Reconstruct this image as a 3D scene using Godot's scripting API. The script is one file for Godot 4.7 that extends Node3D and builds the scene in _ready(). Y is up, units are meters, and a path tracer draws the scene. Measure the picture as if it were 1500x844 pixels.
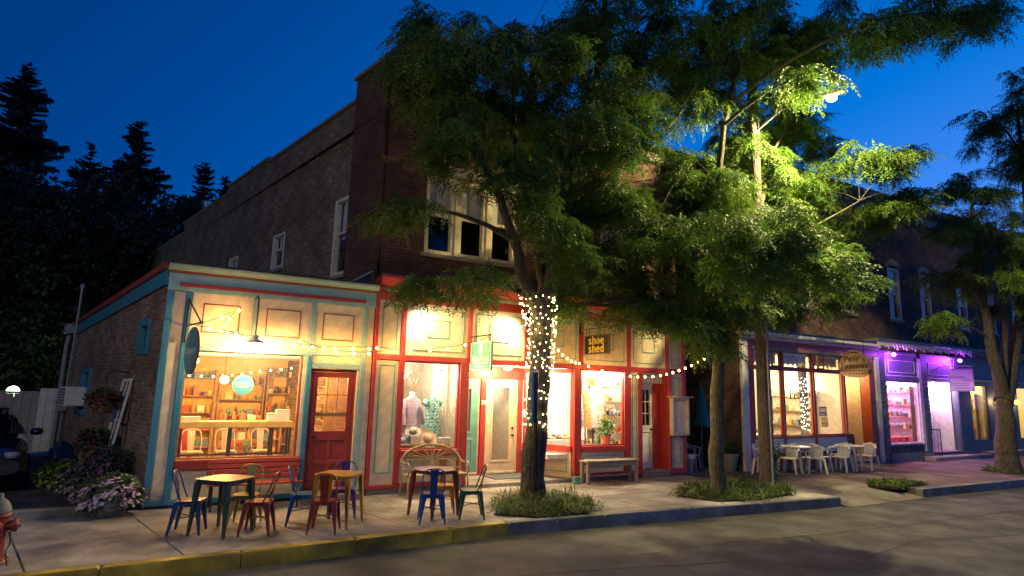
extends Node3D
# An evening street of shops: x runs along the facades, z comes out from them to the road, y is up, metres.

class MB:
	var v := PackedVector3Array()
	var n := PackedVector3Array()
	var u := PackedVector2Array()
	var ix := PackedInt32Array()
	var t := Transform3D()
	func uvof(p: Vector3, m: Vector3) -> Vector2:
		var a := m.abs()
		if a.y > a.x and a.y > a.z: return Vector2(p.x, p.z)
		if a.x > a.z: return Vector2(-p.z, -p.y)
		return Vector2(p.x, -p.y)
	func poly(pts: Array, away: Variant = null) -> void:
		# a flat convex face, clockwise seen from its front; with away given it is turned to face from that point
		var a: Vector3 = pts[0]
		var m := Vector3.ZERO
		for i in range(1, pts.size() - 1):
			m += (pts[i + 1] - a).cross(pts[i] - a)
		m = m.normalized()
		var q := pts
		if away != null and m.dot((a + pts[2]) * 0.5 - away) < 0.0:
			q = pts.duplicate()
			q.reverse()
			m = -m
		var b := v.size()
		var wn := (t.basis * m).normalized()
		for p in q:
			v.append(t * p)
			n.append(wn)
			u.append(uvof(p, m))
		for i in range(1, q.size() - 1):
			ix.append(b)
			ix.append(b + i)
			ix.append(b + i + 1)
	func box(c: Vector3, s: Vector3, bev := 0.0) -> MB:
		var h := s * 0.5
		var b := minf(bev, minf(h.x, minf(h.y, h.z)) * 0.6)
		if b <= 0.0:
			for ax in 3:
				for sg in [-1.0, 1.0]:
					var pts := []
					for k in [[-1, -1], [1, -1], [1, 1], [-1, 1]]:
						var p := Vector3.ZERO
						p[ax] = sg * h[ax]
						p[(ax + 1) % 3] = k[0] * h[(ax + 1) % 3]
						p[(ax + 2) % 3] = k[1] * h[(ax + 2) % 3]
						pts.append(c + p)
					poly(pts, c)
			return self
		for ax in 3:
			var a1 := (ax + 1) % 3
			var a2 := (ax + 2) % 3
			for sg in [-1.0, 1.0]:
				var pts := []
				for k in [[-1, -1], [1, -1], [1, 1], [-1, 1]]:
					var p := Vector3.ZERO
					p[ax] = sg * h[ax]
					p[a1] = k[0] * (h[a1] - b)
					p[a2] = k[1] * (h[a2] - b)
					pts.append(c + p)
				poly(pts, c)
				for s2 in [-1.0, 1.0]:
					var e := []
					for k in [[0, -1], [0, 1], [1, 1], [1, -1]]:
						var p := Vector3.ZERO
						p[ax] = sg * (h[ax] - (b if k[0] == 1 else 0.0))
						p[a1] = s2 * (h[a1] - (0.0 if k[0] == 1 else b))
						p[a2] = k[1] * (h[a2] - b)
						e.append(c + p)
					poly(e, c)
		for x in [-1.0, 1.0]:
			for y in [-1.0, 1.0]:
				for z in [-1.0, 1.0]:
					poly([c + Vector3(x * h.x, y * (h.y - b), z * (h.z - b)), c + Vector3(x * (h.x - b), y * h.y, z * (h.z - b)), c + Vector3(x * (h.x - b), y * (h.y - b), z * h.z)], c)
		return self
	func bb(x0: float, x1: float, y0: float, y1: float, z0: float, z1: float, bev := 0.0) -> MB:
		return box(Vector3(x0 + x1, y0 + y1, z0 + z1) * 0.5, Vector3(x1 - x0, y1 - y0, z1 - z0), bev)
	func ring(pts: PackedVector3Array, nor: PackedVector3Array, vv: float) -> int:
		var b := v.size()
		for i in pts.size():
			v.append(t * pts[i])
			n.append((t.basis * nor[i]).normalized())
			u.append(Vector2(float(i) / (pts.size() - 1), vv))
		return b
	func stitch(b0: int, b1: int, k: int) -> void:
		for i in k - 1:
			ix.append_array([b0 + i, b1 + i, b1 + i + 1, b0 + i, b1 + i + 1, b0 + i + 1])
	func tube(p: Array, r: Array, sides := 8, cap := true, squash := 1.0) -> MB:
		# a swept round bar through the points, radii given per point
		var ux := Vector3.ZERO
		var last := -1
		var run := 0.0
		for i in p.size():
			var d: Vector3 = (p[mini(i + 1, p.size() - 1)] - p[maxi(i - 1, 0)]).normalized()
			if ux == Vector3.ZERO:
				ux = d.cross(Vector3.UP if absf(d.y) < 0.9 else Vector3.RIGHT).normalized()
			ux = (ux - d * ux.dot(d)).normalized()
			var uy := d.cross(ux)
			var rr: float = r[mini(i, r.size() - 1)]
			if i > 0: run += p[i].distance_to(p[i - 1])
			var pts := PackedVector3Array()
			var ns := PackedVector3Array()
			for k in sides + 1:
				var a := TAU * k / sides
				var o := ux * cos(a) + uy * sin(a) * squash
				pts.append(p[i] + o * rr)
				ns.append(o)
			var b := ring(pts, ns, run)
			if last >= 0: stitch(last, b, sides + 1)
			last = b
			if cap and (i == 0 or i == p.size() - 1):
				var q := Array(pts.slice(0, sides))
				poly(q, p[i] - d * (1.0 if i > 0 else -1.0))
		return self
	func lathe(c: Vector3, prof: Array, segs := 16) -> MB:
		# profile points (radius, height) turned about the upright axis, bottom to top
		var last := -1
		for i in prof.size():
			var a: Vector2 = prof[maxi(i - 1, 0)]
			var b: Vector2 = prof[mini(i + 1, prof.size() - 1)]
			var tn := (b - a).normalized()
			var pts := PackedVector3Array()
			var ns := PackedVector3Array()
			for k in segs + 1:
				var g := TAU * k / segs
				pts.append(c + Vector3(cos(g) * prof[i].x, prof[i].y, -sin(g) * prof[i].x))
				ns.append(Vector3(cos(g) * tn.y, -tn.x, -sin(g) * tn.y))
			var bb0 := ring(pts, ns, prof[i].y)
			if last >= 0: stitch(last, bb0, segs + 1)
			last = bb0
		return self
	func prism(pts: PackedVector2Array, z0: float, z1: float) -> MB:
		# an outline in x, y given depth from z0 to z1
		var tri := Geometry2D.triangulate_polygon(pts)
		for k in range(0, tri.size(), 3):
			for z in [z0, z1]:
				var q := []
				for j in 3: q.append(Vector3(pts[tri[k + j]].x, pts[tri[k + j]].y, z))
				poly(q, q[0] + Vector3(0, 0, 1.0 if z == minf(z0, z1) else -1.0))
		var cc := Geometry2D.is_polygon_clockwise(pts)
		for i in pts.size():
			var a := pts[i]
			var b := pts[(i + 1) % pts.size()]
			var q := [Vector3(a.x, a.y, z0), Vector3(b.x, b.y, z0), Vector3(b.x, b.y, z1), Vector3(a.x, a.y, z1)]
			var o := Vector3(b.y - a.y, a.x - b.x, 0) * (-1.0 if cc else 1.0)
			poly(q, (q[0] + q[2]) * 0.5 - o)
		return self
	func wall(x0: float, x1: float, y0: float, y1: float, z: float, th: float, holes := []) -> MB:
		# an upright sheet of masonry with rectangular openings [x0, x1, y0, y1] through it
		var xs := [x0, x1]
		var ys := [y0, y1]
		for h in holes:
			xs.append_array([h[0], h[1]])
			ys.append_array([h[2], h[3]])
		xs.sort()
		ys.sort()
		for i in xs.size() - 1:
			for j in ys.size() - 1:
				if xs[i + 1] - xs[i] < 1e-4 or ys[j + 1] - ys[j] < 1e-4: continue
				var mx: float = (xs[i] + xs[i + 1]) * 0.5
				var my: float = (ys[j] + ys[j + 1]) * 0.5
				var open := false
				for h in holes:
					if mx > h[0] and mx < h[1] and my > h[2] and my < h[3]: open = true
				if open: continue
				for zz in [z, z - th]:
					poly([Vector3(xs[i], ys[j], zz), Vector3(xs[i + 1], ys[j], zz), Vector3(xs[i + 1], ys[j + 1], zz), Vector3(xs[i], ys[j + 1], zz)], Vector3(mx, my, z - th * 0.5))
		frame_faces(x0, x1, y0, y1, z, th, false)
		for h in holes: frame_faces(h[0], h[1], h[2], h[3], z, th, true)
		return self
	func frame_faces(x0: float, x1: float, y0: float, y1: float, z: float, th: float, inward: bool) -> void:
		var c := Vector3((x0 + x1) * 0.5, (y0 + y1) * 0.5, z - th * 0.5)
		for q in [[Vector3(x0, y0, z), Vector3(x0, y1, z), Vector3(x0, y1, z - th), Vector3(x0, y0, z - th)], [Vector3(x1, y0, z), Vector3(x1, y1, z), Vector3(x1, y1, z - th), Vector3(x1, y0, z - th)], [Vector3(x0, y0, z), Vector3(x1, y0, z), Vector3(x1, y0, z - th), Vector3(x0, y0, z - th)], [Vector3(x0, y1, z), Vector3(x1, y1, z), Vector3(x1, y1, z - th), Vector3(x0, y1, z - th)]]:
			var m: Vector3 = (q[0] + q[2]) * 0.5
			poly(q, m * 2.0 - c if inward else c)
	func frame(x0: float, x1: float, y0: float, y1: float, z0: float, z1: float, w: float, bev := 0.004) -> MB:
		# four bars round a rectangle, the sides between the top and the bottom one
		bb(x0, x1, y0, y0 + w, z0, z1, bev)
		bb(x0, x1, y1 - w, y1, z0, z1, bev)
		bb(x0, x0 + w, y0 + w, y1 - w, z0, z1, bev)
		bb(x1 - w, x1, y0 + w, y1 - w, z0, z1, bev)
		return self
	func mesh() -> ArrayMesh:
		var m := ArrayMesh.new()
		var a := []
		a.resize(Mesh.ARRAY_MAX)
		a[Mesh.ARRAY_VERTEX] = v
		a[Mesh.ARRAY_NORMAL] = n
		a[Mesh.ARRAY_TEX_UV] = u
		a[Mesh.ARRAY_INDEX] = ix
		m.add_surface_from_arrays(Mesh.PRIMITIVE_TRIANGLES, a)
		return m

var rng := RandomNumberGenerator.new()
var taken := {}
var mats := {}
var tex := {}

func mb(at := Vector3.ZERO, turn := Vector3.ZERO) -> MB:
	var b := MB.new()
	b.t = Transform3D(Basis.from_euler(turn), at)
	return b

func numbered(called: String) -> String:
	var k: int = taken.get(called, 0)
	taken[called] = k + 1
	return called if k == 0 else "%s_%03d" % [called, k]

func put(called: String, m: Mesh, material: Material, parent: Node, at := Transform3D()) -> MeshInstance3D:
	var o := MeshInstance3D.new()
	o.name = called if parent != self else numbered(called)
	o.mesh = m
	o.transform = at
	o.cast_shadow = GeometryInstance3D.SHADOW_CASTING_SETTING_ON
	o.material_override = material
	parent.add_child(o, true)
	return o

func part(called: String, b: MB, material: Material, parent: Node) -> MeshInstance3D:
	return put(called, b.mesh(), material, parent)

func tag(o: Node, label: String, category: String, group := "") -> Node:
	o.set_meta("label", label)
	o.set_meta("category", category)
	if group: o.set_meta("group", group)
	return o

func thing(called: String, label: String, category: String, at := Vector3.ZERO, turn := 0.0, group := "") -> Node3D:
	var o := Node3D.new()
	o.name = numbered(called)
	o.position = at
	o.rotation.y = turn
	add_child(o)
	tag(o, label, category, group)
	return o

func struct(o: Node) -> Node:
	o.set_meta("kind", "structure")
	return o

func copy(o: Node3D, label: String, at: Vector3, turn := 0.0, group := "") -> Node3D:
	var c: Node3D = o.duplicate()
	var base: String = o.name
	c.name = numbered(base.left(base.length() - 4) if base.length() > 4 and base.right(3).is_valid_int() and base[base.length() - 4] == "_" else base)
	c.position = at
	c.rotation.y = turn
	add_child(c)
	c.set_meta("label", label)
	if group: c.set_meta("group", group)
	return c

# ---------- textures and materials
func grain(key: String, size: int, freq: float, octaves: int, lo: Color, hi: Color, gain := 0.5, contrast := 1.0) -> ImageTexture:
	if tex.has(key): return tex[key]
	var f := FastNoiseLite.new()
	f.seed = key.hash() % 10000
	f.noise_type = FastNoiseLite.TYPE_SIMPLEX_SMOOTH
	f.frequency = freq
	f.fractal_octaves = octaves
	f.fractal_gain = gain
	var g := f.get_seamless_image(size, size)
	g.convert(Image.FORMAT_L8)
	var im := Image.create(size, size, false, Image.FORMAT_RGB8)
	for y in size:
		for x in size:
			im.set_pixel(x, y, lo.lerp(hi, clampf((g.get_pixel(x, y).r - 0.5) * contrast + 0.5, 0.0, 1.0)))
	tex[key] = ImageTexture.create_from_image(im)
	return tex[key]

func lin(r: float, g: float, b: float) -> Color:
	return Color(r, g, b).linear_to_srgb()

func plain(key: String, c: Color, rough := 0.6, metal := 0.0) -> StandardMaterial3D:
	if mats.has(key): return mats[key]
	var m := StandardMaterial3D.new()
	m.resource_name = key
	m.albedo_color = lin(c.r, c.g, c.b)
	m.roughness = rough
	m.metallic = metal
	mats[key] = m
	return m

func paint(key: String, c: Color, rough := 0.5, relief := 0.035, scale := 1.3) -> StandardMaterial3D:
	if mats.has(key): return mats[key]
	var m := plain(key, c, rough)
	m.albedo_texture = grain("brushed", 256, 0.012, 6, Color(0.90, 0.893, 0.88), Color(1, 1, 1), 0.55, 1.3)
	m.uv1_triplanar = true
	m.uv1_world_triplanar = true
	m.uv1_scale = Vector3.ONE * scale
	if relief > 0.0:
		m.heightmap_enabled = true
		m.heightmap_texture = grain("rough", 256, 0.05, 4, Color.BLACK, Color.WHITE)
		m.heightmap_scale = relief
	return m

func glow(key: String, c: Color, energy: float) -> StandardMaterial3D:
	if mats.has(key): return mats[key]
	var m := StandardMaterial3D.new()
	m.resource_name = key
	m.albedo_color = Color(0.8, 0.8, 0.8)
	m.emission_enabled = true
	m.emission = c
	m.emission_energy_multiplier = energy
	mats[key] = m
	return m

func pane(key := "pane", alpha := 0.06, tint := Color(0.8, 0.85, 0.85)) -> StandardMaterial3D:
	if mats.has(key): return mats[key]
	var m := StandardMaterial3D.new()
	m.resource_name = key
	m.transparency = BaseMaterial3D.TRANSPARENCY_ALPHA
	m.albedo_color = Color(tint.r, tint.g, tint.b, alpha)
	m.roughness = 0.03
	mats[key] = m
	return m

func brick_tex(key: String, tones: Array, mortar: Color, soot: float) -> ImageTexture:
	# 6 bricks by 12 courses, 1.2 m by 0.9 m
	if tex.has(key): return tex[key]
	var r := RandomNumberGenerator.new()
	r.seed = key.hash()
	var f := FastNoiseLite.new()
	f.frequency = 0.06
	f.seed = 5
	var w := 576
	var h := 432
	var g := f.get_seamless_image(w, h)
	g.convert(Image.FORMAT_L8)
	var im := Image.create(w, h, false, Image.FORMAT_RGB8)
	var hm := Image.create(w, h, false, Image.FORMAT_RGB8)
	var cols := []
	for j in 12:
		var row := []
		for i in 6:
			var c: Color = tones[r.randi() % tones.size()]
			row.append(c.lerp(Color(0.03, 0.028, 0.028), r.randf() * soot) * r.randf_range(0.8, 1.15))
		cols.append(row)
	for y in h:
		var j := y / 36
		var fy := y % 36
		for x in w:
			var xx := (x + (48 if j % 2 == 1 else 0)) % w
			var i := xx / 96
			var fx := xx % 96
			var k := g.get_pixel(x, y).r
			var e := mini(mini(fx, 95 - fx), mini(fy, 35 - fy))
			var inside := e >= 2 + int(k * 3.0)
			var c: Color = cols[j][i] if inside else mortar
			c = c * (0.75 + 0.5 * k)
			im.set_pixel(x, y, Color(clampf(c.r, 0, 1), clampf(c.g, 0, 1), clampf(c.b, 0, 1)).linear_to_srgb())
			var d := (0.7 + 0.3 * k) if inside else 0.25 * k
			hm.set_pixel(x, y, Color(d, d, d))
	tex[key] = ImageTexture.create_from_image(im)
	tex[key + "_h"] = ImageTexture.create_from_image(hm)
	return tex[key]

func brick(key: String, tones: Array, mortar: Color, soot := 0.3) -> StandardMaterial3D:
	if mats.has(key): return mats[key]
	var m := plain(key, Color(1, 1, 1), 0.9)
	m.albedo_texture = brick_tex(key, tones, mortar, soot)
	m.uv1_scale = Vector3(1.0 / 1.2, 1.0 / 0.9, 1.0)
	m.heightmap_enabled = true
	m.heightmap_texture = tex[key + "_h"]
	m.heightmap_scale = 1.0
	m.detail_enabled = true
	m.detail_blend_mode = BaseMaterial3D.BLEND_MODE_MUL
	m.detail_albedo = grain("blotch", 256, 0.012, 5, Color(0.74, 0.72, 0.70), Color(1, 1, 1), 0.6, 1.4)
	m.detail_uv_layer = BaseMaterial3D.DETAIL_UV_2
	m.uv2_triplanar = true
	m.uv2_world_triplanar = true
	m.uv2_scale = Vector3.ONE * 0.23
	return m

func ground(key: String, lo: Color, hi: Color, rough: float, scale: float, relief: float, blotch: float) -> StandardMaterial3D:
	# speckled stone or concrete, stained in patches
	if mats.has(key): return mats[key]
	var m := plain(key, Color(1, 1, 1), rough)
	m.albedo_texture = grain(key + "_speck", 512, 0.07 if key == "asphalt" else 0.11, 5, lo.linear_to_srgb(), hi.linear_to_srgb(), 0.75, 1.3)
	m.uv1_triplanar = true
	m.uv1_world_triplanar = true
	m.uv1_scale = Vector3.ONE * scale
	m.heightmap_enabled = true
	m.heightmap_texture = grain("grit", 512, 0.14, 3, Color.BLACK, Color.WHITE, 0.8)
	m.heightmap_scale = relief
	m.detail_enabled = true
	m.detail_blend_mode = BaseMaterial3D.BLEND_MODE_MUL
	m.detail_albedo = grain("stain" + str(blotch), 512, 0.008, 6, Color(blotch, blotch, blotch * 0.98), Color(1, 1, 1), 0.62, 1.7)
	m.detail_uv_layer = BaseMaterial3D.DETAIL_UV_2
	m.uv2_triplanar = true
	m.uv2_world_triplanar = true
	m.uv2_scale = Vector3.ONE * 0.17
	return m

func letters(called: String, text: String, height: float, material: Material, parent: Node, at: Vector3, turn := 0.0, bold := false, serif := false, width := 0.0) -> MeshInstance3D:
	var key := "font%s%s" % [bold, serif]
	if not tex.has(key):
		var sf := SystemFont.new()
		sf.font_names = PackedStringArray(["Droid Serif" if serif else "Droid Sans"])
		if bold: sf.font_weight = 700
		tex[key] = sf
	var tm := TextMesh.new()
	tm.text = text
	tm.font = tex[key]
	tm.font_size = 48
	tm.pixel_size = height / 36.0
	tm.depth = 0.008
	tm.curve_step = 4.0
	var o := put(called, tm, material, parent, Transform3D(Basis(Vector3.UP, turn), at))
	if width > 0.0:
		var w := tm.get_aabb().size.x
		if w > 0.0: o.scale.x = width / w
	return o

func omni(called: String, at: Vector3, c: Color, energy: float, size := 0.1, parent: Node = self) -> OmniLight3D:
	var l := OmniLight3D.new()
	l.name = called
	l.position = at
	l.light_color = c
	l.light_energy = energy
	l.light_size = size
	l.omni_range = 40.0
	l.omni_attenuation = 2.0
	l.shadow_enabled = true
	parent.add_child(l, true)
	return l

func spot(called: String, at: Vector3, target: Vector3, c: Color, energy: float, angle: float, size := 0.05, blend := 0.6, parent: Node = self) -> SpotLight3D:
	var l := SpotLight3D.new()
	l.name = called
	l.light_color = c
	l.light_energy = energy
	l.light_size = size
	l.spot_range = 40.0
	l.spot_attenuation = 2.0
	l.spot_angle = angle
	l.spot_angle_attenuation = blend
	l.shadow_enabled = true
	parent.add_child(l, true)
	l.transform = Transform3D(Basis(), at).looking_at(target, Vector3.UP if absf((target - at).normalized().y) < 0.95 else Vector3.FORWARD)
	return l

func area(called: String, at: Vector3, target: Vector3, c: Color, energy: float, size: Vector2, parent: Node = self) -> AreaLight3D:
	var l := AreaLight3D.new()
	l.name = called
	l.light_color = c
	l.light_energy = energy
	l.area_size = size
	l.area_range = 40.0
	l.shadow_enabled = true
	parent.add_child(l, true)
	l.transform = Transform3D(Basis(), at).looking_at(target, Vector3.UP if absf((target - at).normalized().y) < 0.95 else Vector3.FORWARD)
	return l

const WARM := Color(1.0, 0.84, 0.60)
const AMBER := Color(1.0, 0.74, 0.42)
const WHITE := Color(1.0, 0.93, 0.80)
const VIOLET := Color(0.66, 0.22, 1.0)
const SLANT := 0.23          # property lines run back at a slant to the street

func sky_image() -> Image:
	var w := 256
	var h := 128
	var im := Image.create(w, h, false, Image.FORMAT_RGBF)
	for y in h:
		var el := PI * (0.5 - (y + 0.5) / h)
		for x in w:
			var az := TAU * (x + 0.5) / w
			var west := 0.5 + 0.5 * cos(az - deg_to_rad(90.0))    # the side where the sun went down
			var low := exp(-maxf(el, 0.12) / 0.55)
			var bl := 0.12 + 1.46 * west * west * low
			var c := Color(maxf(0.0, bl - 0.72) * 0.25, bl * 0.165 + bl * bl * 0.125, bl) * 0.5
			im.set_pixel(x, y, c)
	return im

func _ready() -> void:
	rng.seed = 20
	var cam := Camera3D.new()
	cam.name = "camera"
	cam.position = Vector3(0.042, 2.184, 12.274)
	cam.rotation_degrees = Vector3(9.42, -29.72, 1.58)
	cam.fov = 50.95
	cam.near = 0.1
	cam.far = 600.0
	add_child(cam)
	cam.current = true
	var env := Environment.new()
	env.background_mode = Environment.BG_SKY
	var sky := Sky.new()
	var sm := PanoramaSkyMaterial.new()
	sm.panorama = ImageTexture.create_from_image(sky_image())
	sky.sky_material = sm
	env.sky = sky
	env.background_energy_multiplier = 1.0
	env.tonemap_mode = Environment.TONE_MAPPER_LINEAR
	env.tonemap_exposure = 2.0
	env.sdfgi_enabled = true
	env.ssao_enabled = true
	env.ssil_enabled = true
	var we := WorldEnvironment.new()
	we.name = "environment"
	we.environment = env
	add_child(we)
	make_materials()
	build_ground()
	print("ground")
	gift_shop()
	brick_building()
	print("shops")
	restaurant_row()
	print("row")
	street_furniture()
	cafe_furniture()
	print("furniture")
	side_yard()
	trees()
	print("trees")
	interiors()
	string_lights()
	print("done")

func make_materials() -> void:
	paint("cream", Color(0.75, 0.64, 0.44), 0.55)
	paint("blue_paint", Color(0.055, 0.24, 0.36), 0.42)
	paint("pale_blue", Color(0.28, 0.48, 0.48), 0.45)
	paint("red_paint", Color(0.47, 0.052, 0.042), 0.42)
	paint("brick_red_paint", Color(0.36, 0.05, 0.028), 0.45)
	paint("teal_line", Color(0.10, 0.42, 0.36), 0.5)
	paint("red_line", Color(0.30, 0.055, 0.02), 0.5)
	paint("white_paint", Color(0.72, 0.70, 0.66), 0.5)
	paint("teal_door", Color(0.16, 0.45, 0.42), 0.45)
	paint("dark_paint", Color(0.03, 0.035, 0.045), 0.5)
	paint("slate_paint", Color(0.09, 0.12, 0.14), 0.55)
	paint("plaster", Color(0.66, 0.60, 0.50), 0.85, 0.2)
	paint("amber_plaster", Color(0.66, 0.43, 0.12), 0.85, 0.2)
	paint("white_plaster", Color(0.80, 0.80, 0.76), 0.85, 0.1)
	paint("timber", Color(0.30, 0.18, 0.09), 0.65, 0.3, 2.0)
	paint("grey_timber", Color(0.30, 0.27, 0.22), 0.75, 0.4, 2.0)
	paint("floor_board", Color(0.28, 0.17, 0.09), 0.5, 0.2)
	paint("tar", Color(0.022, 0.021, 0.022), 0.85, 0.6)
	paint("roof_felt", Color(0.035, 0.035, 0.038), 0.9, 0.8)
	paint("stone", Color(0.24, 0.21, 0.18), 0.9, 1.0, 1.0)
	paint("lintel", Color(0.36, 0.32, 0.28), 0.9, 0.6)
	paint("black_metal", Color(0.018, 0.018, 0.020), 0.4, 0.05)
	paint("grey_metal", Color(0.28, 0.29, 0.30), 0.4, 0.05)
	paint("bronze", Color(0.33, 0.28, 0.16), 0.45, 0.1)
	paint("orange_paint", Color(0.34, 0.08, 0.03), 0.45)
	paint("violet_plaster", Color(0.22, 0.16, 0.40), 0.7)
	paint("pale_yellow", Color(0.70, 0.62, 0.36), 0.8)
	paint("teal_dark", Color(0.02, 0.06, 0.10), 0.5)
	paint("pale_green", Color(0.36, 0.48, 0.30), 0.5)
	plain("paper", Color(0.7, 0.7, 0.68), 0.9)
	paint("curtain", Color(0.55, 0.44, 0.27), 0.9, 0.0)
	brick("side_brick", [Color(0.25, 0.155, 0.11), Color(0.29, 0.185, 0.13), Color(0.20, 0.125, 0.09), Color(0.32, 0.215, 0.155)], Color(0.36, 0.30, 0.24), 0.15)
	brick("red_brick", [Color(0.13, 0.045, 0.034), Color(0.11, 0.038, 0.03), Color(0.15, 0.06, 0.042)], Color(0.15, 0.115, 0.10), 0.2)
	brick("row_brick", [Color(0.15, 0.07, 0.055), Color(0.12, 0.06, 0.05), Color(0.18, 0.09, 0.07)], Color(0.14, 0.11, 0.10), 0.3)
	ground("concrete", Color(0.28, 0.262, 0.24), Color(0.48, 0.452, 0.415), 0.85, 1.1, 0.5, 0.62)
	ground("asphalt", Color(0.03, 0.03, 0.03), Color(0.25, 0.243, 0.23), 0.85, 2.6, 1.0, 0.62)
	ground("old_concrete", Color(0.15, 0.135, 0.12), Color(0.29, 0.265, 0.24), 0.85, 1.3, 0.6, 0.6)
	ground("drive", Color(0.05, 0.05, 0.05), Color(0.12, 0.115, 0.11), 0.9, 1.6, 0.9, 0.5)
	ground("yellow_kerb", Color(0.42, 0.28, 0.015), Color(0.74, 0.52, 0.05), 0.7, 1.4, 0.5, 0.5)
	ground("kerb_stone", Color(0.13, 0.14, 0.16), Color(0.30, 0.31, 0.33), 0.8, 1.4, 0.7, 0.6)
	ground("brown_pavers", Color(0.10, 0.072, 0.06), Color(0.21, 0.155, 0.13), 0.85, 1.5, 0.5, 0.6)
	ground("soil", Color(0.03, 0.022, 0.015), Color(0.08, 0.06, 0.04), 1.0, 2.0, 2.0, 0.6)
	ground("earth", Color(0.03, 0.035, 0.02), Color(0.07, 0.075, 0.04), 1.0, 0.8, 2.0, 0.5)

# ---------- the ground
const KERB := [[-30.0, 4.6], [-8.0, 3.85], [-0.6, 3.5], [3.5, 3.32], [5.45, 3.26], [9.0, 3.5], [12.4, 3.8], [15.7, 3.9], [21.8, 4.06], [30.0, 4.25], [60.0, 5.0]]

func kerb_z(x: float) -> float:
	for i in KERB.size() - 1:
		if x <= KERB[i + 1][0]:
			return lerpf(KERB[i][1], KERB[i + 1][1], clampf((x - KERB[i][0]) / (KERB[i + 1][0] - KERB[i][0]), 0.0, 1.0))
	return 5.0

func slab(b: MB, pts: Array, y0: float, y1: float, bev := 0.008) -> void:
	# a flat slab over four corners (x, z), its upper edge bevelled
	var c := Vector3.ZERO
	for p in pts: c += Vector3(p.x, 0, p.y) / 4.0
	var top := []
	var low := []
	var bot := []
	for p in pts:
		var w := Vector3(p.x, 0, p.y)
		var i := (c - w).normalized() * bev * 1.5
		top.append(w + i + Vector3(0, y1, 0))
		low.append(w + Vector3(0, y1 - bev, 0))
		bot.append(w + Vector3(0, y0, 0))
	var mid := c + Vector3(0, (y0 + y1) * 0.5, 0)
	b.poly(top, mid)
	for i in 4:
		var j := (i + 1) % 4
		b.poly([top[i], top[j], low[j], low[i]], mid)
		b.poly([low[i], low[j], bot[j], bot[i]], mid)

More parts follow.
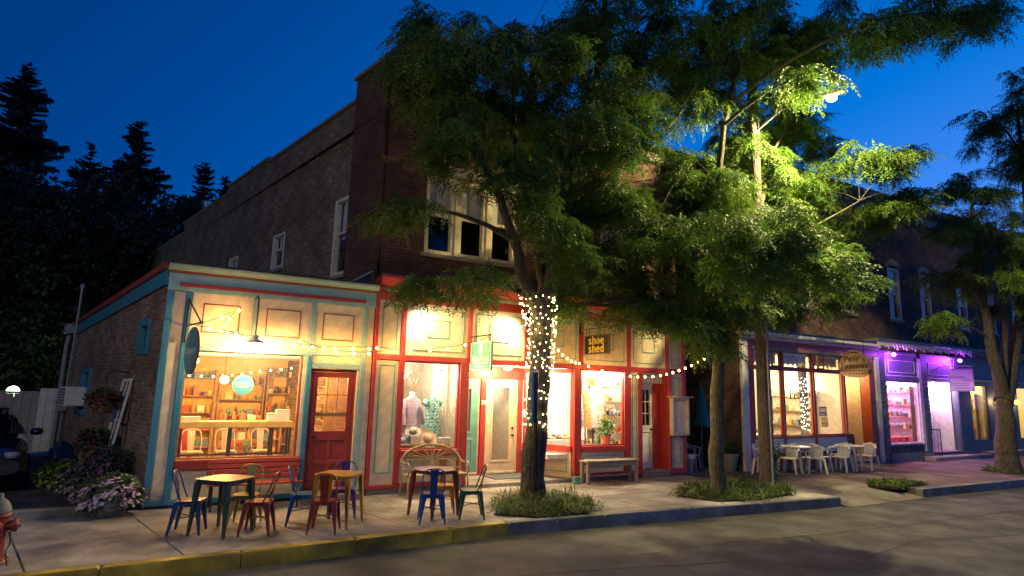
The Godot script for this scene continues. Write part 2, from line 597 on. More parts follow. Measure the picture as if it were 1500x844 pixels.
func build_ground() -> void:
	var b := mb()
	b.poly([Vector3(-250, -0.32, -250), Vector3(250, -0.32, -250), Vector3(250, -0.32, 250), Vector3(-250, -0.32, 250)], Vector3(0, -1, 0))
	struct(part("ground", b, mats["earth"], self))
	# road: a strip following the kerb to beyond the camera
	b = mb()
	for i in KERB.size() - 1:
		var p: Array = KERB[i]
		var q: Array = KERB[i + 1]
		b.poly([Vector3(p[0], -0.20, p[1] - 0.05), Vector3(q[0], -0.20, q[1] - 0.05), Vector3(q[0], -0.20, 15.5), Vector3(p[0], -0.20, 15.5)], Vector3(0, -9, 6))
	var road := struct(part("road", b, mats["asphalt"], self))
	# tar joints and a patch, thin sheets of sealing compound on the road
	for line in [[Vector2(6.0, 5.0), Vector2(8.5, 5.1), Vector2(10.4, 5.35), Vector2(14.0, 5.6), Vector2(19, 5.8), Vector2(30, 6.4)], [Vector2(9.6, 6.6), Vector2(11.5, 6.3), Vector2(14, 6.9), Vector2(18, 7.2)], [Vector2(3.0, 4.9), Vector2(4.6, 5.2), Vector2(7.6, 5.9), Vector2(9.2, 7.4)], [Vector2(11.6, 4.3), Vector2(12.1, 5.3), Vector2(12.0, 6.4)]]:
		b = mb()
		for i in line.size() - 1:
			var steps := 10
			for k in steps:
				var a: Vector2 = line[i].lerp(line[i + 1], float(k) / steps)
				var c: Vector2 = line[i].lerp(line[i + 1], float(k + 1) / steps)
				var o0 := sin(a.x * 3.0) * 0.01
				var o1 := sin(c.x * 3.0) * 0.01
				var w0 := 0.012 + 0.005 * sin(a.x * 13.0)
				var w1 := 0.012 + 0.005 * sin(c.x * 13.0)
				b.poly([Vector3(a.x, -0.1965, a.y + o0 - w0), Vector3(c.x, -0.1965, c.y + o1 - w1), Vector3(c.x, -0.1965, c.y + o1 + w1), Vector3(a.x, -0.1965, a.y + o0 + w0)], Vector3(a.x, -9, a.y))
		part("tar_joint", b, mats["tar"], road)
	# pavement slabs, their joints at the slant of the property lines
	var walk := Node3D.new()
	walk.name = "sidewalk"
	add_child(walk)
	struct(walk)
	b = mb()
	for i in KERB.size() - 1:
		var p: Array = KERB[i]
		var q: Array = KERB[i + 1]
		if q[0] > 45.0: continue
		b.poly([Vector3(p[0], -0.23, -1.8), Vector3(q[0], -0.23, -1.8), Vector3(q[0], -0.23, q[1] - 0.1), Vector3(p[0], -0.23, p[1] - 0.1)], Vector3(0, -9, 0))
	part("bedding", b, mats["soil"], walk)
	for k in range(-6, 26):
		var x0 := -0.2 + 1.6 * k
		var x1 := x0 + 1.586
		for row in 2:
			var drive := x0 > 12.4 and x0 < 15.4
			var z0 := -0.06 if row == 0 else 1.752
			var pts := []
			for c in [[x0, 0], [x1, 0], [x1, 1], [x0, 1]]:
				var xx: float = c[0]
				var zz := z0
				if c[1] == 1:
					zz = 1.744 if row == 0 else (2.75 if drive else kerb_z(xx + SLANT * 3.3) - 0.17)
				pts.append(Vector2(xx + SLANT * zz, zz))
			if row == 0 and k == 25: continue
			b = mb()
			var dy := rng.randf_range(-0.004, 0.004)
			slab(b, pts, -0.22, dy)
			part("slab", b, mats["concrete"] if x0 < 12.5 else mats["brown_pavers"], walk)
			if drive and row == 1:
				b = mb()
				var m := Vector3(x0 + 1.4, -1.0, 3.3)
				var e0 := x0 + SLANT * 2.75
				var e1 := x1 + SLANT * 2.75
				b.poly([Vector3(e0, -0.004, 2.757), Vector3(e1, -0.004, 2.757), Vector3(e1 + 0.27, -0.192, 3.98), Vector3(e0 + 0.27, -0.192, 3.98)], m)
				part("ramp", b, mats["old_concrete"], walk)
	# kerb stones
	var kerb := Node3D.new()
	kerb.name = "kerb"
	add_child(kerb)
	struct(kerb)
	var x := -14.0
	while x < 44.0:
		var len := 1.52 if x < 5.2 else 1.9
		var e := minf(x + len, 5.25) if x < 5.2 else x + len
		if x > 13.3 and x < 16.4:
			x = 16.62
			continue
		b = mb()
		var p := Vector2(x, kerb_z(x))
		var q := Vector2(e - 0.012, kerb_z(e - 0.012))
		if e > 13.3 and x < 13.4:
			e = 13.42
			q = Vector2(13.4, kerb_z(13.4))
		slab(b, [p + Vector2(0, -0.16), q + Vector2(0, -0.16), q, p], -0.3, rng.randf_range(0.0, 0.008) + 0.004, 0.022)
		part("kerb_stone", b, mats["yellow_kerb"] if e < 5.3 else mats["kerb_stone"], kerb)
		x = e
	# the asphalt drive beside the gift shop, a low concrete edge in front of it
	b = mb()
	b.poly([Vector3(-14, 0.09, -0.05), Vector3(-0.1, 0.09, -0.05), Vector3(-4.4, 0.12, -16), Vector3(-20, 0.12, -16)], Vector3(-5, -5, -5))
	var dr := struct(part("driveway", b, mats["drive"], self))
	for k in 6:
		b = mb()
		b.bb(-14.0 + 2.3 * k, -14.0 + 2.3 * k + 2.285, -0.04, 0.105, -0.14, 0.02, 0.02)
		part("edge_stone", b, mats["concrete"], dr)

# ---------- pieces that many fronts share
func P(o: Node, called: String, mat: String, x0: float, x1: float, y0: float, y1: float, z0: float, z1: float, bev := 0.006) -> MeshInstance3D:
	return part(called, mb().bb(x0, x1, y0, y1, z0, z1, bev), mats[mat], o)

func glass(o: Node, called: String, x0: float, x1: float, y0: float, y1: float, z: float, mat: Material = null) -> MeshInstance3D:
	var b := mb()
	b.poly([Vector3(x0, y0, z), Vector3(x1, y0, z), Vector3(x1, y1, z), Vector3(x0, y1, z)], Vector3(x0, y0, z - 1.0))
	return part(called, b, mat if mat else pane(), o)

func moulding(o: Node, mat: String, x0: float, x1: float, y0: float, y1: float, z: float, w := 0.018) -> MeshInstance3D:
	return part("moulding", mb().frame(x0, x1, y0, y1, z, z + 0.012, w, 0.003), mats[mat], o)

func sash(o: Node, t: Transform3D, x0: float, x1: float, y0: float, y1: float, mat: String, sill: String, mid := 0.5, lites := 1) -> void:
	var b := mb()
	b.t = t
	b.frame(x0, x1, y0, y1, -0.14, 0.02, 0.085, 0.008)
	var ym := lerpf(y0, y1, mid)
	b.bb(x0 + 0.085, x1 - 0.085, ym - 0.03, ym + 0.03, -0.11, -0.03, 0.006)
	for k in range(1, lites):
		var xm := lerpf(x0 + 0.085, x1 - 0.085, float(k) / lites)
		b.bb(xm - 0.012, xm + 0.012, ym + 0.03, y1 - 0.085, -0.09, -0.05)
	var f := part("window", b, mats[mat], o)
	for h in [[y0 + 0.085, ym - 0.03, -0.09], [ym + 0.03, y1 - 0.085, -0.06]]:
		var g := mb()
		g.t = t
		g.poly([Vector3(x0 + 0.085, h[0], h[2]), Vector3(x1 - 0.085, h[0], h[2]), Vector3(x1 - 0.085, h[1], h[2]), Vector3(x0 + 0.085, h[1], h[2])], Vector3(x0, y0, -9))
		part("pane", g, pane("dark_pane", 0.12, Color(0.05, 0.06, 0.07)), f)
	var s := mb()
	s.t = t
	s.bb(x0 - 0.08, x1 + 0.08, y0 - 0.09, y0 - 0.002, -0.16, 0.09, 0.012)
	part("sill", s, mats[sill], f)
	# a roller blind half drawn behind the glass
	var c := mb()
	c.t = t
	c.bb(x0 + 0.06, x1 - 0.06, lerpf(y0, y1, 0.5), y1 - 0.06, -0.20, -0.192)
	part("blind", c, plain("blind", Color(0.62, 0.62, 0.60), 0.9), f)

func room(o: Node, x0: float, x1: float, y0: float, y1: float, z0: float, z1: float, wallm: String, floorm := "floor_board") -> void:
	# the inside of a shop: floor, ceiling, two sides and back, each with thickness, open to the front
	P(o, "interior_floor", floorm, x0, x1, y0 - 0.1, y0, z0, z1, 0.0)
	P(o, "interior_ceiling", "white_plaster", x0, x1, y1, y1 + 0.1, z0, z1, 0.0)
	P(o, "interior_wall", wallm, x0 - 0.06, x0, y0 - 0.1, y1 + 0.1, z0, z1, 0.0)
	P(o, "interior_wall", wallm, x1, x1 + 0.06, y0 - 0.1, y1 + 0.1, z0, z1, 0.0)
	P(o, "interior_wall", wallm, x0 - 0.06, x1 + 0.06, y0 - 0.1, y1 + 0.1, z0 - 0.08, z0, 0.0)

func side_frame(at: Vector3, a: float) -> Transform3D:
	return Transform3D(Basis(Vector3.UP, -(PI / 2.0 - a)), at)

func knob(o: Node, at: Vector3, mat := "black_metal", r := 0.03) -> void:
	var b := mb(at, Vector3(PI / 2, 0, 0))
	b.lathe(Vector3.ZERO, [Vector2(0.001, 0), Vector2(r, 0.0), Vector2(r, 0.012), Vector2(r * 0.4, 0.015), Vector2(r * 0.4, 0.035), Vector2(r * 0.95, 0.045), Vector2(r, 0.06), Vector2(r * 0.6, 0.075), Vector2(0.001, 0.078)], 12)
	part("handle", b, mats[mat], o)

# ---------- the cream and blue gift shop at the left end
func gift_shop() -> void:
	var o := thing("gift_shop", "single storey gift shop with cream panels, blue trim and brick side wall", "shop", Vector3.ZERO)
	var st := side_frame(Vector3(0.0, 0, 0), deg_to_rad(15.0))
	var sd := mb()
	sd.t = st
	sd.wall(-8.0, 0.0, -0.1, 3.3, 0.0, 0.22, [[-1.42, -0.78, 2.67, 3.24], [-6.15, -5.25, 1.35, 2.35]])
	sd.prism(PackedVector2Array([Vector2(-8, 3.3), Vector2(0, 3.3), Vector2(0, 3.86), Vector2(-8, 3.301)]), -0.22, 0.0)
	part("side_wall", sd, mats["side_brick"], o)
	sd = mb()
	sd.t = st
	sd.prism(PackedVector2Array([Vector2(-8.05, 3.24), Vector2(-0.02, 3.84), Vector2(-0.02, 4.12), Vector2(-8.05, 3.48)]), 0.002, 0.05)
	part("fascia", sd, mats["blue_paint"], o)
	sd = mb()
	sd.t = st
	sd.prism(PackedVector2Array([Vector2(-8.08, 3.482), Vector2(0.0, 4.122), Vector2(0.0, 4.235), Vector2(-8.08, 3.58)]), -0.2, 0.10)
	part("gutter", sd, mats["brick_red_paint"], o)
	# small blue window high on the side and the window that holds the cooling unit
	for w in [[-1.42, -0.78, 2.67, 3.24], [-6.15, -5.25, 1.35, 2.35]]:
		var b := mb()
		b.t = st
		b.frame(w[0] - 0.05, w[1] + 0.05, w[2] - 0.05, w[3] + 0.05, -0.08, 0.04, 0.13, 0.008)
		var f := part("window", b, mats["blue_paint"], o)
		b = mb()
		b.t = st
		b.poly([Vector3(w[0], w[2], -0.05), Vector3(w[1], w[2], -0.05), Vector3(w[1], w[3], -0.05), Vector3(w[0], w[3], -0.05)], Vector3(w[0], w[2], -9))
		part("pane", b, pane("dark_pane", 0.12, Color(0.05, 0.06, 0.07)), f)
	# back, right side, roof
	P(o, "back_wall", "stone", -2.0, 3.5, -0.1, 3.3, -7.9, -7.72, 0.0)
	P(o, "party_wall", "stone", 3.72, 3.785, -0.1, 4.05, -4.75, -0.13, 0.0)
	var rb := mb()
	rb.poly([Vector3(-0.02, 4.11, -0.1), Vector3(3.82, 4.11, -0.1), Vector3(2.0, 3.47, -7.9), Vector3(-2.09, 3.47, -7.75)], Vector3(1, 0, -3))
	rb.poly([Vector3(-0.02, 4.0, -0.12), Vector3(3.82, 4.0, -0.12), Vector3(2.0, 3.36, -7.9), Vector3(-2.09, 3.36, -7.75)], Vector3(1, 9, -3))
	part("roof", rb, mats["roof_felt"], o)
	# front, bottom to top
	P(o, "plinth", "dark_paint", 0.02, 3.78, -0.04, 0.05, -0.12, -0.01)
	P(o, "base_rail", "blue_paint", 0.0, 3.79, 0.05, 0.135, -0.12, 0.03)
	P(o, "corner_post", "blue_paint", 0.0, 0.11, 0.137, 3.74, -0.12, 0.03)
	P(o, "post_panel", "cream", 0.112, 0.308, 0.137, 3.74, -0.12, 0.0)
	P(o, "post", "blue_paint", 0.31, 0.41, 0.137, 3.74, -0.12, 0.03)
	P(o, "stall_riser", "cream", 0.412, 2.50, 0.137, 0.62, -0.12, 0.0)
	P(o, "window_sill", "brick_red_paint", 0.412, 2.50, 0.622, 0.80, -0.14, 0.05, 0.012)
	P(o, "reveal", "cream", 2.43, 2.502, 0.802, 2.70, -0.12, 0.0)
	P(o, "window_trim", "brick_red_paint", 2.405, 2.428, 0.802, 2.70, -0.1, -0.01)
	P(o, "post", "blue_paint", 2.504, 2.588, 0.137, 2.70, -0.12, 0.03)
	var wf := part("shop_window", mb().frame(0.412, 2.404, 0.802, 2.70, -0.1, -0.03, 0.022, 0.003), mats["timber"], o)
	glass(wf, "pane", 0.43, 2.39, 0.82, 2.68, -0.06)
	P(o, "window_head", "pale_blue", 0.412, 2.588, 2.702, 2.782, -0.12, 0.025)
	for x in [[0.412, 1.44], [1.532, 2.502], [2.592, 3.548]]:
		P(o, "transom_panel", "cream", x[0], x[1], 2.784 if x[0] < 2.0 else 2.832, 3.748, -0.12, 0.0)
	for x in [[0.60, 1.22], [1.68, 2.31], [2.74, 3.36]]:
		moulding(o, "red_line", x[0], x[1], 3.03, 3.56, 0.001)
	for x in [[1.442, 1.53], [2.504, 2.59]]:
		P(o, "transom_post", "pale_blue", x[0], x[1], 2.784, 3.748, -0.12, 0.025)
	P(o, "transom_post", "pale_blue", 3.55, 3.64, 0.137, 3.748, -0.12, 0.025)
	P(o, "post_panel", "cream", 3.642, 3.78, 0.137, 3.748, -0.12, 0.0)
	P(o, "door_head", "pale_blue", 2.592, 3.548, 2.722, 2.83, -0.12, 0.025)
	P(o, "door_panel", "cream", 2.592, 3.548, 2.572, 2.72, -0.12, 0.0)
	P(o, "door_head", "pale_blue", 2.592, 3.548, 2.47, 2.57, -0.12, 0.022)
	P(o, "door_jamb", "cream", 3.50, 3.547, 0.137, 2.468, -0.12, 0.0)
	P(o, "frieze", "pale_blue", 0.0, 3.79, 3.75, 4.075, -0.12, 0.03)
	P(o, "frieze_bar", "brick_red_paint", 0.19, 3.58, 3.83, 3.9, 0.032, 0.06)
	P(o, "frieze_line", "brick_red_paint", 0.0, 3.78, 4.077, 4.10, -0.05, 0.09)
	var cr := mb()
	cr.t = Transform3D(Basis(Vector3.UP, -PI / 2), Vector3(3.80, 0, 0))
	cr.prism(PackedVector2Array([Vector2(-0.05, 4.102), Vector2(0.1, 4.102), Vector2(0.13, 4.13), Vector2(0.19, 4.17), Vector2(0.2, 4.205), Vector2(-0.05, 4.205)]), 0.0, 3.82)
	part("cornice", cr, mats["pale_blue"], o)
	P(o, "roof_edge", "roof_felt", -0.04, 3.80, 4.207, 4.245, -0.15, 0.215)
	# red half glazed door
	var d := part("door", mb().frame(2.592, 3.498, 0.15, 2.462, -0.11, -0.06, 0.055, 0.006), mats["brick_red_paint"], o)
	part("stile", mb().frame(2.65, 3.44, 0.2, 2.40, -0.105, -0.055, 0.10, 0.006), mats["brick_red_paint"], d)
	part("rail", mb().bb(2.752, 3.338, 1.08, 1.26, -0.105, -0.055, 0.006).bb(2.752, 3.338, 0.62, 0.70, -0.104, -0.056, 0.006).bb(3.01, 3.08, 0.302, 0.618, -0.104, -0.058, 0.005).bb(3.01, 3.08, 0.702, 1.078, -0.104, -0.058, 0.005), mats["brick_red_paint"], d)
	P(d, "door_board", "brick_red_paint", 2.752, 3.338, 0.302, 1.078, -0.095, -0.075, 0.0)
	part("glazing_bar", mb().bb(2.94, 2.958, 1.62, 2.298, -0.085, -0.068).bb(3.135, 3.153, 1.62, 2.298, -0.085, -0.068).bb(2.752, 3.338, 1.95, 1.968, -0.086, -0.067).bb(2.752, 3.338, 1.54, 1.62, -0.1, -0.06, 0.004), mats["timber"], d)
	glass(d, "pane", 2.752, 3.338, 1.262, 2.298, -0.075)
	knob(d, Vector3(2.71, 1.17, -0.055))
	P(o, "door_step", "stone", 2.55, 3.62, -0.04, 0.125, 0.032, 0.38, 0.012)
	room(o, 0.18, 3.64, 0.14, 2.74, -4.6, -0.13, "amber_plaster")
	# sloping flashing board where the roof meets the brick building
	var fl := mb()
	fl.prism(PackedVector2Array([Vector2(3.30, 4.25), Vector2(3.86, 4.25), Vector2(3.86, 4.62)]), -0.34, -0.31)
	var fb := part("flashing_board", fl, mats["dark_paint"], o)
	part("edge_strip", mb().tube([Vector3(3.29, 4.27, -0.30), Vector3(3.86, 4.65, -0.30)], [0.022], 6), mats["pale_blue"], fb)
	# cooling unit in the side window
	var ac := thing("air_conditioner", "white window air conditioner sticking out of the brick side wall", "air conditioner", st * Vector3(-5.72, 1.5, 0.0), st.basis.get_euler().y)
	part("casing", mb().bb(-0.34, 0.34, 0.0, 0.44, 0.02, 0.42, 0.015), mats["white_paint"], ac)
	for k in 6: part("louvre", mb().bb(-0.30, 0.30, 0.05 + k * 0.062, 0.08 + k * 0.062, 0.421, 0.43, 0.0), mats["slate_paint"], ac)
	for k in 4: part("louvre", mb().bb(-0.35, -0.341, 0.06 + k * 0.09, 0.10 + k * 0.09, 0.1, 0.36, 0.0), mats["slate_paint"], ac)
	# drainpipes and meter box at the far end of the side wall
	var dp := thing("drainpipe", "pale drainpipe with hopper running down the far end of side wall", "drainpipe", st * Vector3(-7.9, 0.0, 0.12), st.basis.get_euler().y)
	part("pipe", mb().tube([Vector3(-0.2, 0.1, 0), Vector3(-0.2, 3.0, 0), Vector3(0.0, 3.4, -0.02)], [0.055], 10), mats["grey_metal"], dp)
	part("hopper", mb().bb(-0.15, 0.2, 3.3, 3.55, -0.08, 0.12, 0.01), mats["grey_metal"], dp)
	part("bracket", mb().bb(-0.29, -0.11, 1.5, 1.54, -0.1, 0.07, 0.0), mats["grey_metal"], dp)
	var cd := thing("conduit", "thin slanting conduit pipe rising above the shop's low roof", "pipe", st * Vector3(-7.3, 0.0, 0.08), st.basis.get_euler().y)
	part("pipe", mb().tube([Vector3(-0.35, 0.5, 0), Vector3(0.05, 3.2, 0.02), Vector3(0.1, 4.5, 0.02)], [0.03], 8), mats["grey_metal"], cd)
	part("weather_cap", mb().lathe(Vector3(0.1, 4.48, 0.02), [Vector2(0.05, 0), Vector2(0.055, 0.05), Vector2(0.02, 0.1), Vector2(0.001, 0.11)], 10), mats["grey_metal"], cd)
	P(cd, "meter_box", "grey_metal", -0.45, -0.1, 1.3, 1.9, -0.06, 0.1, 0.012)
	# oval blade sign on its bracket
	var os := thing("oval_sign", "oval blue blade sign seen nearly edge-on beside the big shop window", "sign", Vector3(0.36, 2.67, 0.06), -PI / 2 + 0.27)
	var ov := PackedVector2Array()
	for k in 32: ov.append(Vector2(0.42 + 0.33 * cos(TAU * k / 32), 0.40 * sin(TAU * k / 32)))
	part("board", mb().prism(ov, -0.015, 0.015), mats["blue_paint"], os)
	var ov2 := PackedVector2Array()
	for k in 32: ov2.append(Vector2(0.42 + 0.345 * cos(TAU * k / 32), 0.415 * sin(TAU * k / 32)))
	part("rim", mb().prism(ov2, -0.01, 0.01), mats["red_line"], os)
	letters("lettering", "Sapper's", 0.12, plain("sign_cream", Color(0.6, 0.6, 0.5)), os, Vector3(0.42, 0, 0.02), 0.0, true, false, 0.5)
	part("bracket", mb().tube([Vector3(0, 0.95, 0), Vector3(0, 0.15, 0)], [0.02], 6).tube([Vector3(0, 0.92, 0), Vector3(0.75, 0.46, 0)], [0.014], 6).tube([Vector3(0, 0.45, 0), Vector3(0.8, 0.48, 0)], [0.014], 6), mats["black_metal"], os)
	# pendant barn lamp
	var pl := thing("pendant_lamp", "lit white enamel lamp hanging on a rod over the shop window", "lamp", Vector3(1.47, 2.84, 0.42))
	part("rod", mb().tube([Vector3(-0.02, 0.86, -0.38), Vector3(-0.02, 0.9, -0.05), Vector3(0, 0.84, 0), Vector3(0, 0.15, 0)], [0.012], 6), mats["black_metal"], pl)
	part("shade", mb().lathe(Vector3.ZERO, [Vector2(0.17, 0.02), Vector2(0.15, 0.06), Vector2(0.07, 0.1), Vector2(0.05, 0.17), Vector2(0.001, 0.18)], 20), mats["white_paint"], pl)
	var bulb := SphereMesh.new()
	bulb.radius = 0.085
	bulb.height = 0.17
	put("bulb", bulb, glow("pendant_glow", WHITE, 30.0), pl, Transform3D(Basis(), Vector3(0, -0.04, 0)))
	omni("pendant_light", Vector3(0, -0.06, 0), Color(1.0, 0.86, 0.60), 1.5, 0.07, pl)

# ---------- the two storey brick building with the red storefronts
func brick_building() -> void:
	var o := thing("brick_building", "two storey brick building with red and cream storefronts and stepped side parapet", "building", Vector3.ZERO)
	var st := side_frame(Vector3(3.85, 0, -0.3), deg_to_rad(12.0))
	var wins := [[-2.25, -1.36, 4.72, 6.65], [-6.3, -5.4, 5.40, 6.45], [-10.3, -9.4, 5.35, 6.32]]
	var b := mb()
	b.t = st
	b.wall(-24.0, -17.2, 0.0, 8.4, 0.0, 0.3)
	b.wall(-17.2, -11.2, 0.0, 8.85, 0.0, 0.3)
	b.wall(-11.2, -7.3, 0.0, 9.12, 0.0, 0.3, [wins[2]])
	b.wall(-7.3, -2.6, 0.0, 9.0, 0.0, 0.3, [wins[1]])
	b.wall(-2.6, -1.2, 0.0, 9.0, 0.0, 0.3, [wins[0]])
	b.wall(-1.2, 0.0, 0.0, 9.45, 0.0, 0.3)
	part("side_wall", b, mats["side_brick"], o)
	b = mb()
	b.t = st
	b.bb(-1.38, 0.05, 0.5, 9.5, 0.002, 0.10, 0.01)
	part("pier", b, mats["red_brick"], o)
	for c in [[-24.05, -17.15, 8.4], [-17.2, -11.15, 8.85], [-11.2, -7.25, 9.12], [-7.3, -1.4, 9.0], [-1.45, 0.1, 9.5]]:
		b = mb()
		b.t = st
		b.bb(c[0], c[1] - 0.003, c[2] + 0.002, c[2] + 0.09, -0.36, 0.07 if c[0] < -2.0 else 0.16, 0.015)
		part("coping", b, mats["stone"], o)
	for w in wins: sash(o, st, w[0], w[1], w[2], w[3], "white_paint", "lintel", 0.55, 2)
	# upper front
	var up := [[4.90, 5.62, 5.15, 7.02], [5.72, 6.44, 5.15, 7.02], [6.54, 7.26, 5.15, 7.02], [9.9, 10.62, 5.15, 7.02], [10.72, 11.44, 5.15, 7.02]]
	b = mb()
	b.wall(3.85, 12.64, 4.3, 9.2, -0.3, 0.3, up)
	part("upper_wall", b, mats["red_brick"], o)
	for w in up: sash(o, Transform3D(Basis(), Vector3(0, 0, -0.3)), w[0], w[1], w[2], w[3], "cream", "lintel", 0.5, 1)
	for x in [[5.622, 5.718], [6.442, 6.538], [10.622, 10.718]]: P(o, "mullion", "cream", x[0], x[1], 5.15, 7.02, -0.32, -0.25)
	P(o, "lintel", "lintel", 4.78, 7.38, 7.03, 7.3, -0.34, -0.26, 0.012)
	P(o, "lintel", "lintel", 9.78, 11.56, 7.03, 7.3, -0.34, -0.26, 0.012)
	P(o, "parapet_cornice", "stone", 3.95, 12.7, 8.75, 9.0, -0.32, -0.12, 0.02)
	P(o, "coping", "stone", 3.86, 12.7, 9.202, 9.3, -0.66, -0.24, 0.015)
	b = mb()
	b.poly([Vector3(3.65, 8.2, -0.61), Vector3(12.42, 8.2, -0.61), Vector3(12.42, 8.0, -23.5), Vector3(-1.0, 8.0, -23.5)], Vector3(5, 0, -9))
	part("roof", b, mats["roof_felt"], o)
	P(o, "far_wall", "red_brick", 12.42, 12.64, 0.0, 9.2, -23.5, -0.62, 0.0)
	P(o, "rear_wall", "red_brick", -0.85, 12.42, 0.0, 8.2, -23.7, -23.5, 0.0)
	P(o, "upper_floor", "floor_board", 3.2, 12.42, 4.32, 4.4, -12.0, -0.62, 0.0)
	P(o, "hall_wall", "plaster", 3.9, 12.42, 0.0, 8.2, -12.1, -12.0, 0.0)
	# storefront
	P(o, "foundation", "stone", 3.83, 6.05, -0.05, 0.115, -0.3, -0.02, 0.01)
	P(o, "foundation", "stone", 8.90, 11.05, -0.05, 0.075, -0.3, -0.02, 0.01)
	P(o, "foundation", "stone", 12.02, 12.62, -0.05, 0.075, -0.3, -0.02, 0.01)
	P(o, "base_rail", "red_paint", 3.80, 6.02, 0.117, 0.195, -0.12, 0.03)
	P(o, "base_rail", "red_paint", 8.90, 11.06, 0.077, 0.195, -0.12, 0.03)
	P(o, "base_rail", "red_paint", 12.0, 12.64, 0.077, 0.195, -0.12, 0.03)
	for x in [[3.80, 3.872], [4.372, 4.482]]:
		P(o, "post", "red_paint", x[0], x[1], 0.197, 3.945, -0.12, 0.035)
	P(o, "post", "red_paint", 5.79, 6.0, 0.197, 2.698, -0.12, 0.04)
	P(o, "corner_post", "red_paint", 8.88, 9.092, 0.197, 2.698, -0.16, 0.04)
	P(o, "post", "red_paint", 10.46, 10.672, 0.197, 2.698, -0.12, 0.035)
	P(o, "post", "red_paint", 10.942, 11.06, 0.197, 2.698, -0.12, 0.035)
	P(o, "post", "red_paint", 12.0, 12.1, 0.197, 2.698, -0.12, 0.035)
	P(o, "corner_post", "red_paint", 12.52, 12.64, 0.197, 3.945, -0.12, 0.035)
	P(o, "middle_rail", "red_paint", 4.484, 12.518, 2.70, 2.815, -0.12, 0.03)
	# narrow panel at the left end and below the windows
	P(o, "panel", "cream", 3.874, 4.37, 0.197, 2.698, -0.12, 0.0)
	P(o, "panel_rail", "red_paint", 3.874, 4.37, 2.70, 2.815, -0.12, 0.03)
	P(o, "panel", "cream", 3.874, 4.37, 2.817, 3.945, -0.12, 0.0)
	moulding(o, "teal_line", 3.96, 4.29, 0.42, 2.60, 0.001)
	moulding(o, "teal_line", 3.96, 4.29, 2.95, 3.83, 0.001)
	P(o, "stall_riser", "cream", 4.484, 5.788, 0.197, 0.715, -0.12, 0.0)
	P(o, "window_sill", "red_paint", 4.484, 5.788, 0.717, 0.862, -0.12, 0.07, 0.012)
	P(o, "stall_riser", "cream", 9.094, 10.458, 0.197, 0.695, -0.12, 0.0)
	moulding(o, "teal_line", 9.18, 10.38, 0.33, 0.61, 0.001)
	P(o, "window_sill", "red_paint", 9.094, 10.458, 0.697, 0.838, -0.12, 0.07, 0.012)
	P(o, "panel", "cream", 10.674, 10.94, 0.197, 2.698, -0.12, 0.0)
	moulding(o, "teal_line", 10.73, 10.88, 0.36, 2.62, 0.001)
	P(o, "panel", "cream", 12.102, 12.518, 0.197, 2.698, -0.12, 0.0)
	moulding(o, "teal_line", 12.18, 12.44, 0.33, 2.60, 0.001)
	var w1 := part("shop_window", mb().frame(4.484, 5.788, 0.864, 2.698, -0.1, -0.02, 0.03, 0.004), mats["red_paint"], o)
	glass(w1, "pane", 4.51, 5.76, 0.89, 2.67, -0.06)
	var w2 := part("shop_window", mb().frame(9.094, 10.458, 0.84, 2.698, -0.1, -0.02, 0.028, 0.004), mats["red_paint"], o)
	glass(w2, "pane", 9.12, 10.43, 0.866, 2.67, -0.06)
	letters("lettering", "shoe", 0.2, plain("gold_letters", Color(0.45, 0.24, 0.05), 0.4), w2, Vector3(9.9, 1.76, -0.05), 0.0, false, false, 0.52)
	letters("lettering", "shed", 0.2, plain("gold_letters", Color(0.45, 0.24, 0.05), 0.4), w2, Vector3(9.93, 1.52, -0.05), 0.0, false, false, 0.55)
	# transom panels with their two mouldings each
	var tx := [4.484, 5.94, 6.05, 7.44, 7.54, 9.03, 9.14, 10.57, 10.68, 11.92, 12.02, 12.518]
	for k in 6:
		var a: float = tx[k * 2]
		var e: float = tx[k * 2 + 1]
		P(o, "transom_panel", "cream", a, e, 2.817, 3.945, -0.12, 0.0)
		moulding(o, "teal_line", a + 0.1, e - 0.1, 2.93, 3.84, 0.001)
		if k < 5:
			moulding(o, "teal_line", lerpf(a, e, 0.32), lerpf(a, e, 0.68), 3.22, 3.62, 0.001)
			P(o, "transom_post", "red_paint", e + 0.002, tx[k * 2 + 2] - 0.002, 2.817, 3.945, -0.12, 0.035)
	P(o, "frieze", "red_paint", 3.80, 12.66, 3.947, 4.13, -0.12, 0.05)
	P(o, "frieze_strip", "pale_green", 3.98, 12.64, 4.132, 4.205, -0.12, 0.12) if mats.has("pale_green") else P(o, "frieze_strip", "pale_blue", 3.98, 12.64, 4.132, 4.205, -0.12, 0.12)
	var cr := mb()
	cr.t = Transform3D(Basis(Vector3.UP, -PI / 2), Vector3(12.72, 0, 0))
	cr.prism(PackedVector2Array([Vector2(-0.3, 4.207), Vector2(0.12, 4.207), Vector2(0.16, 4.24), Vector2(0.24, 4.29), Vector2(0.3, 4.36), Vector2(0.36, 4.38), Vector2(0.36, 4.43), Vector2(-0.3, 4.43)]), 0.0, 8.9)
	part("cornice", cr, mats["red_paint"], o)
	P(o, "cornice_roof", "roof_felt", 3.80, 12.74, 4.432, 4.46, -0.29, 0.385)
	P(o, "cornice_bracket", "red_paint", 3.80, 3.97, 4.132, 4.205, -0.12, 0.16)
	# the recessed doorway between the two windows
	P(o, "porch_floor", "concrete", 6.02, 8.86, -0.05, 0.09, -1.3, 0.0, 0.01)
	P(o, "porch_ceiling", "white_plaster", 5.95, 9.0, 2.71, 2.80, -1.3, -0.13, 0.0)
	P(o, "porch_wall", "red_paint", 5.97, 6.03, 0.09, 2.70, -1.3, -0.13)
	P(o, "porch_wall", "red_paint", 6.032, 8.2, 2.40, 2.70, -1.36, -1.24)
	P(o, "porch_post", "red_paint", 6.955, 7.10, 0.09, 2.398, -1.36, -1.22)
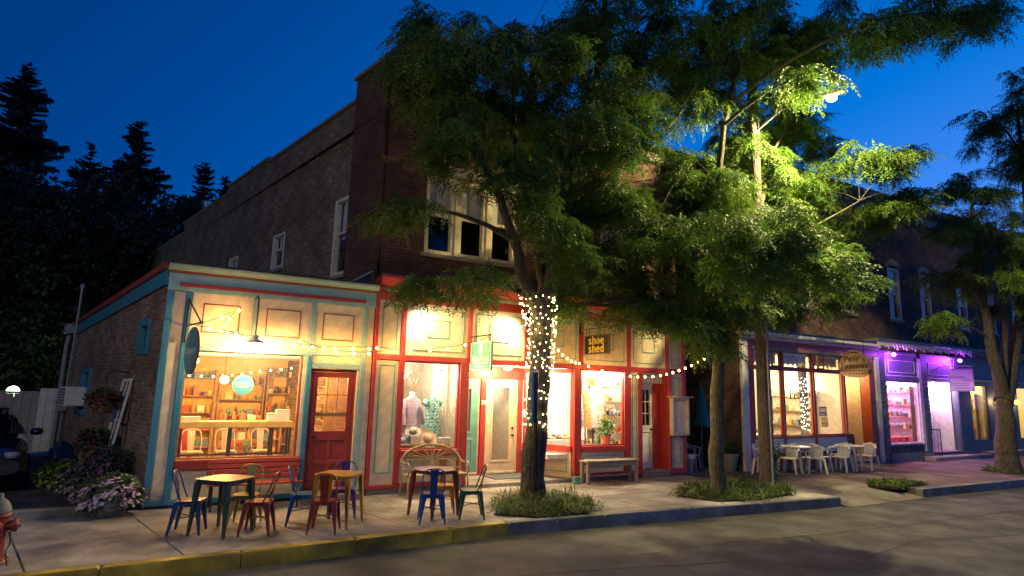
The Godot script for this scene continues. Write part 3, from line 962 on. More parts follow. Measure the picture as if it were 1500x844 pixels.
	P(o, "porch_post", "red_paint", 8.03, 8.16, 0.09, 2.398, -1.36, -1.22)
	letters("house_number", "39", 0.10, plain("white_letters", Color(0.8, 0.8, 0.75)), o, Vector3(7.03, 1.82, -1.215), 0.0, true)
	var td := part("door", mb().frame(6.035, 6.95, 0.11, 2.395, -1.33, -1.26, 0.05, 0.005), mats["cream"], o)
	var leaf := mb()
	leaf.wall(6.087, 6.898, 0.13, 2.343, -1.27, 0.045, [[6.28, 6.70, 1.12, 2.12]])
	part("leaf", leaf, mats["teal_door"], td)
	glass(td, "pane", 6.28, 6.70, 1.12, 2.12, -1.29, pane("frosted", 0.3, Color(0.75, 0.85, 0.85)))
	part("panel_bead", mb().frame(6.2, 6.78, 0.3, 0.95, -1.269, -1.255, 0.04, 0.004).frame(6.24, 6.74, 1.06, 2.18, -1.269, -1.252, 0.045, 0.004), mats["teal_door"], td)
	knob(td, Vector3(6.17, 1.1, -1.268))
	var cd := part("door", mb().frame(7.105, 8.025, 0.11, 2.395, -1.33, -1.255, 0.05, 0.005), mats["cream"], o)
	leaf = mb()
	leaf.wall(7.157, 7.973, 0.13, 2.343, -1.27, 0.045, [[7.31, 7.80, 0.42, 2.2]])
	part("leaf", leaf, mats["cream"], cd)
	glass(cd, "pane", 7.31, 7.80, 0.42, 2.2, -1.29)
	part("panel_bead", mb().frame(7.27, 7.84, 0.38, 2.24, -1.269, -1.256, 0.045, 0.004), mats["cream"], cd)
	knob(cd, Vector3(7.89, 1.02, -1.268))
	part("lock", mb(Vector3(7.89, 1.2, -1.268), Vector3(PI / 2, 0, 0)).lathe(Vector3.ZERO, [Vector2(0.028, 0), Vector2(0.028, 0.02), Vector2(0.001, 0.022)], 12), mats["black_metal"], cd)
	var pl := thing("porch_lamp", "flush ceiling lamp in the boutique's recessed porch", "lamp", Vector3(7.35, 2.71, -0.62))
	part("base_ring", mb().lathe(Vector3.ZERO, [Vector2(0.12, -0.03), Vector2(0.13, -0.02), Vector2(0.13, -0.001)], 18), mats["black_metal"], pl)
	var pg := SphereMesh.new()
	pg.radius = 0.1
	pg.height = 0.1
	put("lamp_bowl", pg, glow("porch_glow", WARM, 12.0), pl, Transform3D(Basis(), Vector3(0, -0.05, 0)))
	omni("porch_light", Vector3(0, -0.06, 0), Color(1.0, 0.86, 0.62), 3.6, 0.09, pl)
	P(o, "door_mat", "slate_paint", 7.0, 8.3, 0.092, 0.112, -1.15, -0.45, 0.004)
	# the splayed side window of the shoe shop
	var sp := Transform3D(Basis(Vector3.UP, atan2(-1.22, 0.70)), Vector3(8.18, 0, -1.24))
	var L := Vector2(0.70, 1.22).length() - 0.05
	for q in [["stall_riser", "cream", 0.0, L, 0.09, 0.695, 0.0, 0.08], ["window_sill", "red_paint", 0.0, L, 0.697, 0.838, -0.03, 0.09], ["window_head", "red_paint", 0.0, L, 2.6, 2.70, 0.0, 0.08], ["jamb", "red_paint", 0.0, 0.06, 0.84, 2.598, 0.0, 0.08]]:
		b = mb()
		b.t = sp
		b.bb(q[2], q[3], q[4], q[5], -q[7], -q[6], 0.005)
		part(q[0], b, mats[q[1]], o)
	b = mb()
	b.t = sp
	b.frame(0.1, L - 0.1, 0.22, 0.58, 0.001, 0.012, 0.018, 0.003)
	part("moulding", b, mats["teal_line"], o)
	b = mb()
	b.t = sp
	b.poly([Vector3(0.06, 0.84, -0.04), Vector3(L, 0.84, -0.04), Vector3(L, 2.6, -0.04), Vector3(0.06, 2.6, -0.04)], Vector3(0, 0, -9))
	part("pane", b, pane(), o)
	# shoe shop door in its own recess
	P(o, "door_step", "stone", 11.08, 11.98, -0.05, 0.17, -0.340, 0.06, 0.015)
	P(o, "recess_wall", "red_paint", 11.0, 11.058, 0.0, 2.7, -0.390, -0.125)
	P(o, "recess_wall", "red_paint", 11.99, 12.05, 0.0, 2.7, -0.390, -0.125)
	P(o, "recess_head", "white_paint", 11.06, 11.988, 2.42, 2.699, -0.380, -0.2)
	P(o, "recess_panel", "red_paint", 11.72, 11.988, 0.17, 2.418, -0.390, -0.300)
	var sdo := mb()
	sdo.wall(11.10, 11.718, 0.18, 2.418, -0.320, 0.045, [[11.19, 11.63, 1.3, 2.24]])
	var sd := part("door", sdo, mats["white_paint"], o)
	part("glazing_bar", mb().bb(11.327, 11.345, 1.3, 2.24, -0.355, -0.325).bb(11.475, 11.493, 1.3, 2.24, -0.355, -0.325).bb(11.19, 11.63, 1.605, 1.623, -0.354, -0.326).bb(11.19, 11.63, 1.915, 1.933, -0.354, -0.326), mats["white_paint"], sd)
	glass(sd, "pane", 11.19, 11.63, 1.3, 2.24, -0.340, pane("dark_pane"))
	part("panel_bead", mb().frame(11.19, 11.63, 0.32, 1.15, -0.319, -0.308, 0.03, 0.003), mats["white_paint"], sd)
	knob(sd, Vector3(11.66, 1.2, -0.320))
	P(o, "hall_partition", "plaster", 11.0, 12.3, 0.0, 2.9, -2.6, -2.5, 0.0)
	# rooms behind the windows
	room(o, 3.95, 5.93, 0.30, 2.74, -2.6, -0.13, "plaster")
	room(o, 6.1, 8.0, 0.10, 2.68, -4.6, -1.40, "plaster")
	P(o, "partition", "red_paint", 6.1, 8.0, 0.10, 1.1, -3.0, -2.95, 0.0)
	P(o, "interior_floor", "white_plaster", 8.22, 10.98, 0.55, 0.65, -3.2, -0.13, 0.0)
	P(o, "interior_ceiling", "white_plaster", 8.22, 10.98, 2.72, 2.80, -3.2, -0.13, 0.0)
	P(o, "interior_wall", "white_plaster", 8.1, 10.98, 0.55, 2.8, -3.3, -3.2, 0.0)
	P(o, "interior_wall", "white_plaster", 10.95, 10.99, 0.55, 2.8, -3.2, -0.13, 0.0)
	P(o, "interior_wall", "white_plaster", 8.10, 8.16, 0.55, 2.8, -3.2, -1.37, 0.0)
	# notice board
	var nb := thing("notice_board", "cream framed glazed notice board on the narrow right end panel", "notice board", Vector3(12.31, 1.06, 0.036))
	part("frame", mb().frame(-0.30, 0.32, 0.0, 1.0, 0.0, 0.12, 0.06, 0.006), mats["cream"], nb)
	part("back_board", mb().bb(-0.238, 0.258, 0.062, 0.938, 0.0, 0.03), mats["white_plaster"], nb)
	part("cap", mb().bb(-0.38, 0.40, 1.002, 1.03, -0.0, 0.2, 0.004), mats["cream"], nb)
	for q in [[-0.15, 0.5, 0.14, 0.2], [0.05, 0.55, 0.16, 0.22], [-0.1, 0.2, 0.2, 0.14]]:
		part("notice", mb().bb(q[0], q[0] + q[2], q[1], q[1] + q[3], 0.031, 0.034), plain("paper", Color(0.7, 0.7, 0.68), 0.9), nb)
	# wall floodlights over the panels
	flood(Vector3(4.52, 3.90, 0.30), Vector3(5.35, 2.7, 0.22), "black floodlight at the left end of the red storefront")
	flood(Vector3(7.30, 3.86, 0.30), Vector3(6.45, 2.8, 0.2), "black floodlight above the entrance panels, aimed left")
	# blade signs
	var gs := thing("green_sign", "mint green blade sign with leaf emblem beside the boutique entrance", "sign", Vector3(6.0, 2.54, 0.08), -PI / 2)
	part("board", mb().bb(0.02, 1.0, 0.0, 0.62, -0.018, 0.018, 0.004), plain("mint", Color(0.10, 0.34, 0.23), 0.6), gs)
	part("border", mb().frame(0.03, 0.99, 0.01, 0.61, 0.0185, 0.024, 0.018, 0.0), plain("sign_white", Color(0.75, 0.8, 0.7), 0.5), gs)
	var em := PackedVector2Array()
	for k in 24: em.append(Vector2(0.5 + 0.075 * sin(TAU * k / 24), 0.45 + 0.12 * cos(TAU * k / 24)))
	part("emblem", mb().prism(em, 0.0186, 0.024), mats["sign_white"], gs)
	for q in [[0.5, 0.49, 0.022], [0.5, 0.42, 0.028]]:
		var cq := PackedVector2Array()
		for k in 12: cq.append(Vector2(q[0] + q[2] * cos(TAU * k / 12), q[1] + q[2] * sin(TAU * k / 12)))
		part("emblem_leaf", mb().prism(cq, 0.0242, 0.028), mats["mint"], gs)
	letters("lettering", "Maple Wool", 0.12, mats["sign_white"], gs, Vector3(0.5, 0.25, 0.022), 0.0, true, true, 0.78)
	part("underline", mb().bb(0.15, 0.86, 0.15, 0.165, 0.0185, 0.023).bb(0.25, 0.76, 0.08, 0.105, 0.0185, 0.023), mats["sign_white"], gs)
	part("bracket", mb().tube([Vector3(-0.07, 0.75, 0), Vector3(1.05, 0.75, 0)], [0.014], 6).tube([Vector3(0.12, 0.62, 0), Vector3(0.12, 0.75, 0)], [0.008], 6).tube([Vector3(0.9, 0.62, 0), Vector3(0.9, 0.75, 0)], [0.008], 6), mats["black_metal"], gs)
	var ss := thing("shoe_sign", "black blade sign with yellow lettering on scrolled iron bracket", "sign", Vector3(9.03, 3.05, 0.05), -PI / 2)
	part("board", mb().bb(0.2, 1.12, 0.0, 0.45, -0.02, 0.02, 0.004), mats["black_metal"], ss)
	part("border", mb().frame(0.19, 1.13, -0.01, 0.46, -0.024, 0.026, 0.022, 0.004), mats["timber"], ss)
	var yl := plain("yellow_letters", Color(0.85, 0.60, 0.06), 0.5)
	letters("lettering", "shoe", 0.19, yl, ss, Vector3(0.66, 0.32, 0.022), 0.0, true, false, 0.58)
	letters("lettering", "shed", 0.19, yl, ss, Vector3(0.66, 0.12, 0.022), 0.0, true, false, 0.58)
	var br := mb()
	br.tube([Vector3(0.0, 0.62, 0), Vector3(1.2, 0.62, 0)], [0.012], 6)
	br.tube([Vector3(0.0, 0.9, 0), Vector3(0.5, 0.8, 0), Vector3(1.0, 0.64, 0)], [0.01], 6)
	for c in [[0.12, 0.75], [0.62, 0.69], [1.12, 0.69]]:
		var cp := []
		for k in 12: cp.append(Vector3(c[0] + (0.06 - k * 0.004) * cos(k * 0.6), c[1] + (0.06 - k * 0.004) * sin(k * 0.6), 0))
		br.tube(cp, [0.009], 5)
	br.tube([Vector3(0.36, 0.46, 0), Vector3(0.36, 0.62, 0)], [0.007], 5)
	br.tube([Vector3(0.95, 0.46, 0), Vector3(0.95, 0.62, 0)], [0.007], 5)
	br.bb(-0.04, 0.01, 0.5, 1.0, -0.02, 0.02)
	part("bracket", br, mats["black_metal"], ss)

func flood(at: Vector3, target: Vector3, label: String) -> void:
	var o := thing("floodlight", label, "floodlight", at, 0.0, "floodlights on the red storefront")
	var d := (target - at).normalized()
	var t := Transform3D(Basis(), Vector3.ZERO).looking_at(d, Vector3.UP)
	var b := mb()
	b.t = t * Transform3D(Basis(Vector3.RIGHT, -PI / 2), Vector3.ZERO)
	b.lathe(Vector3.ZERO, [Vector2(0.001, -0.13), Vector2(0.03, -0.12), Vector2(0.045, -0.05), Vector2(0.075, 0.04), Vector2(0.08, 0.06)], 14)
	part("housing", b, mats["black_metal"], o)
	b = mb()
	b.t = t * Transform3D(Basis(Vector3.RIGHT, -PI / 2), Vector3.ZERO)
	b.lathe(Vector3.ZERO, [Vector2(0.072, 0.045), Vector2(0.001, 0.05)], 14)
	part("lamp_face", b, glow("flood_glow", WHITE, 40.0), o)
	part("arm", mb().tube([-d * 0.1, -d * 0.1 + Vector3(0, 0.05, -0.08), Vector3(0, 0.12, -0.27)], [0.014], 6), mats["black_metal"], o)
	spot("flood_lamp", d * 0.075, d * 2.0, Color(1.0, 0.88, 0.66), 3.2, 68.0, 0.05, 0.8, o)

# ---------- restaurant, violet shop and the shops beyond, one long brick row
func arch_lintel(o: Node, x0: float, x1: float, y: float, z: float) -> void:
	var pts := PackedVector2Array()
	for k in 9:
		var f := k / 8.0
		pts.append(Vector2(lerpf(x0 - 0.1, x1 + 0.1, f), y + 0.2 + 0.14 * sin(PI * f)))
	for k in 9:
		var f := 1.0 - k / 8.0
		pts.append(Vector2(lerpf(x0 - 0.1, x1 + 0.1, f), y + 0.005 + 0.1 * sin(PI * f)))
	part("lintel", mb().prism(pts, z - 0.05, z + 0.04), mats["lintel"], o)

func upper_storey(o: Node, x0: float, x1: float, xs: Array, top: float) -> void:
	var holes := []
	for x in xs: holes.append([x, x + 0.78, 5.15, 7.15])
	part("upper_wall", mb().wall(x0, x1, 4.2, top, -0.3, 0.3, holes), mats["row_brick"], o)
	for h in holes:
		sash(o, Transform3D(Basis(), Vector3(0, 0, -0.3)), h[0], h[1], h[2], h[3], "white_paint", "lintel", 0.5, 1)
		arch_lintel(o, h[0], h[1], 7.15, -0.3)
	var cr := mb()
	cr.t = Transform3D(Basis(Vector3.UP, -PI / 2), Vector3(x1, 0, 0))
	cr.prism(PackedVector2Array([Vector2(-0.3, top - 0.55), Vector2(-0.22, top - 0.5), Vector2(-0.2, top - 0.2), Vector2(0.1, top - 0.08), Vector2(0.16, top + 0.1), Vector2(-0.3, top + 0.1)]), 0.0, x1 - x0)
	part("cornice", cr, mats["slate_paint"], o)
	P(o, "roof", "roof_felt", x0 - 2.0, x1, top - 0.25, top - 0.15, -14.0, -0.6, 0.0)
	P(o, "rear_wall", "row_brick", x0 - 2.5, x1, 0.0, top - 0.25, -14.2, -14.0, 0.0)
	P(o, "upper_floor", "floor_board", x0 - 0.6, x1 - 0.05, 4.25, 4.33, -10.0, -0.61, 0.0)
	P(o, "hall_wall", "plaster", x0 - 1.5, x1 - 0.05, 4.34, top - 0.26, -6.1, -6.0, 0.0)

func restaurant_row() -> void:
	var o := thing("restaurant", "two storey brick restaurant with wide lit windows and cream cornice", "restaurant", Vector3.ZERO)
	var st := side_frame(Vector3(14.9, 0, -0.02), deg_to_rad(12.0))
	var b := mb()
	b.t = st
	b.wall(-13.0, 0.0, 0.0, 9.7, 0.0, 0.3)
	part("side_wall", b, mats["row_brick"], o)
	upper_storey(o, 15.05, 22.1, [15.9, 18.25, 20.6], 9.7)
	P(o, "post", "white_paint", 14.92, 15.2, 0.0, 3.85, -0.15, 0.06, 0.012)
	P(o, "post", "brick_red_paint", 15.222, 15.42, 0.0, 3.64, -0.15, 0.03)
	P(o, "plinth", "stone", 15.422, 20.06, -0.04, 0.12, -0.15, 0.02)
	P(o, "stall_riser", "brick_red_paint", 15.422, 20.06, 0.122, 0.47, -0.15, 0.0)
	for x in [[15.44, 16.78], [16.9, 18.31], [18.43, 20.0]]: P(o, "riser_panel", "white_paint", x[0], x[1], 0.472, 0.90, -0.14, 0.005)
	P(o, "window_sill", "brick_red_paint", 15.422, 20.06, 0.902, 0.972, -0.15, 0.06)
	for x in [15.44, 16.84, 18.37, 20.03]:
		P(o, "mullion", "brick_red_paint", x - 0.045, x + 0.045, 0.974, 3.56, -0.12, 0.03)
	P(o, "riser_post", "brick_red_paint", 16.79, 16.89, 0.472, 0.90, -0.13, 0.02)
	P(o, "riser_post", "brick_red_paint", 18.32, 18.42, 0.472, 0.90, -0.13, 0.02)
	for x in [[15.49, 16.79], [16.89, 18.32], [18.42, 19.98]]:
		var f := part("shop_window", mb().frame(x[0], x[1], 0.974, 2.985, -0.09, -0.03, 0.03, 0.003), mats["brick_red_paint"], o)
		glass(f, "pane", x[0] + 0.03, x[1] - 0.03, 1.0, 2.955, -0.06)
		P(o, "transom_bar", "brick_red_paint", x[0], x[1], 2.987, 3.06, -0.1, 0.03)
		f = part("transom_window", mb().frame(x[0], x[1], 3.062, 3.56, -0.09, -0.03, 0.03, 0.003), mats["timber"], o)
		glass(f, "pane", x[0] + 0.03, x[1] - 0.03, 3.09, 3.53, -0.06)
		# gathered curtain behind the transom
		b = mb()
		var n := 46
		for k in n:
			var xa: float = lerpf(x[0] + 0.03, x[1] - 0.03, float(k) / n)
			var xb: float = lerpf(x[0] + 0.03, x[1] - 0.03, float(k + 1) / n)
			var za := -0.17 + 0.025 * sin(k * 1.9)
			var zb := -0.17 + 0.025 * sin((k + 1) * 1.9)
			var ya := 3.10 + 0.10 * absf(sin(k * 0.42))
			var yb := 3.10 + 0.10 * absf(sin((k + 1) * 0.42))
			b.poly([Vector3(xa, ya, za), Vector3(xb, yb, zb), Vector3(xb, 3.57, zb), Vector3(xa, 3.57, za)], Vector3(xa, 3.3, -9))
		part("curtain", b, mats["curtain"], o)
	for x in [16.35, 18.62]: part("vent_frame", mb().frame(x, x + 0.36, 3.07, 3.55, -0.028, 0.02, 0.045, 0.004), mats["timber"], o)
	letters("lettering", "Pete's", 0.30, plain("dark_letters", Color(0.04, 0.03, 0.02), 0.5), o, Vector3(17.65, 2.22, -0.045), 0.0, true, true, 0.92)
	P(o, "beam", "grey_timber", 15.422, 21.84, 3.562, 3.65, -0.15, 0.05)
	P(o, "fascia", "brick_red_paint", 15.205, 22.08, 3.652, 3.86, -0.15, 0.03)
	P(o, "cornice", "white_paint", 14.9, 22.08, 3.862, 3.96, -0.2, 0.12, 0.02)
	P(o, "cornice", "white_paint", 14.88, 22.08, 3.962, 4.12, -0.2, 0.22, 0.03)
	P(o, "cornice_roof", "slate_paint", 14.86, 22.08, 4.122, 4.16, -0.29, 0.26)
	# doorway at the right
	P(o, "post", "orange_paint", 21.47, 21.75, 0.0, 3.56, -0.3, 0.04, 0.01)
	P(o, "post", "white_paint", 21.86, 22.1, 0.0, 3.64, -0.15, 0.05, 0.012)
	P(o, "filler", "slate_paint", 21.752, 21.858, 0.0, 3.56, -0.15, 0.0)
	P(o, "porch_floor", "stone", 20.08, 21.47, -0.05, 0.10, -1.4, 0.0)
	P(o, "porch_wall", "curtain", 20.1, 21.7, 0.1, 3.56, -1.5, -1.4, 0.0)
	P(o, "porch_wall", "curtain", 21.46, 21.52, 0.1, 3.56, -1.4, -0.31, 0.0)
	P(o, "porch_ceiling", "white_plaster", 20.1, 21.47, 3.50, 3.56, -1.4, -0.16, 0.0)
	P(o, "porch_wall", "brick_red_paint", 20.02, 20.08, 0.1, 3.5, -1.4, -0.13, 0.0)
	var d := part("door", mb(Vector3(20.12, 0, -0.12), Vector3(0, 1.15, 0)).frame(0.0, 0.9, 0.12, 2.7, -0.025, 0.025, 0.11, 0.005), mats["brick_red_paint"], o)
	b = mb(Vector3(20.12, 0, -0.12), Vector3(0, 1.15, 0))
	b.poly([Vector3(0.11, 0.23, 0), Vector3(0.79, 0.23, 0), Vector3(0.79, 2.59, 0), Vector3(0.11, 2.59, 0)], Vector3(0, 0, -9))
	part("pane", b, pane(), d)
	for k in 7: part("notice", mb().bb(20.95 + 0.075 * (k % 3) * 2.0, 21.06 + 0.075 * (k % 3) * 2.0, 1.1 + 0.24 * (k / 3), 1.28 + 0.24 * (k / 3), -1.399, -1.396), mats["paper"], o)
	room(o, 15.3, 20.0, 0.1, 3.45, -6.0, -0.15, "plaster")
	P(o, "soffit", "white_plaster", 15.3, 20.06, 3.556, 3.56, -0.3, -0.15, 0.0)
	# violet shop
	var v := thing("violet_shop", "slate grey shop with icicle eaves lit by violet lamps", "shop", Vector3.ZERO)
	upper_storey(v, 22.105, 28.4, [23.72, 25.98], 9.75)
	P(v, "pier", "slate_paint", 22.12, 22.5, 0.0, 3.9, -0.2, 0.02)
	P(v, "pier", "slate_paint", 24.92, 25.3, 0.0, 3.9, -0.2, 0.03)
	P(v, "pier", "slate_paint", 27.5, 28.35, 0.0, 3.9, -0.2, 0.03)
	for k in 16:
		for x in [[22.12, 22.5], [24.92, 25.3], [27.5, 27.86]]:
			P(v, "stone_block", "slate_paint", x[0] + 0.01, x[1] - 0.01, 0.3 + 0.16 * k, 0.448 + 0.16 * k, 0.021 if x[0] < 23.0 else 0.031, 0.055 + 0.01 * ((k * 7) % 3), 0.02)
	P(v, "post", "white_paint", 24.72, 24.918, 0.3, 3.7, -0.12, 0.03)
	P(v, "plinth", "slate_paint", 22.502, 24.72, -0.04, 0.3, -0.15, 0.05)
	P(v, "stall_riser", "slate_paint", 22.502, 24.718, 0.302, 0.55, -0.12, 0.0)
	var gr := mb()
	for k in 3: gr.bb(22.55, 24.68, 0.34 + 0.07 * k, 0.36 + 0.07 * k, 0.03, 0.05)
	for k in 6: gr.bb(22.55 + 0.42 * k, 22.57 + 0.42 * k, 0.30, 0.55, 0.03, 0.05)
	part("grille", gr, mats["black_metal"], v)
	P(v, "window_sill", "slate_paint", 22.502, 24.718, 0.552, 0.60, -0.15, 0.09)
	var f2 := part("shop_window", mb().frame(22.502, 24.70, 0.602, 2.83, -0.1, -0.02, 0.04, 0.004), mats["white_paint"], v)
	glass(f2, "pane", 22.54, 24.66, 0.64, 2.79, -0.06)
	P(v, "transom_bar", "slate_paint", 22.502, 24.718, 2.832, 2.98, -0.12, 0.03)
	P(v, "transom_panel", "slate_paint", 22.502, 24.718, 2.982, 3.9, -0.12, 0.0)
	moulding(v, "white_paint", 22.75, 24.5, 3.12, 3.58, 0.001, 0.03)
	moulding(v, "white_paint", 22.55, 24.69, 3.0, 3.82, 0.001, 0.03)
	P(v, "transom_panel", "slate_paint", 25.302, 27.498, 2.98, 3.9, -0.12, 0.0)
	moulding(v, "white_paint", 25.5, 27.2, 3.12, 3.58, 0.001, 0.03)
	moulding(v, "white_paint", 25.35, 27.45, 2.99, 3.82, 0.001, 0.03)
	P(v, "door_head", "white_paint", 25.302, 27.498, 2.86, 2.978, -0.5, -0.02)
	P(v, "porch_floor", "stone", 25.3, 27.5, -0.05, 0.26, -0.9, 0.05)
	P(v, "porch_wall", "violet_plaster", 25.3, 26.7, 0.26, 2.86, -0.95, -0.9, 0.0)
	P(v, "porch_wall", "violet_plaster", 25.3, 25.34, 0.26, 2.86, -0.9, -0.21, 0.0)
	P(v, "door_jamb", "white_paint", 26.7, 27.46, 0.26, 2.86, -0.98, -0.9)
	P(v, "porch_wall", "white_paint", 27.46, 27.498, 0.26, 2.86, -0.98, -0.21)
	P(v, "step", "stone", 24.6, 28.9, -0.04, 0.14, 0.055, 0.45, 0.015)
	P(v, "step", "stone", 24.6, 28.9, 0.0, 0.26, 0.04, 0.05, 0.0)
	var rl := mb()
	for q in [[25.35, 0.3], [25.35, -0.3]]: rl.tube([Vector3(q[0], 0.14, q[1]), Vector3(q[0], 1.1, q[1])], [0.018], 6)
	rl.tube([Vector3(25.35, 1.1, 0.3), Vector3(25.35, 1.1, -0.3), Vector3(25.35, 1.2, -0.6)], [0.02], 6)
	for k in 4: rl.tube([Vector3(25.35, 0.2, 0.2 - 0.13 * k), Vector3(25.35, 1.1, 0.2 - 0.13 * k)], [0.008], 5)
	part("railing", rl, mats["black_metal"], v)
	P(v, "eaves_board", "slate_paint", 21.62, 28.4, 4.17, 4.28, -0.2, 0.34, 0.01)
	# icicle shaped teeth hanging from the eaves
	for k in 34:
		var xa := 21.66 + 0.198 * k
		var tooth := PackedVector2Array([Vector2(xa, 4.168), Vector2(xa + 0.16, 4.168), Vector2(xa + 0.15, 4.02), Vector2(xa + 0.08, 3.92 + 0.05 * ((k * 5) % 3)), Vector2(xa + 0.03, 4.04)])
		part("icicle", mb().prism(tooth, 0.28, 0.31), mats["white_paint"], v)
	room(v, 22.4, 24.85, 0.55, 2.95, -2.2, -0.16, "white_plaster")
	# the shops beyond
	var w := thing("far_shop", "dark fronted shop with pale yellow lit windows at the row's far end", "shop", Vector3.ZERO)
	upper_storey(w, 28.405, 46.0, [28.9, 31.4, 33.9, 36.4, 38.9], 9.8)
	P(w, "eaves_board", "slate_paint", 28.41, 46.0, 4.17, 4.28, -0.2, 0.34, 0.01)
	for k in 40:
		var xa := 28.46 + 0.2 * k
		part("icicle", mb().prism(PackedVector2Array([Vector2(xa, 4.168), Vector2(xa + 0.16, 4.168), Vector2(xa + 0.15, 4.02), Vector2(xa + 0.08, 3.92 + 0.05 * ((k * 5) % 3)), Vector2(xa + 0.03, 4.04)]), 0.28, 0.31), mats["slate_paint"], w)
	P(w, "fascia", "slate_paint", 28.36, 46.0, 2.85, 4.168, -0.2, 0.0)
	P(w, "fascia_line", "bronze", 28.4, 46.0, 3.0, 3.05, 0.002, 0.03)
	P(w, "door", "teal_dark", 27.87, 28.12, 0.26, 2.75, -0.19, -0.12)
	P(w, "pier", "slate_paint", 28.36, 28.6, 0.0, 2.848, -0.2, 0.0)
	P(w, "stall_riser", "slate_paint", 28.6, 30.0, 0.0, 0.58, -0.2, 0.0)
	P(w, "pier", "slate_paint", 30.0, 32.7, 0.0, 2.848, -0.2, 0.0)
	P(w, "stall_riser", "slate_paint", 32.7, 36.0, 0.0, 0.58, -0.2, 0.0)
	P(w, "pier", "slate_paint", 36.0, 46.0, 0.0, 2.848, -0.2, 0.0)
	P(w, "step", "stone", 29.0, 36.0, -0.04, 0.2, 0.002, 0.4, 0.015)
	for x in [[28.6, 30.0], [32.7, 36.0]]:
		var f := part("shop_window", mb().frame(x[0], x[1], 0.582, 2.848, -0.12, -0.02, 0.06, 0.004), mats["black_metal"], w)
		glass(f, "pane", x[0] + 0.05, x[1] - 0.05, 0.63, 2.79, -0.06)
		room(w, x[0] - 0.1, x[1] + 0.1, 0.5, 2.92, -1.6, -0.21, "pale_yellow")
	# blade signs
	var ps := thing("restaurant_sign", "arched tan blade sign with brown lettering hanging outside the restaurant", "sign", Vector3(19.62, 2.93, 0.12), -PI / 2)
	var arch := PackedVector2Array([Vector2(0.02, 0.0), Vector2(1.02, 0.0), Vector2(1.02, 0.34), Vector2(0.97, 0.52), Vector2(0.84, 0.62)])
	for k in 9: arch.append(Vector2(0.52 + 0.3 * cos(PI * k / 8.0), 0.64 + 0.15 * sin(PI * k / 8.0)))
	arch.append_array([Vector2(0.2, 0.62), Vector2(0.07, 0.52), Vector2(0.02, 0.34)])
	part("board", mb().prism(arch, -0.03, 0.03), plain("tan_board", Color(0.50, 0.36, 0.20), 0.6), ps)
	part("band", mb().bb(0.0, 1.04, 0.0, 0.15, -0.036, 0.036, 0.004), plain("brown_band", Color(0.16, 0.045, 0.02), 0.5), ps)
	var low := PackedVector2Array()
	for k in 11: low.append(Vector2(0.52 + 0.4 * cos(PI + PI * k / 10.0), -0.004 + 0.1 * sin(PI + PI * k / 10.0)))
	part("apron", mb().prism(low, -0.02, 0.02), mats["tan_board"], ps)
	var bl := plain("brown_letters", Color(0.07, 0.02, 0.012), 0.5)
	letters("lettering", "Pete's", 0.19, bl, ps, Vector3(0.54, 0.50, 0.034), 0.0, true, true, 0.70)
	letters("lettering", "Famous", 0.17, bl, ps, Vector3(0.52, 0.27, 0.034), 0.0, true, true, 0.90)
	letters("lettering", "RESTAURANT", 0.105, plain("pale_letters", Color(0.6, 0.42, 0.25), 0.5), ps, Vector3(0.52, 0.075, 0.04), 0.0, true, false, 0.92)
	part("emblem", mb().tube([Vector3(0.3, 0.66, 0.032), Vector3(0.42, 0.70, 0.034), Vector3(0.52, 0.72, 0.034), Vector3(0.62, 0.70, 0.034), Vector3(0.74, 0.66, 0.032)], [0.008, 0.02, 0.024, 0.02, 0.008], 6), bl, ps)
	part("chain", mb().tube([Vector3(0.2, 0.62, 0), Vector3(0.2, 1.15, 0)], [0.008], 5).tube([Vector3(0.85, 0.62, 0), Vector3(0.85, 1.15, 0)], [0.008], 5).tube([Vector3(-0.1, 1.15, 0), Vector3(1.05, 1.15, 0)], [0.014], 6), mats["black_metal"], ps)
	var pk := thing("pale_pink_sign", "pale square blade sign tinted pink under the violet lamps", "sign", Vector3(26.5, 2.54, 0.08), -PI / 2)
	part("board", mb().bb(0.15, 0.98, 0.0, 0.84, -0.02, 0.02, 0.005), plain("sign_pale", Color(0.72, 0.66, 0.70), 0.5), pk)
	part("border", mb().frame(0.17, 0.96, 0.02, 0.82, 0.0205, 0.026, 0.015, 0.0), plain("sign_mauve", Color(0.28, 0.16, 0.30), 0.5), pk)
	letters("lettering", "BEAUTIFUL", 0.10, plain("sign_ink", Color(0.16, 0.06, 0.16), 0.5), pk, Vector3(0.48, 0.52, 0.022), 0.0, false, true, 0.52)
	letters("lettering", "Salon", 0.11, plain("sign_rose", Color(0.5, 0.05, 0.12), 0.5), pk, Vector3(0.76, 0.42, 0.022), 0.0, false, true, 0.28)
	part("fine_print", mb().bb(0.3, 0.84, 0.27, 0.29, 0.0205, 0.024).bb(0.3, 0.84, 0.20, 0.22, 0.0205, 0.024).bb(0.36, 0.84, 0.10, 0.13, 0.0205, 0.024), mats["sign_mauve"], pk)
	part("bracket", mb().tube([Vector3(-0.05, 0.95, 0), Vector3(1.0, 0.95, 0)], [0.015], 6).tube([Vector3(0.3, 0.84, 0), Vector3(0.3, 0.95, 0)], [0.01], 5).tube([Vector3(0.85, 0.84, 0), Vector3(0.85, 0.95, 0)], [0.01], 5), mats["white_paint"], pk)
	var rs := thing("round_sign", "small round pale sign on the far shop's front past the tree", "sign", Vector3(31.9, 3.05, 0.12), -0.5)
	var rd := PackedVector2Array()
	for k in 20: rd.append(Vector2(0.3 * cos(TAU * k / 20), 0.3 * sin(TAU * k / 20)))
	part("board", mb().prism(rd, -0.015, 0.015), mats["tan_board"], rs)
	part("bracket", mb().bb(-0.02, 0.02, 0.28, 0.45, -0.1, 0.02), mats["black_metal"], rs)
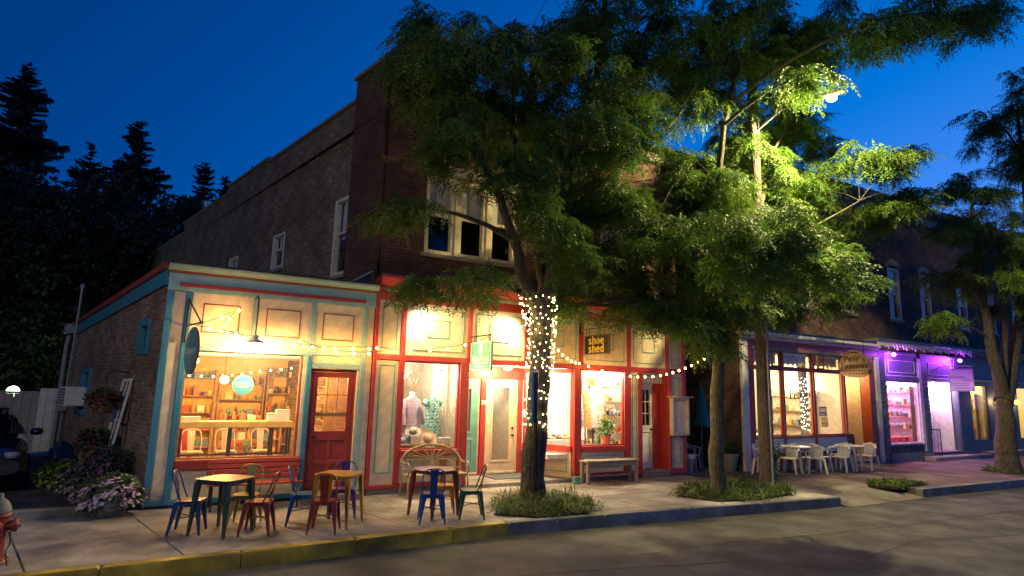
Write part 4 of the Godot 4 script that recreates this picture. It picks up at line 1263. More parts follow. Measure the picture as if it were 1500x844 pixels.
	# violet flood lamps under the eaves, sconces on the far shop
	for q in [[22.62, "violet lamp over the pink shop window", Vector3(23.6, 3.2, 0.0)], [27.3, "violet lamp over the doorway beside the pale pink sign", Vector3(26.3, 3.1, 0.0)]]:
		var vl := thing("violet_lamp", q[1], "lamp", Vector3(q[0], 3.74, 0.30), 0.0, "violet lamps under the eaves")
		part("bracket", mb().tube([Vector3(0, 0.2, -0.2), Vector3(0, 0.1, -0.05), Vector3(0, 0.03, 0)], [0.015], 6), mats["black_metal"], vl)
		var s := SphereMesh.new()
		s.radius = 0.075
		s.height = 0.15
		put("bulb", s, glow("violet_glow", Color(0.75, 0.40, 1.0), 5.0), vl)
		spot("violet_light", Vector3.ZERO, q[2] - Vector3(q[0], 3.74, 0.30), VIOLET, 3.6, 75.0, 0.07, 0.5, vl)
		omni("violet_spill", Vector3.ZERO, VIOLET, 0.45, 0.07, vl)
	for q in [[30.55, "glowing wall sconce left of the far right tree trunk"], [32.3, "glowing wall sconce right of the far right tree trunk"]]:
		var sc := thing("wall_sconce", q[1], "wall lamp", Vector3(q[0], 2.18, 0.14), 0.0, "wall sconces on the far shop")
		part("back_plate", mb().bb(-0.06, 0.06, -0.15, 0.15, -0.13, -0.1, 0.01), mats["black_metal"], sc)
		part("arm", mb().tube([Vector3(0, 0.05, -0.1), Vector3(0, 0.14, 0), Vector3(0, 0.1, 0)], [0.012], 5), mats["black_metal"], sc)
		var s := SphereMesh.new()
		s.radius = 0.11
		s.height = 0.22
		put("globe", s, glow("sconce_glow", Color(1.0, 0.70, 0.28), 2.0), sc)
		omni("sconce_light", Vector3.ZERO, WARM, 0.3, 0.1, sc)
	# alley beside the restaurant
	var a := part("alley_floor", mb().bb(12.65, 15.0, -0.05, 0.0, -9.0, -0.062), mats["concrete"], self)
	struct(a)
	var aw := thing("alley_wall", "dark brick wall closing the back of the narrow alley", "wall")
	P(aw, "brickwork", "row_brick", 10.0, 14.5, 0.0, 5.5, -9.3, -9.0, 0.0)
	P(aw, "coping", "stone", 10.0, 14.6, 5.502, 5.6, -9.35, -8.95, 0.01)
	for q in [["upper black mailbox on the alley's brick wall", 1.52], ["lower black mailbox on the alley's brick wall", 1.06]]:
		var bx := thing("mailbox", q[0], "mailbox", st * Vector3(-0.85, q[1], 0.01), st.basis.get_euler().y, "mailboxes in the alley")
		part("case", mb().bb(-0.2, 0.2, 0.0, 0.24, 0.0, 0.13, 0.012), mats["black_metal"], bx)
		part("lid", mb().bb(-0.21, 0.21, 0.242, 0.27, 0.0, 0.15, 0.008), mats["black_metal"], bx)

# ---------- street furniture
func frustum(b: MB, p0: Vector3, a0: Vector2, p1: Vector3, a1: Vector2) -> void:
	# a straight tapered bar from p0 to p1, its ends level rectangles
	var r0 := []
	var r1 := []
	for k in [[-1, -1], [1, -1], [1, 1], [-1, 1]]:
		r0.append(p0 + Vector3(k[0] * a0.x * 0.5, 0, k[1] * a0.y * 0.5))
		r1.append(p1 + Vector3(k[0] * a1.x * 0.5, 0, k[1] * a1.y * 0.5))
	var c := (p0 + p1) * 0.5
	b.poly(r0, c)
	b.poly(r1, c)
	for i in 4:
		var j := (i + 1) % 4
		b.poly([r0[i], r0[j], r1[j], r1[i]], c)

func bark(key: String, lo: Color, hi: Color) -> StandardMaterial3D:
	if mats.has(key): return mats[key]
	var m := plain(key, Color(1, 1, 1), 0.95)
	m.albedo_texture = grain(key + "_c", 256, 0.03, 5, lo.linear_to_srgb(), hi.linear_to_srgb(), 0.65, 1.6)
	m.uv1_triplanar = true
	m.uv1_world_triplanar = true
	m.uv1_scale = Vector3(3.2, 0.55, 3.2)
	m.heightmap_enabled = true
	m.heightmap_texture = grain("furrow", 256, 0.035, 4, Color.BLACK, Color.WHITE, 0.6, 1.7)
	m.heightmap_scale = 4.5
	return m

func many(called: String, m: Mesh, material: Material, parent: Node, xf: Array, cols: Array = []) -> MultiMeshInstance3D:
	var mm := MultiMesh.new()
	mm.transform_format = MultiMesh.TRANSFORM_3D
	mm.use_colors = cols.size() > 0
	mm.mesh = m
	mm.instance_count = xf.size()
	for i in xf.size():
		mm.set_instance_transform(i, xf[i])
		if cols.size() > 0: mm.set_instance_color(i, cols[i])
	var o := MultiMeshInstance3D.new()
	o.name = called if parent != self else numbered(called)
	o.multimesh = mm
	o.material_override = material
	o.set_meta("kind", "stuff")
	parent.add_child(o, true)
	return o

func leafy(key: String, c: Color, back := 0.5) -> StandardMaterial3D:
	if mats.has(key): return mats[key]
	var m := StandardMaterial3D.new()
	m.resource_name = key
	m.albedo_color = lin(c.r, c.g, c.b)
	m.roughness = 0.6
	m.vertex_color_use_as_albedo = true
	m.backlight_enabled = true
	m.backlight = Color(back, back, back)
	m.cull_mode = BaseMaterial3D.CULL_DISABLED
	mats[key] = m
	return m

func blade_clump(n: int, h: float, w: float, spread: float, sd: int) -> ArrayMesh:
	# a tuft of narrow arching leaves
	var r := RandomNumberGenerator.new()
	r.seed = sd
	var b := mb()
	for k in n:
		var a := r.randf() * TAU
		var d := Vector3(cos(a), 0, sin(a))
		var s := d.cross(Vector3.UP) * w * r.randf_range(0.7, 1.2)
		var hh := h * r.randf_range(0.55, 1.1)
		var out := spread * r.randf_range(0.4, 1.2)
		var base := d * r.randf() * spread * 0.25
		var p := [base, base + d * out * 0.35 + Vector3.UP * hh * 0.65, base + d * out * 0.75 + Vector3.UP * hh * 0.95, base + d * out * 1.15 + Vector3.UP * hh * 0.8]
		for i in 3:
			var w0 := 1.0 - i * 0.3
			var w1 := 1.0 - (i + 1) * 0.32
			b.poly([p[i] - s * w0, p[i] + s * w0, p[i + 1] + s * w1, p[i + 1] - s * w1])
	return b.mesh()

func leaf_clump(n: int, r0: float, leaf: float, sd: int) -> ArrayMesh:
	# pointed leaves facing all ways inside a ball
	var r := RandomNumberGenerator.new()
	r.seed = sd
	var b := mb()
	for k in n:
		var c := Vector3(r.randf_range(-1, 1), r.randf_range(-1, 1), r.randf_range(-1, 1))
		if c.length() > 1.0: c = c.normalized()
		c *= r0
		var d := (c + Vector3(r.randf_range(-1, 1), r.randf_range(-0.8, 0.6), r.randf_range(-1, 1)) * r0).normalized()
		var s := d.cross(Vector3(r.randf_range(-1, 1), 1, r.randf_range(-1, 1)).normalized()).normalized()
		var l := leaf * r.randf_range(0.7, 1.3)
		b.poly([c, c + d * l * 0.5 + s * l * 0.27, c + d * l, c + d * l * 0.5 - s * l * 0.27])
	return b.mesh()

func blossom(petals: int, r0: float) -> ArrayMesh:
	var b := mb()
	for k in petals:
		var a := TAU * k / petals
		var d := Vector3(cos(a), 0.25, sin(a))
		var s := Vector3(-sin(a), 0, cos(a)) * r0 * 0.55
		b.poly([Vector3.ZERO, d * r0 * 0.6 + s, d * r0, d * r0 * 0.6 - s])
	return b.mesh()

func grass_bed(label: String, outline: Array, tufts: int, h: float, sd: int) -> void:
	var c := Vector2.ZERO
	for p in outline: c += Vector2(p[0], p[1]) / outline.size()
	var poly := PackedVector2Array()
	for p in outline: poly.append(Vector2(p[0], p[1]) - c)
	var o := thing("planting_bed", label, "planting bed", Vector3(c.x, 0, c.y))
	var b := mb()
	b.t = Transform3D(Basis(Vector3.RIGHT, PI / 2), Vector3.ZERO)
	b.prism(poly, -0.03, 0.04)
	part("soil", b, mats["soil"], o)
	var r := RandomNumberGenerator.new()
	r.seed = sd
	var xs := [[], [], [], []]
	var cs := [[], [], [], []]
	var tries := 0
	var made := 0
	var reach := 0.0
	for p in poly: reach = maxf(reach, p.length())
	while tries < tufts * 12 and made < tufts * 2:
		tries += 1
		var p := Vector2(r.randf_range(-reach, reach), r.randf_range(-reach, reach))
		if not Geometry2D.is_point_in_polygon(p * r.randf_range(0.86, 1.1), poly): continue
		made += 1
		var mid := 1.0 - p.length() / reach
		var k := 2
		var pick := r.randf()
		if pick < 0.22 + 0.3 * mid: k = 0 if r.randf() < 0.6 else 1
		elif pick > 0.93: k = 3
		var s := r.randf_range(0.5, 1.25) * (0.7 + 0.5 * mid)
		xs[k].append(Transform3D(Basis.from_euler(Vector3(r.randf_range(-0.25, 0.25), r.randf() * TAU, r.randf_range(-0.25, 0.25))).scaled(Vector3(s, s * r.randf_range(0.6, 1.3), s)), Vector3(p.x, 0.03, p.y)))
		var g := r.randf_range(0.5, 1.35)
		cs[k].append(Color(g * r.randf_range(0.8, 1.5), g, g * r.randf_range(0.5, 0.9)))
	var m := leafy("grass_leaf", Color(0.06, 0.13, 0.025), 0.5)
	many("grass", blade_clump(12, h, 0.007, h * 1.0, sd), m, o, xs[0], cs[0])
	many("grass", blade_clump(8, h * 1.25, 0.008, h * 1.5, sd + 1), m, o, xs[1], cs[1])
	many("ground_cover", leaf_clump(34, h * 0.45, 0.055, sd + 2), m, o, xs[2], cs[2])
	many("dry_grass", blade_clump(4, h * 2.0, 0.004, h * 0.7, sd + 3), leafy("straw", Color(0.22, 0.17, 0.07), 0.4), o, xs[3], xs[3].map(func(_t): return Color(1, 1, 1)))

func utility_pole() -> void:
	var o := thing("utility_pole", "weathered wooden utility pole carrying the lit street lamp", "utility pole", Vector3(13.08, 0.0, 2.2))
	part("pole", mb().tube([Vector3(0, -0.1, 0), Vector3(0.0, 3.5, 0), Vector3(0.02, 12.5, 0)], [0.19, 0.165, 0.12], 14), bark("pole_wood", Color(0.09, 0.075, 0.06), Color(0.20, 0.165, 0.13)), o)
	part("crossarm", mb().box(Vector3(0, 11.6, 0), Vector3(0.1, 0.12, 2.2), 0.01), mats["grey_timber"], o)
	for z in [-1.0, -0.5, 0.5, 1.0]:
		part("insulator", mb().lathe(Vector3(0, 11.66, z), [Vector2(0.04, 0), Vector2(0.05, 0.05), Vector2(0.03, 0.07), Vector2(0.045, 0.1), Vector2(0.001, 0.13)], 8), mats["slate_paint"], o)
	part("conduit", mb().tube([Vector3(-0.05, 0, 0.2), Vector3(-0.04, 6.0, 0.17)], [0.03], 7), mats["grey_metal"], o)
	part("lamp_arm", mb().tube([Vector3(0, 9.1, 0.1), Vector3(0.2, 9.5, 0.7), Vector3(0.5, 9.56, 1.5)], [0.03], 8), mats["grey_metal"], o)
	var head := mb(Vector3(0.62, 9.54, 1.82), Vector3(0, atan2(0.3, 0.9), 0))
	head.tube([Vector3(0, 0.02, -0.4), Vector3(0, 0.05, -0.15), Vector3(0, 0.06, 0.1), Vector3(0, 0.03, 0.32)], [0.05, 0.13, 0.15, 0.06], 10, true, 0.5)
	var hd := part("lamp_head", head, mats["grey_metal"], o)
	var s := SphereMesh.new()
	s.radius = 0.12
	s.height = 0.16
	put("lamp_lens", s, glow("street_glow", Color(1.0, 0.90, 0.62), 40.0), hd, Transform3D(Basis(), Vector3(0.62, 9.47, 1.82)))
	spot("street_light", Vector3(0.62, 9.44, 1.82), Vector3(0.70, 0.0, 2.2), Color(1.0, 0.91, 0.64), 64.0, 89.0, 0.11, 0.05, o)
	part("ivy", mb().tube([Vector3(0.1, 0.0, 0.18), Vector3(0.16, 0.5, 0.1), Vector3(0.1, 1.0, 0.14)], [0.012, 0.01, 0.005], 5), mats["timber"], o)
	var xf := []
	for k in 26: xf.append(Transform3D(Basis(Vector3.UP, rng.randf() * TAU), Vector3(0.12 + rng.randf_range(-0.08, 0.1), 0.1 + rng.randf() * 0.9, 0.15 + rng.randf_range(-0.08, 0.08))))
	many("ivy_leaves", leaf_clump(10, 0.09, 0.07, 88), leafy("grass_leaf", Color(0.06, 0.13, 0.025)), o, xf, xf.map(func(_t): return Color(0.8, 1, 0.8)))
	# lines to the next pole along the street and service drops to the brick building
	for q in [[Vector3(13.2, 8.6, 2.1), Vector3(58, 8.4, 3.0), "thick telephone cable slung below the power wires"], [Vector3(13.08, 8.9, 2.05), Vector3(9.6, 8.05, -0.26), "upper service wire running to the brick building"], [Vector3(13.08, 8.4, 2.05), Vector3(9.2, 7.45, -0.26), "lower service wire running to the brick building"]]:
		var pts := []
		for k in 25:
			var f := k / 24.0
			pts.append(q[0].lerp(q[1], f) - Vector3(0, 0.035 * q[0].distance_to(q[1]) * f * (1.0 - f) * 2.0, 0))
		var wv := part("overhead_wire", mb().tube(pts, [0.014], 5), mats["black_metal"], self)
		tag(wv, q[2], "wire", "overhead wires")
	# the next street lamp, on the near side of the road beyond the left edge of the view
	var l := thing("street_lamp", "steel street lamp across the road beyond the picture's left edge", "street lamp", Vector3(-9.8, -0.32, 11.5))
	part("mast", mb().tube([Vector3(0, 0, 0), Vector3(0, 7.6, 0)], [0.09, 0.06], 10), mats["grey_metal"], l)
	part("lamp_arm", mb().tube([Vector3(0, 7.5, 0), Vector3(0.3, 8.0, -0.3), Vector3(1.1, 8.15, -1.0)], [0.035], 8), mats["grey_metal"], l)
	var hd2 := part("lamp_head", mb(Vector3(1.25, 8.16, -1.15)).lathe(Vector3.ZERO, [Vector2(0.16, 0.0), Vector2(0.17, 0.05), Vector2(0.08, 0.14), Vector2(0.001, 0.16)], 14), mats["grey_metal"], l)
	put("lamp_lens", s, mats["street_glow"], hd2, Transform3D(Basis(), Vector3(1.25, 8.10, -1.15)))
	omni("street_light", Vector3(1.25, 8.09, -1.15), Color(1.0, 0.93, 0.76), 21.0, 0.11, l)

func hydrant() -> void:
	var o := thing("fire_hydrant", "red fire hydrant with grey cap at the left edge of pavement", "fire hydrant", Vector3(-1.44, 0.0, 2.80))
	var red := paint("hydrant_red", Color(0.20, 0.02, 0.012), 0.5)
	part("barrel", mb().lathe(Vector3.ZERO, [Vector2(0.17, 0), Vector2(0.17, 0.05), Vector2(0.11, 0.07), Vector2(0.105, 0.5), Vector2(0.14, 0.52), Vector2(0.14, 0.56), Vector2(0.11, 0.58)], 18), red, o)
	part("bonnet", mb().lathe(Vector3(0, 0.58, 0), [Vector2(0.13, 0), Vector2(0.13, 0.03), Vector2(0.1, 0.1), Vector2(0.05, 0.15), Vector2(0.03, 0.16), Vector2(0.03, 0.21), Vector2(0.001, 0.22)], 18), paint("hydrant_cap", Color(0.09, 0.10, 0.10), 0.6), o)
	for q in [[0.0, 0.075], [PI / 2, 0.055], [-PI / 2, 0.055]]:
		var b := mb(Vector3(0, 0.42, 0), Vector3(PI / 2, q[0], 0))
		b.lathe(Vector3.ZERO, [Vector2(q[1], 0.05), Vector2(q[1], 0.15), Vector2(q[1] + 0.02, 0.155), Vector2(q[1] + 0.02, 0.2), Vector2(0.03, 0.205), Vector2(0.03, 0.23), Vector2(0.001, 0.235)], 14)
		part("nozzle", b, red, o)
	part("chain", mb().tube([Vector3(0.15, 0.36, 0.05), Vector3(0.17, 0.22, 0.1), Vector3(0.14, 0.16, 0.12), Vector3(0.18, 0.0, 0.16)], [0.008], 5), mats["black_metal"], o)
	for k in 8: part("bolt", mb().lathe(Vector3(cos(TAU * k / 8) * 0.15, 0.05, sin(TAU * k / 8) * 0.15), [Vector2(0.014, 0), Vector2(0.014, 0.02), Vector2(0.001, 0.021)], 6), mats["black_metal"], o)

func street_furniture() -> void:
	utility_pole()
	hydrant()
	var o := thing("parking_sign", "narrow parking sign on a steel post seen from behind, beside the lit tree", "street sign", Vector3(6.30, 0.0, 2.35), 0.55)
	part("post", mb().bb(-0.028, 0.028, -0.1, 2.5, -0.02, 0.0, 0.004).bb(-0.028, -0.02, -0.1, 2.5, 0.0, 0.03).bb(0.02, 0.028, -0.1, 2.5, 0.0, 0.03), mats["black_metal"], o)
	part("plate", mb().bb(-0.15, 0.15, 1.55, 2.55, -0.026, -0.022, 0.0), mats["white_paint"], o)
	part("bolt", mb().bb(-0.012, 0.012, 2.4, 2.42, -0.02, 0.036).bb(-0.012, 0.012, 1.65, 1.67, -0.02, 0.036), mats["grey_metal"], o)
	grass_bed("leafy bed of ornamental grass round the tree wrapped in lights", [[5.35, 2.6], [5.9, 1.7], [6.8, 1.25], [7.5, 1.6], [7.6, 2.5], [6.9, 3.18], [5.9, 3.12]], 240, 0.26, 41)
	grass_bed("low green bed under the middle tree and utility pole", [[9.9, 2.4], [10.7, 1.7], [12.0, 1.5], [13.5, 1.45], [13.7, 2.2], [12.6, 3.2], [11.2, 3.42], [10.2, 3.2]], 360, 0.15, 42)
	grass_bed("small grass patch by the kerb in front of the restaurant", [[15.9, 3.0], [16.6, 2.7], [17.6, 2.9], [17.7, 3.5], [16.2, 3.6]], 120, 0.1, 43)
	grass_bed("sparse bed round the far right tree trunk", [[23.0, 2.5], [24.0, 2.2], [24.9, 2.6], [24.8, 3.4], [23.6, 3.6], [22.9, 3.2]], 60, 0.16, 44)
	# long bare stems over the first bed
	# benches
	bench_slatted()
	bench_tree()
	o = thing("plank_bench", "plain weathered wooden bench below the shoe shop window", "bench", Vector3(9.72, 0.0, 0.34))
	part("seat", mb().bb(-0.80, 0.80, 0.50, 0.545, -0.17, 0.17, 0.008), mats["grey_timber"], o)
	part("apron", mb().bb(-0.70, 0.70, 0.42, 0.498, -0.13, -0.105).bb(-0.70, 0.70, 0.42, 0.498, 0.105, 0.13), mats["grey_timber"], o)
	for x in [-0.74, 0.74]:
		for z in [-0.12, 0.12]: part("leg", mb().bb(x - 0.035, x + 0.035, 0.0, 0.498, z - 0.035, z + 0.035, 0.005), mats["grey_timber"], o)
	part("stretcher", mb().bb(-0.70, 0.70, 0.16, 0.2, -0.02, 0.02), mats["grey_timber"], o)
	o = thing("green_box", "small green utility box on the pavement by the shoe shop corner", "utility box", Vector3(8.95, 0.0, 0.13))
	part("case", mb().bb(-0.16, 0.16, 0.0, 0.13, -0.07, 0.07, 0.012), mats["teal_door"], o)
	part("lid", mb().bb(-0.17, 0.17, 0.131, 0.15, -0.08, 0.08, 0.005), mats["teal_door"], o)

func bench_slatted() -> void:
	var o := thing("slatted_bench", "long red slatted bench under the gift shop window", "bench", Vector3(1.70, 0.0, 0.12))
	for k in 4: part("back_slat", mb(Vector3(0, 0.47 + 0.088 * k, 0.10 - 0.022 * k), Vector3(-0.25, 0, 0)).bb(-0.78, 0.78, 0.0, 0.072, -0.014, 0.014, 0.006), mats["brick_red_paint"], o)
	for k in 5: part("seat_slat", mb(Vector3(0, 0.40 + 0.004 * absf(k - 2), 0.15 + 0.078 * k)).bb(-0.78, 0.78, 0.0, 0.028, -0.033, 0.033, 0.006), mats["brick_red_paint"], o)
	for x in [-0.70, 0.70]:
		part("end_frame", mb().tube([Vector3(x, 0.0, 0.52), Vector3(x, 0.2, 0.46), Vector3(x, 0.385, 0.44), Vector3(x, 0.385, 0.12), Vector3(x, 0.8, 0.01)], [0.02], 6).tube([Vector3(x, 0.385, 0.12), Vector3(x, 0.2, 0.1), Vector3(x, 0.0, 0.04)], [0.02], 6).tube([Vector3(x, 0.385, 0.44), Vector3(x, 0.56, 0.48), Vector3(x, 0.62, 0.4), Vector3(x, 0.6, 0.1)], [0.018], 6), mats["black_metal"], o)

func bench_tree() -> void:
	var o := thing("iron_bench", "bronze coloured iron bench with a pierced tree shaped back", "bench", Vector3(5.12, 0.0, 0.16))
	var m: Material = mats["bronze"]
	var b := mb()
	var arc := []
	for k in 17:
		var a := PI * k / 16.0
		arc.append(Vector3(-0.66 * cos(a), 0.62 + 0.36 * sin(a), 0.03 - 0.05 * sin(a)))
	b.tube(arc, [0.022], 6)
	b.tube([Vector3(-0.66, 0.62, 0.03), Vector3(-0.65, 0.44, 0.08)], [0.02], 6)
	b.tube([Vector3(0.66, 0.62, 0.03), Vector3(0.65, 0.44, 0.08)], [0.02], 6)
	b.tube([Vector3(-0.65, 0.5, 0.06), Vector3(0.65, 0.5, 0.06)], [0.018], 6)
	part("back_frame", b, m, o)
	# the tree: trunk, then boughs that fork towards the arch
	b = mb()
	b.tube([Vector3(0, 0.5, 0.05), Vector3(0.0, 0.62, 0.03), Vector3(0, 0.72, 0.02)], [0.06, 0.04, 0.03], 6)
	for k in 13:
		var a := PI * (k + 0.5) / 13.0
		var e := Vector3(-0.64 * cos(a), 0.63 + 0.34 * sin(a), 0.0)
		var s := Vector3(0, 0.68, 0.02)
		var mid := s.lerp(e, 0.55) + Vector3(0, 0.04 * sin(k * 2.0), 0)
		b.tube([s, mid, e], [0.018, 0.012, 0.008], 5)
		for j in 3:
			var a2 := a + (j - 1) * 0.16 + 0.05
			b.tube([mid.lerp(e, 0.1 + 0.25 * j), Vector3(-0.6 * cos(a2), 0.63 + 0.31 * sin(a2), 0.0)], [0.009, 0.006], 4)
	part("tree_lattice", b, m, o)
	for k in 6: part("seat_slat", mb(Vector3(0, 0.415, 0.12 + 0.065 * k)).bb(-0.64, 0.64, 0.0, 0.02, -0.025, 0.025, 0.004), m, o)
	for x in [-0.65, 0.65]:
		part("end_frame", mb().tube([Vector3(x, 0, 0.52), Vector3(x, 0.16, 0.47), Vector3(x, 0.4, 0.47), Vector3(x, 0.41, 0.1)], [0.02], 6).tube([Vector3(x, 0, 0.02), Vector3(x, 0.2, 0.08), Vector3(x, 0.44, 0.08)], [0.02], 6), m, o)
		part("armrest", mb().tube([Vector3(x, 0.41, 0.42), Vector3(x, 0.5, 0.5), Vector3(x, 0.62, 0.5), Vector3(x, 0.66, 0.4), Vector3(x, 0.63, 0.2), Vector3(x, 0.66, 0.03)], [0.018], 6), m, o)

# ---------- café furniture
func metal_chair(key: String, c: Color, label: String, at: Vector3, face: Vector2) -> void:
	var m := paint(key, c, 0.3, 0.04, 3.0)
	m.clearcoat_enabled = true
	m.clearcoat = 0.4
	m.clearcoat_roughness = 0.25
	var o := thing("metal_chair", label, "chair", at, atan2(face.x, face.y), "painted metal chairs on the pavement")
	if not tex.has("chair"):
		var parts := {}
		var b := mb()
		var so := PackedVector2Array()
		for k in 24:
			var a := TAU * k / 24
			var ca := cos(a)
			var sa := sin(a)
			so.append(Vector2(signf(ca) * pow(absf(ca), 0.55), signf(sa) * pow(absf(sa), 0.55)) * Vector2(0.185, 0.18))
		b.t = Transform3D(Basis(Vector3.RIGHT, PI / 2), Vector3.ZERO)
		b.prism(so, -0.462, -0.448)
		b.t = Transform3D()
		b.bb(-0.165, 0.165, 0.40, 0.447, -0.165, -0.15).bb(-0.165, 0.165, 0.40, 0.447, 0.15, 0.165).bb(-0.165, -0.15, 0.40, 0.447, -0.149, 0.149).bb(0.15, 0.165, 0.40, 0.447, -0.149, 0.149)
		parts["seat"] = b.mesh()
		for s in [-1, 1]:
			for f in [-1, 1]:
				b = mb()
				frustum(b, Vector3(s * 0.14, 0.445, f * 0.135), Vector2(0.085, 0.075), Vector3(s * 0.205, 0.0, f * (0.205 if f > 0 else 0.215)), Vector2(0.022, 0.03))
				parts["leg" + str(s) + str(f)] = b.mesh()
		b = mb()
		var sp := [[0.45, -0.155, 0.11], [0.6, -0.185, 0.115], [0.74, -0.215, 0.13], [0.85, -0.245, 0.14]]
		for k in 3: frustum(b, Vector3(0, sp[k][0], sp[k][1]), Vector2(sp[k][2], 0.006), Vector3(0, sp[k + 1][0], sp[k + 1][1]), Vector2(sp[k + 1][2], 0.006))
		parts["backrest"] = b.mesh()
		var hoop := [Vector3(-0.165, 0.44, -0.08), Vector3(-0.18, 0.6, -0.15), Vector3(-0.178, 0.74, -0.2), Vector3(-0.15, 0.825, -0.23), Vector3(-0.09, 0.858, -0.245), Vector3(0, 0.868, -0.25)]
		for k in range(4, -1, -1): hoop.append(hoop[k] * Vector3(-1, 1, 1))
		parts["back_hoop"] = mb().tube(hoop, [0.0115], 7).mesh()
		parts["stretcher"] = mb().tube([Vector3(-0.17, 0.22, -0.17), Vector3(0.17, 0.22, 0.17)], [0.008], 5).tube([Vector3(-0.17, 0.235, 0.17), Vector3(0.17, 0.235, -0.17)], [0.008], 5).mesh()
		tex["chair"] = parts
	for k in tex["chair"]: put("leg" if k.begins_with("leg") else k, tex["chair"][k], m, o)

func metal_table(key: String, c: Color, label: String, at: Vector3, turn: float, round := false) -> void:
	var m := paint(key, c, 0.3, 0.05, 3.0)
	m.clearcoat_enabled = true
	m.clearcoat = 0.4
	m.clearcoat_roughness = 0.25
	var o := thing("metal_table", label, "table", at, turn, "painted metal tables on the pavement")
	var so := PackedVector2Array()
	for k in 32:
		var a := TAU * k / 32 + 0.01
		var ca := cos(a)
		var sa := sin(a)
		var e := 1.0 if round else 0.28
		so.append(Vector2(signf(ca) * pow(absf(ca), e), signf(sa) * pow(absf(sa), e)) * (0.36 if round else 0.31))
	var b := mb()
	b.t = Transform3D(Basis(Vector3.RIGHT, PI / 2), Vector3.ZERO)
	b.prism(so, -0.775, -0.745)
	part("tabletop", b, m, o)
	part("apron", mb().frame(-0.26, 0.26, -0.26, 0.26, 0.0, 0.04, 0.015, 0.0), m, o)
	var ap: MeshInstance3D = o.get_child(o.get_child_count() - 1)
	ap.transform = Transform3D(Basis(Vector3.RIGHT, PI / 2), Vector3(0, 0.742, 0))
	for s in [-1, 1]:
		for f in [-1, 1]:
			b = mb()
			frustum(b, Vector3(s * 0.25, 0.74, f * 0.25), Vector2(0.075, 0.075), Vector3(s * 0.30, 0.0, f * 0.30), Vector2(0.03, 0.03))
			part("leg", b, m, o)

func plastic_chair(label: String, at: Vector3, turn: float) -> void:
	if tex.has("plastic_chair"):
		copy(tex["plastic_chair"], label, at, turn)
		return
	var m := paint("white_plastic", Color(0.70, 0.70, 0.68), 0.4, 0.0)
	var o := thing("plastic_chair", label, "chair", at, turn, "white plastic chairs by the restaurant")
	tex["plastic_chair"] = o
	part("seat", mb().bb(-0.23, 0.23, 0.41, 0.435, -0.22, 0.23, 0.012), m, o)
	for s in [-1, 1]:
		for f in [-1, 1]:
			var b := mb()
			frustum(b, Vector3(s * 0.21, 0.42, f * 0.19), Vector2(0.055, 0.075), Vector3(s * 0.26, 0.0, f * 0.25), Vector2(0.04, 0.045))
			part("leg", b, m, o)
	var arc := []
	for k in 13:
		var a := PI * (k / 12.0)
		arc.append(Vector3(-0.27 * cos(a), 0.80 - 0.14 * absf(cos(a)), 0.0 - 0.27 * sin(a)))
	var rail := [Vector3(-0.27, 0.42, 0.2), Vector3(-0.285, 0.62, 0.22)]
	rail.append_array(arc)
	rail.append_array([Vector3(0.285, 0.62, 0.22), Vector3(0.27, 0.42, 0.2)])
	part("armrest", mb().tube(rail, [0.028], 7, true, 0.7), m, o)
	for k in 7:
		var x := -0.15 + 0.05 * k
		var b := mb()
		frustum(b, Vector3(x, 0.43, -0.21), Vector2(0.034, 0.012), Vector3(x * 1.15, 0.79, -0.265 + 0.4 * x * x), Vector2(0.036, 0.012))
		part("back_slat", b, m, o)

